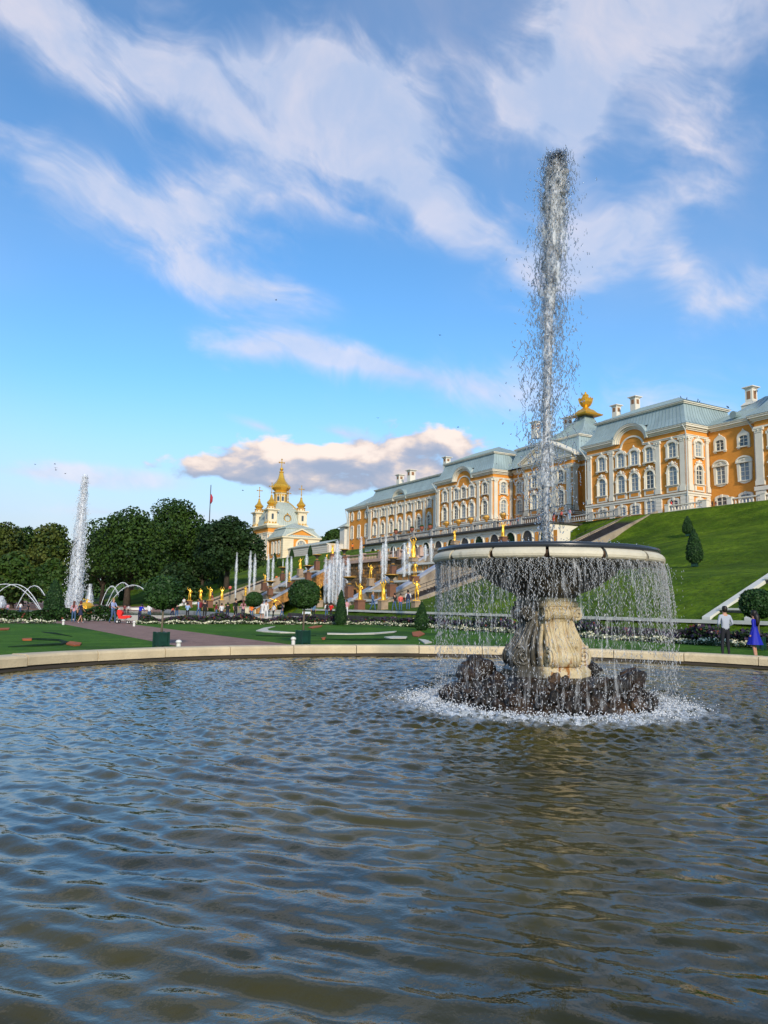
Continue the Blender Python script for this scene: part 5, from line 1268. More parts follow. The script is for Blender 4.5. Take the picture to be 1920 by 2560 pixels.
# ================================================================ TERRACE, STAIRS, CASCADES
BALU = MB().lathe([(.07, 0), (.07, .06), (.10, .18), (.11, .28), (.05, .45), (.05, .52), (.08, .60), (.08, .66)], 6)
def balustrade(p0, p1, label, m='stone_grey', step=.42, bay=5.0, h=1.0, red=None):
    p0, p1 = Vector(p0), Vector(p1); d = p1 - p0; L = Vector((d.x, d.y, 0)).length
    root = empty('balustrade', p0, math.atan2(d.y, d.x)); tag(root, label, 'balustrade')
    sl = d.z / L
    def sbox(b, x0, x1, w, z0, z1): b.hexa([(x0, -w, z0 + sl * x0), (x1, -w, z0 + sl * x1), (x1, w, z0 + sl * x1), (x0, w, z0 + sl * x0), (x0, -w, z1 + sl * x0), (x1, -w, z1 + sl * x1), (x1, w, z1 + sl * x1), (x0, w, z1 + sl * x0)])
    b = MB(); sbox(b, 0, L, .20, h - .15, h); b.build('rail', MATS[m], root)
    b = MB(); sbox(b, 0, L, .22, 0, .18); b.build('plinth', MATS[m], root)
    n = max(1, round(L / bay)); pm = MB(); pm.box(-.34, .34, -.30, .30, -.05, h + .05); pm.box(-.4, .4, -.36, .36, h + .05, h + .15); me = pm.mesh('pier', MATS[m])
    for k in range(n + 1): link('pier', me, root, (L * k / n, 0, sl * L * k / n))
    V = np.array(BALU.v); b = MB()
    for k in range(int(L / step)):
        x = (k + .5) * step
        if min(abs(x - L * q / n) for q in range(n + 1)) > .45: b.add([(v[0] + x, v[1], v[2] * (h - .3) / .66 + .16 + sl * x) for v in BALU.v], BALU.f)
    o = b.build('balusters', MATS[m], root); o['kind'] = 'stuff'
    return root
def stairs(x0, x1, y0, z0, y1, z1, n, label, m='step_stone', rail=True):
    root = empty('staircase', ((x0 + x1) / 2, y0, z0)); tag(root, label, 'staircase', None)
    w = (x1 - x0) / 2; dy = (y1 - y0) / n; dz = (z1 - z0) / n
    me = MB().box(-w, w, 0, dy + .05, -.6, dz * .8).box(-w, w, -.05, dy, dz * .8, dz).mesh('step', MATS[m])
    for k in range(n): link('step', me, root, (0, dy * k, dz * k))
    for s in (-1, 1):
        b = MB(); L = y1 - y0; H = z1 - z0; xx = s * (w + .16)
        b.hexa([(xx - .22, -.5, -1.2), (xx + .22, -.5, -1.2), (xx + .22, L + .3, H - 1.2), (xx - .22, L + .3, H - 1.2), (xx - .22, -.5, .32), (xx + .22, -.5, .32), (xx + .22, L + .3, H + .42), (xx - .22, L + .3, H + .42)])
        b.build('side_kerb', MATS['stone_tan'], root)
    if rail:
        b = MB(); L = y1 - y0; H = z1 - z0
        for s in (-.98, 0.0):
            b.tube([(s * w, 0, .95), (s * w, L, H + .95), (s * w, L + 1.2, H + .95)], .03, 5)
            for k in range(7): b.tube([(s * w, L * k / 6, H * k / 6), (s * w, L * k / 6, H * k / 6 + .95)], .025, 5)
        b.build('handrail', MATS['iron'], root)
    return root
stairs(-82.2, -77.4, 72.5, 8.9, 88.6, 15.62, 44, 'dark stone staircase climbing the grass bank to the palace terrace')
stairs(-83.4, -78.4, 44.5, .8, 62.0, 6.7, 34, 'lower dark staircase seen through the falling water left of the pedestal')
stairs(-136.5, -131.5, 38.0, .6, 52.0, 6.2, 30, 'dark stone staircase beyond the left cascade with visitors on it')
balustrade((-75.6, 89.3, 15.68), (-69.4, 89.5, 15.68), 'white balustrade section on the lawn crest left of the gap', 'stucco_white', .5, 6)
balustrade((-65.9, 90.0, 15.68), (-56.5, 90.4, 15.68), 'white balustrade section on the lawn crest at the right edge', 'stucco_white', .5, 4.6)
balustrade((-92.5, 86.0, 15.4), (-83.0, 87.0, 15.66), 'grey balustrade beside the head of the dark staircase', 'stone_grey', .45, 4.7)
balustrade((-150.5, 80.2, 15.05), (-90.6, 80.2, 15.05), 'long grey stone balustrade along the terrace edge under the palace', 'stone_grey', .5, 6.4, 1.15)

def build_upper_grotto():
    root = empty('upper_grotto'); tag(root, 'white and orange arcaded terrace wall under the long balustrade', 'terrace wall')
    b = MB(); b.box(-151, -90.2, 80, 92, 8.0, 14.75); b.build('wall', MW, root)
    b = MB(); b.box(-151.3, -89.9, 79.2, 96.2, 14.75, 15.05); b.build('terrace_slab', MATS['stone_dark'], root)
    b = MB(); b.box(-151.1, -90.1, 79.85, 80.2, 14.2, 14.5); b.build('string_course', MW, root)
    k = 0
    for x in np.arange(-147, -91, 4.3):
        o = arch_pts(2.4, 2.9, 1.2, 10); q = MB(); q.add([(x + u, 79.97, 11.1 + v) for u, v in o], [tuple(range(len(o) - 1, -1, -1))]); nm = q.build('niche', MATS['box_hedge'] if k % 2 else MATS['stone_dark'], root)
        q = MB(); ring(q, [(x + u, 11.1 + v) for u, v in o], [(x + u * 1.14, 11.1 + v * 1.07) for u, v in o], 79.8, 80.0); q.build('niche_frame', MW, nm)
        q = MB(); q.box(x + 1.75, x + 2.55, 79.93, 80.0, 11.4, 13.6); q.build('panel', MO, root)
        q = MB(); q.lathe([(.25, 0), (.3, .3), (.15, .5), (.34, .8), (.3, 1.1), (.12, 1.2), (.2, 1.45), (.12, 1.65), (0, 1.7)], 8, (x, 79.6, 11.2), cap=False); q.build('bust', MATS['stone_dark'], nm)
        k += 1
    b = MB(); b.box(-125.6, -87.4, 58.2, 80, 0, 8.7); b.build('platform', MATS['stone_tan'], root)
    b = MB(); b.box(-88.5, -86.4, 59, 80, 8.0, 9.6); b.box(-126.4, -124.6, 59, 80, 8.0, 9.6); b.box(-122, -92, 70, 71, 8.7, 11.0); b.box(-121, -93, 69.8, 70.2, 11.0, 11.3); b.build('platform_wall', MATS['stone_tan'], root)
build_upper_grotto()
def build_grotto():
    root = empty('grotto'); tag(root, 'rough brown stone grotto wall with dark arches behind the tall jets', 'grotto')
    x0, x1, y = -121.0, -92.0, 57.6
    b = MB(); b.box(x0, x1, y, 58.2, 0, 8.4); b.build('wall', MATS['tuff'], root)
    rr = random.Random(4); blocks = MB()
    arches = [-117.0, -111.5, -106.5, -101.5, -96.0]
    for c in range(18):
        z = .1 + c * .46; xx = x0 + rr.random()
        while xx < x1 - .3:
            w = rr.uniform(.7, 1.5); xm = xx + w / 2
            if not any(abs(xm - a) < 1.15 and z < 4.3 - abs(xm - a) * .6 for a in arches): blocks.box(xx + .03, min(xx + w - .03, x1), y - rr.uniform(.06, .24), y, z + .02, z + .43, rr.choice((0, 0, 1)))
            xx += w
    o = blocks.build('stone_courses', [MATS['tuff'], MATS['tuff_orange']], root); o['kind'] = 'stuff'
    for a in arches:
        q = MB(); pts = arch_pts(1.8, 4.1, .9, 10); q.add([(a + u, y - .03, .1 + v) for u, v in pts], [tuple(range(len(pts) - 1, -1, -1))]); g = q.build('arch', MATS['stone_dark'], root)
        q = MB(); ring(q, [(a + u, .1 + v) for u, v in pts], [(a + u * 1.25, .1 + v * 1.06) for u, v in pts], y - .32, y); q.build('arch_surround', MATS['tuff_orange'], g)
    b = MB(); b.box(x0, x1, y - .5, 58.4, 8.4, 8.75); b.build('cornice', MATS['stone_pink'], root)
build_grotto()
balustrade((-121, 57.7, 8.76), (-92, 57.7, 8.76), 'pinkish balustrade on top of the grotto wall', 'stone_pink', .5, 5.8, 1.05)
def cascade(xc, label):
    root = empty('water_cascade', (xc, 44, 0)); tag(root, label, 'cascade')
    n = 6; w = 3.6; y0, z0, dy, dz = .6, 1.1, 2.25, 1.28
    tread = MB(); tread.box(-w, w, -.35, dy + .2, -.18, 0); tread.box(-w - .0, w, -.42, -.2, -.24, .03); tm = tread.mesh('step', MATS['marble_white'])
    ris = MB(); ris.box(-w, w, 0, dy + .3, -dz, -.16)
    for k in range(5): ris.box(-w + .5 + k * 1.45, -w + 1.45 + k * 1.45, -.08, 0, -dz + .18, -.38, 1)
    rm = ris.mesh('riser', [MATS['wet_step'], MATS['tuff_orange']])
    for k in range(n):
        s = link('step', tm, root, (0, y0 + dy * k, z0 + dz * k)); link('riser', rm, s)
    for s in (-1, 1):
        b = MB(); xx = s * (w + .5); L = dy * n + 1.2; H = dz * n + .5
        b.hexa([(xx - .5, -1.0, -.6), (xx + .5, -1.0, -.6), (xx + .5, L, H - 2.2), (xx - .5, L, H - 2.2), (xx - .5, -1.0, .15), (xx + .5, -1.0, .15), (xx + .5, L, H + .55), (xx - .5, L, H + .55)])
        sw = b.build('side_wall', MATS['tuff_orange'] if s > 0 and xc < -110 else MATS['stone_tan'], root)
        b = MB(); b.hexa([(xx - .6, -1.1, .15), (xx + .6, -1.1, .15), (xx + .6, L, H + .55), (xx - .6, L, H + .55), (xx - .6, -1.1, .42), (xx + .6, -1.1, .42), (xx + .6, L, H + .85), (xx - .6, L, H + .85)]); b.build('coping', MATS['marble_grey'], sw)
    b = MB(); b.box(-w - 1.1, w + 1.1, -2.0, 0, 0, 1.0); b.box(-w - 1.2, w + 1.2, -2.1, -1.6, 1.0, 1.15); b.build('lower_basin', MATS['basin_cream'], root)
    return root
cascade(-88.0, 'stepped water cascade with grey sloping copings, nearer one on the right')
cascade(-125.4, 'stepped water cascade with grey sloping copings, farther one towards the chapel')
def ramp_cascade():
    root = empty('water_ramp', (-27.6, 37.0, 1.22)); tag(root, 'pale stone water ramp with two sloping copings at the right edge of the bank', 'water ramp')
    for s in (-1, 1):
        b = MB(); x = s * 1.32
        b.hexa([(x - .26, 0, -.6), (x + .26, 0, -.6), (x + .26, 11, 3.9), (x - .26, 11, 3.9), (x - .26, 0, .10), (x + .26, 0, .10), (x + .26, 11, 4.9), (x - .26, 11, 4.9)]); b.build('coping', MATS['marble_white'], root)
    b = MB(); b.hexa([(-1.1, .1, -.8), (1.1, .1, -.8), (1.1, 11, 3.4), (-1.1, 11, 3.4), (-1.1, .1, -.10), (1.1, .1, -.10), (1.1, 11, 4.4), (-1.1, 11, 4.4)]); b.build('ramp_bed', MATS['stone_grey'], root)
    sm = MB().box(-1.06, 1.06, 0, 1.9, -.6, 0).box(-1.08, 1.08, -.14, .4, 0, .10).mesh('step', MATS['marble_white'])
    for k in range(5):
        s = link('step', sm, root, (0, .9 + 2.1 * k, .50 + .92 * k)); q = MB(); q.box(-1.04, 1.04, -.03, -.01, -.5, -.06); q.build('wet_riser', MATS['stone_dark'], s)
ramp_cascade()
for i, (pts, lab) in enumerate((([(285, 1490), (330, 1476), (372, 1461)], 'white stone border climbing the far left lawn'), ([(300, 1497), (345, 1480), (362, 1478)], 'second white stone border on the far left lawn'), ([(330, 1500), (365, 1490), (372, 1489)], 'lowest white stone border on the far left lawn'),
                                ([(440, 1500), (480, 1484), (512, 1470)], 'white stone border behind the gilded statues'), ([(455, 1487), (470, 1478)], 'short white stone border left of the gilded statues'))):
    b = MB(); pp = [atX(x, y, -140) for x, y in pts]
    for p in pp: p.z = tz(p.x, p.y) + .12
    b.tube(pp, .32, 6); tag(b.build('lawn_border', MATS['marble_white']), lab, 'stone border', 'white borders on the far left lawn')

# ---- gilded statues
GOLD = MATS['gold']
def statue(p, h, pose, rz, label, ped_h=1.2, ped_w=.55, pm='pedestal_red', drape=True, flip=False):
    root = empty('gilded_statue', p); tag(root, label, 'statue', 'gilded statues of the cascade')
    b = MB(); w = ped_w; b.box(-w, w, -w, w, 0, ped_h); b.box(-w * 1.15, w * 1.15, -w * 1.15, w * 1.15, ped_h, ped_h + .12); b.box(-w * 1.2, w * 1.2, -w * 1.2, w * 1.2, -.1, .18); b.build('pedestal', MATS[pm], root)
    s = h / 1.8; o = link('figure', figure(pose, statue=True), root, (0, 0, ped_h + .12), (0, 0, rz), (s * (-1 if flip else 1), s, s))
    if drape:
        d = MB(); pts = [(.16 * math.cos(a) * (1 + .2 * math.sin(3 * a)), .13 * math.sin(a) * (1 + .2 * math.cos(4 * a))) for a in np.linspace(0, 6.283, 14, endpoint=False)]
        vs = []; fs = []; n = 14
        for k, (z, q) in enumerate(((1.02, .9), (.8, 1.12), (.5, 1.2), (.2, 1.3), (.02, 1.45))):
            for j, (x, y) in enumerate(pts): vs.append((x * q + (.03 * math.sin(j * 2.4 + k)), y * q + .04 + .03 * math.cos(j * 1.9 + k), z))
        for k in range(4):
            for j in range(n): fs.append((k * n + j, k * n + (j + 1) % n, (k + 1) * n + (j + 1) % n, (k + 1) * n + j))
        d.add(vs, fs); d.build('drapery', GOLD, o, smooth=True)
    d = MB(); d.box(-.3, .3, -.3, .3, -.02, .06); d.build('plinth', GOLD, o)
FACE = math.atan2(Fh.y, Fh.x) + R(90) - R(180)     # figures look towards the viewer
FACE = math.atan2(-Fh.y, -Fh.x) + R(90)
ST = [  # x, y of the pedestal foot, depth, figure height px, pedestal px, pose, drape, label
    (473, 1517, None, -122, 32, 14, 'hero', 0, 'leftmost gilded statue of the row of four beside the white borders'),
    (500, 1516, None, -122, 31, 14, 'modest', 1, 'second gilded statue from the left in the row of four'),
    (524, 1518, None, -122, 36, 15, 'heroR', 0, 'third gilded statue from the left in the row of four'),
    (554, 1517, None, -122, 31, 15, 'carry', 1, 'rightmost gilded statue of the row of four beside the stairs'),
    (613, 1500, None, -124, 25, 9, 'modest', 1, 'gilded statue just right of the tall thin jets at the left cascade'),
    (661, 1475, None, -126, 23, 16, 'hero', 0, 'gilded statue at the lower left of the far cascade'),
    (723, 1466, None, -121, 29, 9, 'modest', 1, 'slim draped gilded statue halfway up the far cascade'),
    (750, 1438, None, -125, 29, 14, 'heroR', 1, 'gilded statue on a tall pedestal near the chapel lawn'),
    (797, 1521, 100, None, 40, 18, 'hero', 1, 'gilded statue between the second ball tree and the tall jets'),
    (831, 1392, 140, None, 25, 6, 'carry', 1, 'small gilded statue beside the top of the tallest cascade jet'),
    (817, 1404, 140, None, 14, 4, 'heroR', 0, 'smallest gilded statue below the upper terrace lawn'),
    (926, 1463, 104, None, 36, 15, 'hero', 0, 'gilded statue standing before the layered brown grotto wall'),
    (899, 1527, 80, None, 44, 24, 'heroR', 1, 'gilded statue at the foot of the near cascade right of the cone tree'),
    (957, 1527, 78, None, 50, 23, 'carry', 1, 'broad draped gilded statue between two visitors by the near cascade'),
    (1041, 1526, 75, None, 53, 21, 'hero', 0, 'tall gilded statue at the right beside the visitor with a backpack'),
    (1037, 1452, 90, None, 38, 9, 'heroR', 0, 'gilded statue halfway up the column of statues on the near cascade'),
    (1033, 1402, 90, None, 50, 5, 'carry', 1, 'topmost large gilded statue above the near cascade'),
    (1020, 1392, 96, None, 30, 5, 'modest', 1, 'gilded statue just left of the topmost large one'),
    (1258, 1352, 97, None, 36, 8, 'carry', 1, 'gilded statue rising just behind the bowl rim'),
    (1137, 1360, 110, None, 29, 6, 'hero', 1, 'gilded statue left of the bowl rim before the arcade'),
]
for i, (x, y, D, X, hp, pp, pose, dr, lab) in enumerate(ST):
    p = at(x, y, D) if D else atX(x, y, X)
    D = D or (p - CAM).dot(Fv)
    ph = pp * D / 1920
    statue(p, hp * D / 1920, pose, FACE + R(random.uniform(-35, 35)), lab, ph, max(.38, min(.7, ph * .42)), random.choice(['pedestal_red', 'pedestal_tan']), dr, random.random() < .4)
p = at(684, 1534, 98); statue(p, 1.75, 'lunge', FACE, 'gilded lunging figure with arms spread beside the visitors in white', .35, .7, 'stone_grey', False)
# ---- tazza bowls
def tazza(p, ph, r, label, jet=0.0):
    root = empty('tazza_fountain', p); tag(root, label, 'small fountain', 'small bowl fountains on pedestals')
    r *= .62; ph *= .7; p = Vector(p); b = MB(); w = r * .50; b.box(-w, w, -w, w, 0, ph); b.box(-w * 1.12, w * 1.12, -w * 1.12, w * 1.12, ph, ph + .12); b.build('pedestal', MATS['pedestal_red'], root)
    b = MB(); b.lathe([(.3, ph + .12), (.22, ph + .3), (.16, ph + .7), (.3, ph + .85), (r * .6, ph + 1.0), (r, ph + 1.16), (r, ph + 1.24), (r * .5, ph + 1.2)], 14); b.build('bowl', MATS['stone_dark'], root)
    b = MB(); b.lathe([(r + .02, ph + 1.14), (r + .05, ph + 1.2), (r + .02, ph + 1.26)], 14, cap=False); b.lathe([(.2, ph + .3), (.28, ph + .4), (.2, ph + .5)], 8); b.build('gilded_band', MATS['gold_old'], root)
    if jet: b = MB(); b.tube([(0, 0, ph + 1.1), (0, 0, ph + 1.1 + jet * .6), (0, 0, ph + 1.1 + jet)], [.05, .07, .02], 6); b.build('jet', MATS['spray_white'], root)
for (x, y, D, ph, r, lab, j) in ((706, 1452, 128, 1.5, 1.15, 'bowl fountain on a red pedestal above the lower left of the far cascade', 1.5), (675, 1488, 118, 1.3, 1.2, 'bowl fountain on a red pedestal lowest on the far cascade', 0), (770, 1452, 122, 1.7, 1.25, 'bowl fountain on a red pedestal in the middle of the far cascade', 0),
                                 (792, 1425, 128, 1.9, 1.2, 'bowl fountain on a tan pedestal highest on the far cascade', 0), (873, 1494, 90, 1.7, 1.2, 'bowl fountain on a red pedestal before the dark grotto arch', 0), (982, 1441, 100, 1.7, 1.1, 'bowl fountain on a slim red pedestal before the layered wall', 1.6),
                                 (978, 1492, 86, 1.8, 1.25, 'bowl fountain on a red pedestal right of the broad draped statue', 0), (860, 1412, 120, 1.7, 1.1, 'bowl fountain on a red pedestal beside the upper stairs', 0)):
    tazza(at(x, y, D), ph, r, lab, j)
# ---- urns on the long balustrade
def urn(p, kind, label, s=1.0):
    root = empty('urn', p); tag(root, label, 'urn', 'urns on the long balustrade'); root.scale = (s, s, s)
    b = MB()
    if kind: b.lathe([(.16, 0), (.22, .08), (.12, .16), (.30, .34), (.40, .62), (.36, .72), (.44, .80)], 12)
    else: b.lathe([(.18, 0), (.24, .06), (.14, .14), (.36, .42), (.5, .7), (.42, .95), (.3, 1.02)], 12)
    b.build('vase', MATS['gold_old'] if not kind else MATS['urn_clay'], root)
    b = MB(); b.lathe([(.10, .78), (.34, .86), (.30, 1.02), (.05, 1.12)], 8); b.build('planting', MATS['leaf_dark'] if kind else MATS['stone_dark'], root, smooth=True)
mat('urn_clay', (.30, .10, .06), .8, var=.2, vscale=4)
UR = [(-137.7, 1), (-131.3, 1), (-127.6, 1), (-124.6, 1), (-118.9, 0), (-115.0, 0), (-111.2, 0), (-106.6, 0), (-102.0, 0)]
ordn = ['first', 'second', 'third', 'fourth', 'fifth', 'sixth', 'seventh', 'eighth', 'ninth']
for i, (x, k) in enumerate(UR): urn((x, 80.2, 16.35), k, ('reddish clay urn' if k else 'gilded round urn') + ', %s from the left on the long balustrade' % ordn[i], 1.15)

# ---- water jets
def jet(p, H, r, name_label, seed, group='thin jets of the cascade', lean=(0, 0), cat='water jet', nd=None, mist='jet_mist', cone=False):
    root = empty('water_jet', p); tag(root, name_label, cat, group)
    g = np.random.default_rng(seed); b = MB(); S = 10; K = max(14, int(H * 3)); vs = []; fs = []
    for i in range(K + 1):
        t = i / K; rr_ = r * ((.55 + .45 * math.sin(min(1, t / .35) * 1.57)) * (1 - .72 * t ** 1.6)) if cone else r * (.30 + .75 * math.sin(math.pi * min(1, .08 + t * .80)) ** 1.2) * (1 if t < .8 else max(.12, 1 - (t - .8) * 3.6))
        for j in range(S):
            a = 6.2832 * j / S; q = rr_ * (1 + .45 * mnoise.noise(Vector((math.cos(a) * 1.5 + seed, math.sin(a) * 1.5, H * t * 1.6 / max(r * 3, .5)))))
            vs.append((lean[0] * t * t + q * math.cos(a), lean[1] * t * t + q * math.sin(a), H * t))
    for i in range(K):
        for j in range(S): k = (j + 1) % S; fs.append((i * S + j, i * S + k, (i + 1) * S + k, (i + 1) * S + j))
    b.add(vs, fs); b.build('white_water', MATS[mist], root, smooth=True)
    b = MB(); b.tube([(lean[0] * t * t, lean[1] * t * t, H * t) for t in np.linspace(0, .9, 9)], [r * q for q in (.16, .18, .2, .22, .24, .26, .26, .22, .1)], 7); b.build('core', MATS['spray_white'], root, smooth=True)
    n = nd or int(120 + 90 * H * r * 4); t = g.random(n) ** .8; rad = r * (.25 + 1.15 * np.abs(g.normal(0, .55, n))) * ((1.15 - .88 * t) if cone else (.75 - .1 * t)); th = g.random(n) * 6.283
    P = np.stack([lean[0] * t * t + rad * np.cos(th), lean[1] * t * t + rad * np.sin(th), H * t * .99], -1)
    sz = max(.018, r * .045)
    drop_obj('drops', [drops(P, np.stack([g.normal(0, .2, n), g.normal(0, .2, n), np.ones(n)], -1), g.uniform(1.0, 3.2, n) * sz, g.uniform(.5, 1.0, n) * sz)], 'spray_white', root)
    return root
JT = [(588, 1380, 1495, 118), (623, 1376, 1480, 120), (635, 1384, 1476, 122), (669, 1384, 1465, 124), (681, 1388, 1465, 124), (716, 1387, 1468, 122), (727, 1390, 1452, 126), (766, 1386, 1422, 128),
      (812, 1392, 1508, 108), (821, 1400, 1508, 106), (825, 1398, 1508, 110), (831, 1392, 1508, 108), (840, 1350, 1512, 108), (849, 1388, 1508, 107), (856, 1396, 1508, 109), (869, 1394, 1458, 106),
      (901, 1340, 1458, 94), (956, 1357, 1452, 92), (963, 1340, 1447, 92), (1010, 1357, 1442, 90), (1023, 1345, 1438, 90), (1063, 1362, 1402, 92), (1078, 1345, 1406, 92)]
gn = ['jets of the far cascade', 'jets before the grotto', 'jets of the near cascade']; cnt = {}
for i, (x, yt, yb, D) in enumerate(JT):
    k = 0 if x < 790 else 1 if x < 890 else 2; cnt[k] = cnt.get(k, 0) + 1
    big = (x == 840)
    lab = 'tallest white jet in the middle of the cluster before the grotto' if big else '%s jet from the left among the %s' % (ordn[cnt[k] - 1], ['thin jets of the far left cascade', 'white jets clustered before the grotto', 'thin jets of the near right cascade'][k])
    jet(at(x, yb, D), (yb - yt) * D / 1920, .50 if big else (.34 if k == 1 else .27) * random.uniform(.8, 1.2), lab, 20 + i, gn[k])
# the big jet of the central basin with its ring of arching jets
p = atX(186, 1540, -106.4); p.z = .3
sj = jet(p, 17.8, 1.05, 'very tall white water jet rising between the dark trees on the left', 3, 'jets of the central basin', lean=(Rh.x * .2, Rh.y * .2), nd=5200, cone=True)
def arc_jet(p0, p1, h, label, r=.032):
    root = empty('arching_jet', p0); tag(root, label, 'water jet', 'arching jets of the central basin'); g = np.random.default_rng(int(abs(p0.x * 100)) % 9999)
    d = Vector(p1) - Vector(p0); pts = [(d.x * t, d.y * t, d.z * t + 4 * h * t * (1 - t)) for t in np.linspace(0, 1, 22)]
    b = MB(); b.tube(pts, [r * (.8 + .5 * mnoise.noise(Vector((i * .9, p0.x, 0)))) + .01 for i in range(22)], 6); b.build('stream', MATS['spray_white'], root, smooth=True)
    t = g.random(90) ** .7; P = np.stack([d.x * t + g.normal(0, .06, 90), d.y * t + g.normal(0, .06, 90), d.z * t + 4 * h * t * (1 - t) - np.abs(g.normal(0, .12, 90)) * t], -1)
    drop_obj('drops', [drops(P, g.normal(size=(90, 3)), g.uniform(.03, .07, 90), g.uniform(.015, .035, 90))], 'spray_white', root)
AJ = [((-12, 1490), (105, 1530), 1463, 84, 'lower left arching jet spilling towards the tall dark hedge'), ((-60, 1500), (100, 1525), 1461, 90, 'upper left arching jet spilling towards the tall dark hedge'), ((40, 1522), (112, 1489), 1466, 92, 'arching jet curving right behind the tall dark hedge'),
      ((250, 1520), (296, 1488), 1467, 96, 'arching jet just right of the very tall jet'), ((260, 1532), (322, 1466), 1464, 98, 'long arching jet right of the very tall jet'), ((262, 1528), (362, 1475), 1468, 102, 'arching jet reaching towards the first ball tree')]
for (a, c, yt, D, lab) in AJ:
    p0, p1 = at(*a, D), at(*c, D); top = ((a[1] + c[1]) / 2 - yt) * D / 1920
    arc_jet(p0, p1, top, lab)
for (x, yt, yb, D, lab) in ((171, 1462, 1533, 100, 'short bushy jet left of the very tall jet'), (221, 1460, 1533, 100, 'short bushy jet right of the very tall jet'), (2, 1490, 1520, 95, 'low bubbling jet at the left edge of the picture')): jet(at(x, yb, D), (yb - yt) * D / 1920, .62, lab, int(x), 'jets of the central basin', nd=500, cone=True)
p = at(214, 1534, 97)
root = empty('gilded_group', p); tag(root, 'rounded gilded sculpture at the foot of the very tall jet', 'statue')
b = MB(); b.lathe([(.75, 0), (.6, .3), (.85, .6), (.95, 1.0), (.7, 1.35), (.35, 1.45)], 10); b.build('rock', GOLD, root); o = link('figure', figure('lunge', statue=True), root, (0, 0, .75), (0, 0, FACE), (.75, .75, .75))
# central basin kerb
b = MB(); b.box(-123, -68, -14, -13.2, 0, .45); b.box(-68.8, -68, -13.2, 30, 0, .45); b.box(-123, -68.8, 29.2, 30, 0, .45); o = b.build('basin_kerb', MATS['stone_grey']); tag(o, 'low grey kerb of the central basin behind the hedge', 'kerb')
b = MB(); b.add([(-122.9, -13.2, .12), (-68.9, -13.2, .12), (-68.9, 29.2, .12), (-122.9, 29.2, .12)], [(0, 1, 2, 3)]); o = b.build('basin_water', MATS['glass_dark']); tag(o, kind='structure')

# ================================================================ TREES AND TOPIARY
def leaf_shell(rg, lobes, n, size, fill=.25):
    """leaf faces spread through and over a set of ellipsoid lobes"""
    vol = np.array([l[3] * l[4] + l[3] * l[5] + l[4] * l[5] for l in lobes]); k = rg.choice(len(lobes), n, p=vol / vol.sum())
    L = np.array([l[:6] for l in lobes])[k]
    D = rg.normal(size=(n, 3)); D /= np.linalg.norm(D, axis=1, keepdims=True)
    rad = np.where(rg.random(n) < fill, rg.random(n) ** .5, 1 + rg.normal(0, .075, n))
    P = L[:, :3] + D * L[:, 3:6] * rad[:, None]
    return quads(P, size, rg, nrm=D * .9, up=.25)
def tree(p, H, W, label, m='leaf_mid', seed=1, trunk=.25, n=8500, size=.62, group='trees beyond the cascade', lobes_n=22, mats2=None):
    rg = np.random.default_rng(seed); root = empty('broadleaf_tree', p); tag(root, label, 'tree', group)
    th = H * trunk; lobes = []
    for i in range(lobes_n):
        f = (i + .5) / lobes_n; a = i * 2.4 + rg.random(); z = th + (H - th) * (.10 + .78 * f)
        env = math.sin(math.pi * min(1, .20 + .75 * f)) ** .7
        rr_ = W * .5 * env * rg.uniform(.30, .86); s = W * rg.uniform(.11, .25) * (1.05 - .25 * f)
        lobes.append((rr_ * math.cos(a), rr_ * math.sin(a), z, s * 1.1, s * 1.1, s * .85))
    lobes.append((0, 0, th + (H - th) * .52, W * .33, W * .33, (H - th) * .36)); lobes.append((0, 0, H - W * .17, W * .18, W * .18, W * .17))
    V, Q = leaf_shell(rg, lobes, n, size)
    mm = [MATS[m], MATS['leaf_deep'], MATS[mats2 or 'leaf_mid']]
    mi = np.repeat(rg.choice(3, size=n // 40 + 1, p=[.72, .18, .10]), 40)[:n]
    link('crown', npmesh('crown', V, Q, mm, False, mi), root)
    b = MB(); r0 = W * .030 + .12
    b.tube([(0, 0, -.5), (.05, .0, th * .5), (.0, .1, th), (.1, 0, th + (H - th) * .55)], [r0 * 1.35, r0, r0 * .85, r0 * .25], 9); b.build('trunk', MATS['bark'], root, smooth=True)
    for i in range(6):
        l = lobes[i * 2]; b = MB(); b.tube([(0, 0, th * (.75 + .06 * i)), (l[0] * .4, l[1] * .4, th + (l[2] - th) * .55), (l[0], l[1], l[2])], [r0 * .5, r0 * .32, r0 * .08], 6); b.build('limb', MATS['bark'], root, smooth=True)
    return root
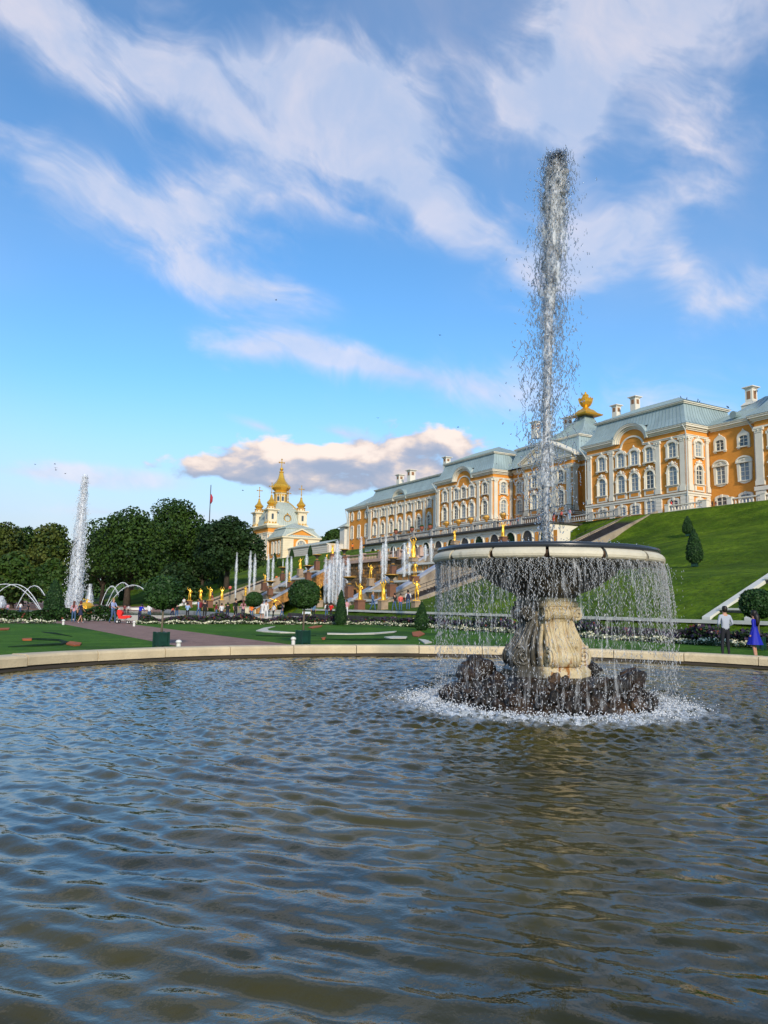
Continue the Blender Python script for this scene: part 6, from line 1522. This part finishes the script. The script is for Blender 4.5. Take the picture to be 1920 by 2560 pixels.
TR = [(-14, 1500, 160, 190, 170, 'leaf_warm', 'leafy tree with yellowing edge cut by the left edge of the picture', 'leaf_warm'),
      (52, 1500, 168, 180, 150, 'leaf_mid', 'green tree second from the left edge'),
      (118, 1500, 160, 192, 140, 'leaf_warm', 'rounded olive tree left of the very tall jet', 'leaf_warm'),
      (125, 1500, 128, 105, 90, 'leaf_mid', 'smaller bright green tree behind the tall dark hedge', 'leaf_warm'),
      (30, 1500, 126, 120, 110, 'leaf_mid', 'lower green tree behind the left arching jets', 'leaf_warm'),
      (318, 1482, 165, 215, 200, 'leaf_mid', 'big broad green tree right of the very tall jet'),
      (435, 1480, 182, 232, 190, 'leaf_mid', 'tallest dark green tree left of the flagpole'),
      (255, 1490, 190, 175, 130, 'leaf_deep', 'dark tree half hidden behind the big broad green tree'),
      (372, 1485, 200, 190, 140, 'leaf_deep', 'dark tree filling the gap behind the two tall trees'),
      (566, 1462, 158, 172, 165, 'leaf_deep', 'dark purple green tree beside the chapel', 'leaf_deep'),
      (505, 1470, 185, 140, 120, 'leaf_deep', 'low dark tree left of the dark purple green tree', 'leaf_deep'),
      (440, 1480, 150, 70, 120, 'leaf_deep', 'low dark shrubby tree under the tallest tree', 'leaf_deep'),
      (838, 1372, 262, 46, 56, 'leaf_mid', 'distant tree crown between chapel and palace'), (805, 1372, 262, 26, 46, 'leaf_mid', 'distant low tree crown just right of the chapel'),
      (190, 1500, 230, 150, 190, 'leaf_deep', 'far dark tree behind the very tall jet', 'leaf_deep'), (30, 1495, 240, 140, 220, 'leaf_deep', 'far dark tree behind the left trees', 'leaf_deep'), (330, 1490, 250, 160, 220, 'leaf_deep', 'far dark tree behind the big broad tree', 'leaf_deep'), (-120, 1495, 200, 190, 200, 'leaf_deep', 'far dark tree just outside the left edge', 'leaf_deep'), (480, 1480, 240, 170, 200, 'leaf_deep', 'far dark tree behind the flagpole', 'leaf_deep')]
for i, t in enumerate(TR):
    x, y, D, hp, wp, m = t[:6]; p = at(x, y, D); k = D / 1920
    if D < 255: p.z = min(p.z, tz(p.x, p.y) + .1)
    far = D > 225
    tree(p, hp * k + (0 if D > 255 else max(0, at(x, y, D).z - p.z)), wp * k, t[6], m, 40 + i, .27 if hp > 150 else .12, 3500 if far else (13000 if hp > 150 else 6500), .95 if far else .5, mats2=t[7] if len(t) > 7 else None)
def clipped(root, prof, n, size, seed, m='leaf_dark', z0=0.0, name='foliage'):
    """clipped foliage over a lathe profile [(r, z)]: a dark inner body and a skin of leaves"""
    rg = np.random.default_rng(seed); prof = np.array(prof, float); seg = np.diff(prof, axis=0); ln = np.hypot(seg[:, 0], seg[:, 1]); w = ln * (prof[:-1, 0] + prof[1:, 0] + .02)
    k = rg.choice(len(seg), n, p=w / w.sum()); t = rg.random(n); rz = prof[k] + seg[k] * t[:, None]; a = rg.random(n) * 6.283
    jit = 1 + rg.normal(0, .045, n); P = np.stack([rz[:, 0] * np.cos(a) * jit, rz[:, 0] * np.sin(a) * jit, rz[:, 1] + rg.normal(0, .02, n) + z0], -1)
    nr = np.stack([seg[k][:, 1] * np.cos(a), seg[k][:, 1] * np.sin(a), -seg[k][:, 0]], -1) / (ln[k][:, None] + 1e-9)
    V, Q = quads(P, size, rg, nrm=nr * 1.1)
    o = link(name, npmesh(name, V, Q, [MATS[m]]), root)
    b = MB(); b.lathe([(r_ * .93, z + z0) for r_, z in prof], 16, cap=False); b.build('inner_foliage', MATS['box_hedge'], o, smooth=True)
def ball_prof(r, h): return [(r * math.sin(a) * (1 + .05 * math.sin(3 * a)), h + r * .86 * (1 - math.cos(a)) ) for a in np.linspace(.02, math.pi - .02, 15)]
def planter(root, w, h):
    w = w * .52
    b = MB(); b.frustum(0, 0, .05, h, w * .47, w * .47, w * .5, w * .5); box = b.build('planter', MATS['planter'], root)
    b = MB()
    for s in (-1, 1):
        for q in (-1, 1): b.box(s * w * .5 - .035, s * w * .5 + .035, q * w * .5 - .035, q * w * .5 + .035, 0, h + .03)
    b.box(-w * .53, w * .53, -w * .53, w * .53, h - .05, h + .012); b.box(-w * .52, w * .52, -w * .52, w * .52, .06, .12); b.build('planter_frame', MATS['planter'], box)
def ball_tree(p, r, zc, pot, label, seed, rz=.3):
    root = empty('ball_topiary', p, rz); tag(root, label, 'topiary', 'clipped ball trees in planters')
    planter(root, pot, pot * .74)
    b = MB(); b.tube([(0, 0, pot * .5), (.02, 0, zc * .6), (0, .01, zc)], [.045, .038, .034], 8); b.build('trunk', MATS['stem'], root, smooth=True)
    clipped(root, ball_prof(r, zc - r * .86), 3000, .085 * r / .68, seed)
def cone_tree(p, r, h, label, seed, pot=True, m='leaf_dark'):
    root = empty('cone_topiary', p, .4); tag(root, label, 'topiary', 'clipped cone trees')
    z0 = 0
    if pot: planter(root, r * 1.15, r * .62); z0 = r * .55
    clipped(root, [(r * .55, 0), (r * .92, h * .10), (r, h * .25), (r * .9, h * .45), (r * .66, h * .68), (r * .38, h * .86), (r * .08, h)], 1500, .15 * max(r, .4), seed, m, z0)
def gz(x, y): return atZ(x, y, 0)
p = gz(402, 1618); ball_tree(p, .68, 1.94, .70, 'potted ball tree nearest the left, dark crown on a thin trunk before the path', 1)
p = gz(757, 1610); ball_tree(p, .66, 2.02, .72, 'potted ball tree second from the left before the cascade', 2)
p = at(634, 1546, 62); p.z = 0; ball_tree(p, .68, 1.95, .7, 'small distant ball tree between two groups of visitors', 3)
p = at(1897, 1600, 33); p.z = 0; ball_tree(p, .72, 1.98, .72, 'ball tree at the right edge behind the woman in blue', 4)
CT = [(852, 1547, 62, 15, 88, 0, 'dark cone tree in front of the grotto jets'), (1054, 1560, 52, 17, 72, 0, 'dark clipped shrub left of the falling water curtain'), (132, 1556, 62, 25, 104, 0, 'tall broad dark hedge column left of the strolling couple'),
      (478, 1469, None, 8, 40, 0, 'slim cone tree on the far lawn above the first statues'), (552, 1470, None, 9, 40, 0, 'slim cone tree on the far lawn above the fourth statue'), (453, 1502, None, 7, 22, 0, 'squat cone tree low on the far left lawn'),
      (686, 1406, None, 6, 24, 0, 'first cone tree before the chapel'), (729, 1397, None, 6, 26, 0, 'second cone tree before the chapel'), (775, 1391, None, 6, 28, 0, 'third cone tree before the gallery wall'), (827, 1378, None, 6, 27, 0, 'fourth cone tree before the gallery wall'), (698, 1418, None, 7, 22, 0, 'rounded shrub on the slope below the chapel'), (304, 1502, None, 9, 34, 0, 'dark cone tree among the far left white borders')]
for i, (x, y, D, rp, hp, pt, lab) in enumerate(CT):
    if D: p = at(x, y, D); p.z = max(0, tz(p.x, p.y))
    else:
        best = None                                   # stand it on the slope where the line of sight meets the ground
        for dd in np.arange(120, 240, 1.0):
            q = at(x, y, dd)
            if q.z <= tz(q.x, q.y): best = q; D = dd; break
        if best is None: D = 150; best = at(x, y, D)
        p = best; p.z = tz(p.x, p.y)
    k = D / 1920; cone_tree(p, rp * k, hp * k, lab, 60 + i, False, 'leaf_dark')
for (x, y, Y0, rp, hp, lab) in ((1737, 1418, 60, 20, 92, 'larger dark cone tree in a planter on the grass bank'), (1720, 1342, 71, 13, 48, 'smaller dark cone tree in a planter higher on the grass bank')):
    best = None
    for dd in np.arange(60, 120, .5):
        q = at(x, y, dd)
        if q.z <= tz(q.x, q.y): best = q; break
    p = best or at(x, y, 78); p.z = tz(p.x, p.y); D = (p - CAM).dot(Fv); k = D / 1920
    cone_tree(p, rp * k, hp * k * .92, lab, 80 + x, True)
for (x, y, h, lab) in ((446, 1621, .30, 'white dome topped bollard right of the nearest ball tree'), (733, 1613, .33, 'white dome topped bollard left of the second planter'), (335, 1566, .36, 'white dome topped bollard at the far right corner of the path'), (158, 1562, .36, 'white dome topped bollard at the far left corner of the path')):
    p = gz(x, y); root = empty('bollard', p); tag(root, lab, 'bollard', 'white bollards')
    b = MB(); b.lathe([(.075, 0), (.075, h * .55), (.06, h * .58), (.06, h * .64), (.10, h * .66)], 12); b.build('post', MATS['bollard_white'], root)
    b = MB(); b.lathe([(.105, h * .66), (.11, h * .76), (.085, h * .92), (.03, h)], 12); b.build('cap', MATS['bollard_white'], root, smooth=True)
p = at(766, 1548, 66); p.z = 0; root = empty('garden_sign', p, FACE); tag(root, 'small pale sign board behind the second ball tree', 'sign')
b = MB(); b.tube([(-.25, 0, 0), (-.25, 0, 1.0)], .02, 6); b.tube([(.25, 0, 0), (.25, 0, 1.0)], .02, 6); b.build('post', MATS['iron'], root); b = MB(); b.box(-.36, .36, -.02, .02, .78, 1.0); b.build('board', MATS['sign_white'], root)
p0, p1 = at(992, 1548, 66), at(1058, 1550, 60); root = empty('iron_railing', (p0.x, p0.y, 0)); tag(root, 'low black iron railing near the visitor with a backpack', 'railing')
b = MB(); d = p1 - p0; d.z = 0
for z in (.55, .95): b.tube([(0, 0, z), (d.x, d.y, z)], .025, 5)
for k in range(6): b.tube([(d.x * k / 5, d.y * k / 5, 0), (d.x * k / 5, d.y * k / 5, .97)], .025, 5)
b.build('rails', MATS['iron'], root)
p = at(519, 1400, 195); root = empty('flagpole', p); tag(root, 'tall thin flagpole with a furled red flag above the trees', 'flagpole')
k = 195 / 1920; b = MB(); b.tube([(0, 0, -6), (0, 0, 190 * k)], [.16, .10], 8); b.build('pole', MATS['iron'], root); b = MB(); b.tube([(.15, .1, 166 * k), (.35, .2, 158 * k), (.3, .2, 148 * k), (.15, .1, 142 * k)], [.1, .38, .34, .12], 6); b.build('flag', MATS['flag_red'], root, smooth=True)

# ================================================================ PEOPLE, PRAM, BIRDS
def person(p, h, pose, rz, cl, label, sleeve='short', leg='long', fem=False, hair='hair_dark', shoes='trousers_dark', sub=1, longhair=False, skirt=None, name='person'):
    root = empty('person', p, rz); tag(root, label, 'person'); s = h / 1.75
    o = link('body', figure(pose, sleeve, leg, fem, sub), root, (0, 0, 0), None, (s, s, s))
    for i, m in enumerate(('skin', hair, cl[0], cl[1], shoes)):
        o.material_slots[i].link = 'OBJECT'; o.material_slots[i].material = MATS[m]
    J = dict(BASEJ); J.update(POSES[pose]); c = Vector(J['cro']) * s; hd = Vector(J['hea']) * s
    b = MB(); b.lathe([(.05, -.15), (.078, -.10), (.090, -.03), (.088, .03), (.066, .075), (.0, .092)], 12, (c.x, c.y + .022 * s, c.z), sy=1.12, cap=False)
    hm = b.build('hair', MATS[hair], root, smooth=True)
    if longhair:
        b = MB(); b.tube([(c.x, c.y + .05 * s, c.z), (c.x, c.y + .10 * s, c.z - .16 * s), (c.x + .01, c.y + .13 * s, c.z - .36 * s), (c.x + .015, c.y + .12 * s, c.z - .50 * s)], [.085 * s, .10 * s, .085 * s, .03 * s], 9); b.build('long_hair', MATS[hair], hm, smooth=True)
    n_ = MB(); n_.lathe([(0, -.03), (.016, -.008), (.0, .03)], 6, (hd.x, hd.y - .098 * s, hd.z + .045 * s), cap=False); n_.build('nose', MATS['skin'], root, smooth=True)
    if skirt:
        m, zt, zb, wt, wb = skirt; b = MB(); n = 28; vs = []; fs = []
        for k, t in enumerate((0, .12, .35, .65, .88, 1)):
            z = zt + (zb - zt) * t; w = wt + (wb - wt) * t ** 1.1
            for j in range(n):
                a = 6.2832 * j / n; q = w * (1 + (.03 + .08 * t) * math.cos(a * 7 + 1.5 * math.sin(a)) * t); vs.append((q * math.cos(a) * s, q * .82 * math.sin(a) * s + .01, z * s))
        for k in range(5):
            for j in range(n): fs.append((k * n + j, k * n + (j + 1) % n, (k + 1) * n + (j + 1) % n, (k + 1) * n + j))
        b.add(vs, fs); b.build('skirt', MATS[m], root, smooth=True)
    return root
def backpack(p, rz, s, m, label):
    root = empty('backpack', p, rz); tag(root, label, 'bag', 'backpacks worn by visitors'); b = MB()
    b.frustum(0, .17 * s, 1.02 * s, 1.36 * s, .15 * s, .08 * s, .13 * s, .07 * s); b.frustum(0, .17 * s, 1.36 * s, 1.46 * s, .13 * s, .07 * s, .07 * s, .04 * s); b.build('pack', MATS[m], root)
    b = MB()
    for q in (-1, 1): b.tube([(q * .10 * s, .12 * s, 1.44 * s), (q * .13 * s, -.02 * s, 1.50 * s), (q * .14 * s, -.13 * s, 1.36 * s), (q * .15 * s, -.02 * s, 1.08 * s), (q * .11 * s, .12 * s, 1.06 * s)], .018 * s, 5)
    b.build('straps', MATS[m], root)
AWAY = FACE + math.pi
def px_person(x, y, hp, *a, z=0.0, D=None, H=1.7, **k):
    if D is None and z == 0.0:
        p = gz(x, y); D = (p - CAM).dot(Fv)
    else:
        D = D or H * 1920 / hp; p = at(x, y, D)
    return p, hp * D / 1920
def P_(x, y, hp, pose, rz, cl, label, z=0.0, D=None, H=1.7, pack=None, **k):
    p, h = px_person(x, y, hp, z=z, D=D, H=H); person(p, h, pose, rz, cl, label, **k)
    if pack: backpack(p, rz, h / 1.75, pack[0], pack[1])
# the couple at the right of the pool
P_(1815, 1643, 125, 'back', AWAY + R(8), ('shirt_grey', 'trousers_dark'), 'man in a pale grey shirt and dark trousers seen from behind by the pool', sub=2, sleeve='long', hair='hair_dark')
P_(1888, 1647, 118, 'stand', AWAY + R(52), ('dress_blue', 'dress_blue'), 'woman in a bright blue dress with long dark hair turning to the man', sub=2, sleeve='long', leg='bare', fem=True, longhair=True, shoes='cloth_black', skirt=('dress_blue', 1.16, .52, .125, .33))
# strollers on the far cross path
P_(183, 1557, 53, 'stand', AWAY + R(10), ('cloth_pink', 'jeans'), 'woman in a pink top and pale jeans by the far path', fem=True, hair='hair_red', longhair=True, shoes='shoe_white')
P_(200, 1558, 54, 'walk', AWAY - R(40), ('cloth_navy', 'cloth_navy'), 'woman in a short navy dress beside the one in pink', fem=True, leg='bare', hair='hair_red', skirt=('cloth_navy', 1.05, .66, .13, .22), shoes='shoe_white')
P_(281, 1558, 62, 'push', FACE + R(70), ('cloth_lavender', 'jeans'), 'man in a lavender shirt pushing the red pram', H=1.75, hair='hair_blond')
P_(348, 1556, 48, 'lean', AWAY - R(20), ('cloth_blue', 'cloth_navy'), 'man in a royal blue shirt leaning over the hedge')
P_(245, 1538, 26, 'stand', FACE, ('cloth_orange', 'jeans'), 'small distant visitor in orange behind the hedge', D=105)
P_(311, 1537, 26, 'stand', FACE + R(30), ('cloth_wine', 'cloth_black'), 'distant visitor in dark red beside the one in white', D=104)
P_(320, 1536, 24, 'stand', FACE - R(40), ('cloth_white', 'cloth_black'), 'distant visitor in white beside the one in dark red', D=104)
P_(18, 1533, 24, 'stand', FACE, ('cloth_pink', 'jeans'), 'distant visitor in pale pink at the left edge', D=104)
P_(50, 1533, 27, 'stand', FACE, ('cloth_white', 'jeans'), 'distant visitor in white left of the tall dark hedge', D=104)
P_(70, 1534, 25, 'stand', FACE + R(60), ('cloth_black', 'cloth_black'), 'distant visitor in black left of the tall dark hedge', D=104)
# before the cascade
P_(496, 1550, 53, 'walk', AWAY + R(70), ('cloth_sky', 'jeans'), 'visitor in a light blue jacket with a dark red backpack', D=66, sleeve='long', pack=('cloth_wine', 'dark red backpack on the visitor in light blue'))
P_(511, 1549, 48, 'stand', AWAY, ('cloth_black', 'cloth_black'), 'visitor in black right of the light blue jacket', D=66)
P_(568, 1549, 42, 'stand', AWAY + R(30), ('cloth_black', 'cloth_navy'), 'visitor in black by the purple flowers', D=72)
P_(588, 1551, 54, 'stand', FACE + R(50), ('cloth_black', 'cloth_black'), 'woman in black with bare legs right of the flowers', D=62, fem=True, leg='short')
P_(607, 1549, 48, 'phone', AWAY + R(20), ('cloth_pink', 'cloth_navy'), 'woman in a pale pink top holding up a camera', D=64, fem=True, hair='hair_red', longhair=True)
P_(654, 1551, 49, 'phone', AWAY, ('cloth_white', 'cloth_white'), 'woman in a white dress before the lunging statue', D=64, fem=True, leg='bare', hair='hair_red', skirt=('cloth_white', 1.05, .62, .12, .24))
P_(664, 1551, 50, 'walk', FACE + R(20), ('cloth_white', 'cloth_white'), 'visitor all in white right of the woman in a white dress', D=64, sleeve='long')
P_(683, 1550, 42, 'walk', FACE - R(50), ('cloth_white', 'cloth_black'), 'child in white and black by the lunging statue', D=66)
P_(816, 1547, 41, 'stand', AWAY + R(30), ('cloth_white', 'jeans'), 'visitor in white with a black backpack beside the red jacket', D=68, pack=('cloth_black', 'black backpack on the visitor in white by the cone tree'))
P_(827, 1547, 40, 'phone', AWAY - R(25), ('cloth_red', 'cloth_black'), 'visitor in a bright red jacket by the cone tree', D=68, sleeve='long')
P_(932, 1527, 48, 'walk', FACE + R(60), ('cloth_steel', 'jeans'), 'visitor in steel blue walking between two gilded statues', D=71, sleeve='long', hair='hair_blond')
P_(1020, 1525, 49, 'stand', AWAY, ('cloth_white', 'jeans'), 'visitor in a white shirt with a navy backpack by the tall statue', D=68, pack=('cloth_navy', 'navy backpack on the visitor by the tall statue'))
P_(575, 1486, 24, 'walk', AWAY, ('cloth_coral', 'cloth_black'), 'distant visitor in coral climbing the far stairs', D=132)
P_(691, 1459, 22, 'stand', AWAY, ('cloth_orange', 'cloth_black'), 'distant visitor in orange red on the far cascade stairs', D=140)
P_(530, 1502, 24, 'walk', AWAY + R(60), ('cloth_navy', 'cloth_coral'), 'distant visitor in navy on the lower far stairs', D=126)
P_(459, 1520, 26, 'stand', FACE, ('cloth_white', 'cloth_black'), 'distant visitor in white by the first gilded statue', D=118)
MORE = [(372, 1552, 44, 'stand', 0, 'cloth_white', 'jeans', 'visitor in white and jeans half hidden by the nearest ball tree'), (430, 1549, 42, 'walk', 60, 'cloth_coral', 'cloth_navy', 'visitor in coral walking right of the nearest ball tree'), (441, 1549, 40, 'stand', 20, 'cloth_black', 'jeans', 'visitor in a black top and jeans beside the one in coral'),
        (468, 1548, 41, 'phone', 0, 'cloth_sky', 'cloth_black', 'visitor in pale blue photographing the gilded row'), (540, 1549, 43, 'walk', -70, 'cloth_wine', 'jeans', 'visitor in dark red walking before the four gilded statues'), (553, 1549, 40, 'stand', 200, 'cloth_white', 'cloth_navy', 'visitor in white and navy before the fourth gilded statue'),
        (628, 1549, 40, 'stand', 10, 'cloth_orange', 'jeans', 'visitor in orange behind the small distant ball tree'), (705, 1548, 41, 'walk', 80, 'cloth_navy', 'jeans', 'visitor in navy left of the second ball tree'), (783, 1548, 40, 'stand', 0, 'cloth_steel', 'cloth_black', 'visitor in steel blue right of the second ball tree'),
        (866, 1540, 40, 'stand', 170, 'cloth_pink', 'cloth_white', 'visitor in pale pink right of the cone tree'), (986, 1528, 45, 'walk', 40, 'cloth_black', 'jeans', 'visitor in a black jacket right of the broad draped statue'), (1001, 1528, 43, 'stand', 190, 'cloth_coral', 'jeans', 'visitor in coral left of the navy backpack')]
for (x, y, hp, pose, a, t_, l_, lab) in MORE: P_(x, y, hp, pose, AWAY + R(a), (t_, l_), lab, D=72)
# on the terrace
P_(1679, 1279, 29, 'stand', AWAY + R(50), ('cloth_red', 'cloth_steel'), 'visitor in a red coat at the head of the staircase', D=112, sleeve='long')
P_(1781, 1271, 17, 'stand', FACE, ('cloth_black', 'cloth_black'), 'dark dressed visitor in the balustrade gap at the right', D=108)
P_(1790, 1270, 16, 'stand', FACE, ('cloth_wine', 'cloth_black'), 'visitor in dark red in the balustrade gap at the right', D=109)
P_(881, 1380, 22, 'stand', AWAY, ('cloth_orange', 'cloth_black'), 'tiny visitor in orange below the palace end block', D=165)
CR = ['cloth_black', 'cloth_wine', 'cloth_orange', 'cloth_white', 'cloth_navy', 'cloth_coral', 'cloth_sky', 'cloth_pink']
xs = [1178, 1240, 1252, 1262, 1272, 1282, 1292, 1300, 1332, 1348, 1352, 1372, 1385, 1398, 1410, 1425]
for i, x in enumerate(xs):
    q = atY(x, 1320, 81.0); person(Vector((q.x, 81.0 + (i % 3) * .5, 15.06)), 1.7, 'stand', R(180) if i % 2 else 0, (CR[i % 8], CR[(i * 3 + 1) % 8]), '%s visitor from the left behind the long balustrade, top in %s' % (['first', 'second', 'third', 'fourth', 'fifth', 'sixth', 'seventh', 'eighth', 'ninth', 'tenth', 'eleventh', 'twelfth', 'thirteenth', 'fourteenth', 'fifteenth', 'sixteenth'][i], CR[i % 8].split('_')[1]))
def pram(p, rz):
    root = empty('pram', p, rz); tag(root, 'bright red pram pushed along the far path', 'pram')
    b = MB(); pts = [(-.30, .42), (.28, .42), (.42, .62), (.36, .72), (-.10, .66), (-.42, 1.02), (-.52, .92)]; b.prism(pts, lambda u, v, d: (u, d, v), -.22, .22); b.build('seat', MATS['pram_red'], root)
    b = MB(); b.prism([(-.12, .70), (-.44, .98), (-.50, 1.12), (-.36, 1.2), (-.16, 1.14), (-.02, .96)][::-1], lambda u, v, d: (u, d, v), -.23, .23); b.build('hood', MATS['pram_red'], root)
    b = MB(); b.prism([(.20, .46), (.62, .50), (.70, .62), (.58, .72), (.34, .66)], lambda u, v, d: (u, d, v), -.21, .21); b.build('footmuff', MATS['pram_red'], root)
    b = MB()
    for s in (-1, 1): b.tube([(-.70, s * .2, 1.08), (-.46, s * .2, .95), (-.1, s * .2, .5), (.48, s * .2, .16)], .018, 5); b.tube([(-.1, s * .2, .5), (-.42, s * .2, .18)], .018, 5)
    b.tube([(-.70, -.2, 1.08), (-.70, .2, 1.08)], .022, 6); b.build('frame', MATS['iron'], root)
    for (x, r_) in ((-.42, .17), (.48, .13)):
        for s in (-1, 1):
            b = MB(); b.tube([(x, s * .24 - .025, r_), (x, s * .24 + .025, r_)], r_, 16); w = b.build('wheel', MATS['rubber'], root); b = MB(); b.tube([(x, s * .24 - .03, r_), (x, s * .24 + .03, r_)], r_ * .5, 12); b.build('hub', MATS['shoe_white'], w)
p = gz(307, 1559); pram(p, math.atan2(Rh.y, Rh.x)); bpy.data.objects['pram'].scale = (.84, .84, .84)
def bird(p, s, rz, label, fly=True):
    root = empty('bird', p, rz); tag(root, label, 'bird', 'small dark birds'); root.scale = (s, s, s)
    b = MB(); b.lathe([(0, -.5), (.10, -.35), (.16, 0), (.10, .3), (.0, .42)], 8, cap=False); o = b.build('body', MATS['bird_black'], root, smooth=True); o.rotation_euler = (R(80) if fly else R(35), 0, 0)
    b = MB(); b.lathe([(0, -.1), (.09, 0), (0, .1)], 8, (0, -.42 if fly else -.22, .05 if fly else .38), cap=False); b.build('head', MATS['bird_black'], root)
    if fly:
        for q in (-1, 1): b = MB(); b.add([(0, -.18, .05), (q * .5, -.1, .25), (q * .95, .1, .12), (q * .5, .16, .22), (0, .16, .05), (0, 0, .0)], [(0, 1, 4), (1, 2, 3), (1, 3, 4), (0, 4, 5)]); b.build('wing', MATS['bird_black'], root)
for i, (x, y) in enumerate(((137, 1160), (139, 1170), (140, 1175), (163, 1184), (88, 1161), (690, 750), (1100, 838), (1145, 1068), (945, 1045), (607, 1226))): bird(at(x, y, 85), .24, i * 1.3, ['highest bird of the cluster above the very tall jet', 'middle bird of the cluster above the very tall jet', 'lowest bird of the cluster above the very tall jet', 'bird just left of the very tall jet top', 'leftmost bird in the sky', 'lone bird high in the middle of the sky', 'bird left of the fountain jet', 'bird above the peach cloud edge', 'bird above the middle of the low cloud', 'bird left of the chapel domes'][i])
for i, (x, y, Y) in enumerate(((1702, 993, 97.6), (1717, 996, 98.2), (1744, 1003, 99), (1749, 1004, 99.4), (1745, 999, 100), (1818, 1017, 103.5), (1821, 1018, 103.5), (1868, 977, 103), (1890, 977, 103), (1893, 978, 103))): bird(atY(x, y, Y), .45, i, '%s of the birds perched along the roof and chimney at the right' % ['first from the left', 'second', 'third', 'fourth', 'fifth', 'sixth', 'seventh', 'eighth', 'ninth', 'last'][i], False)
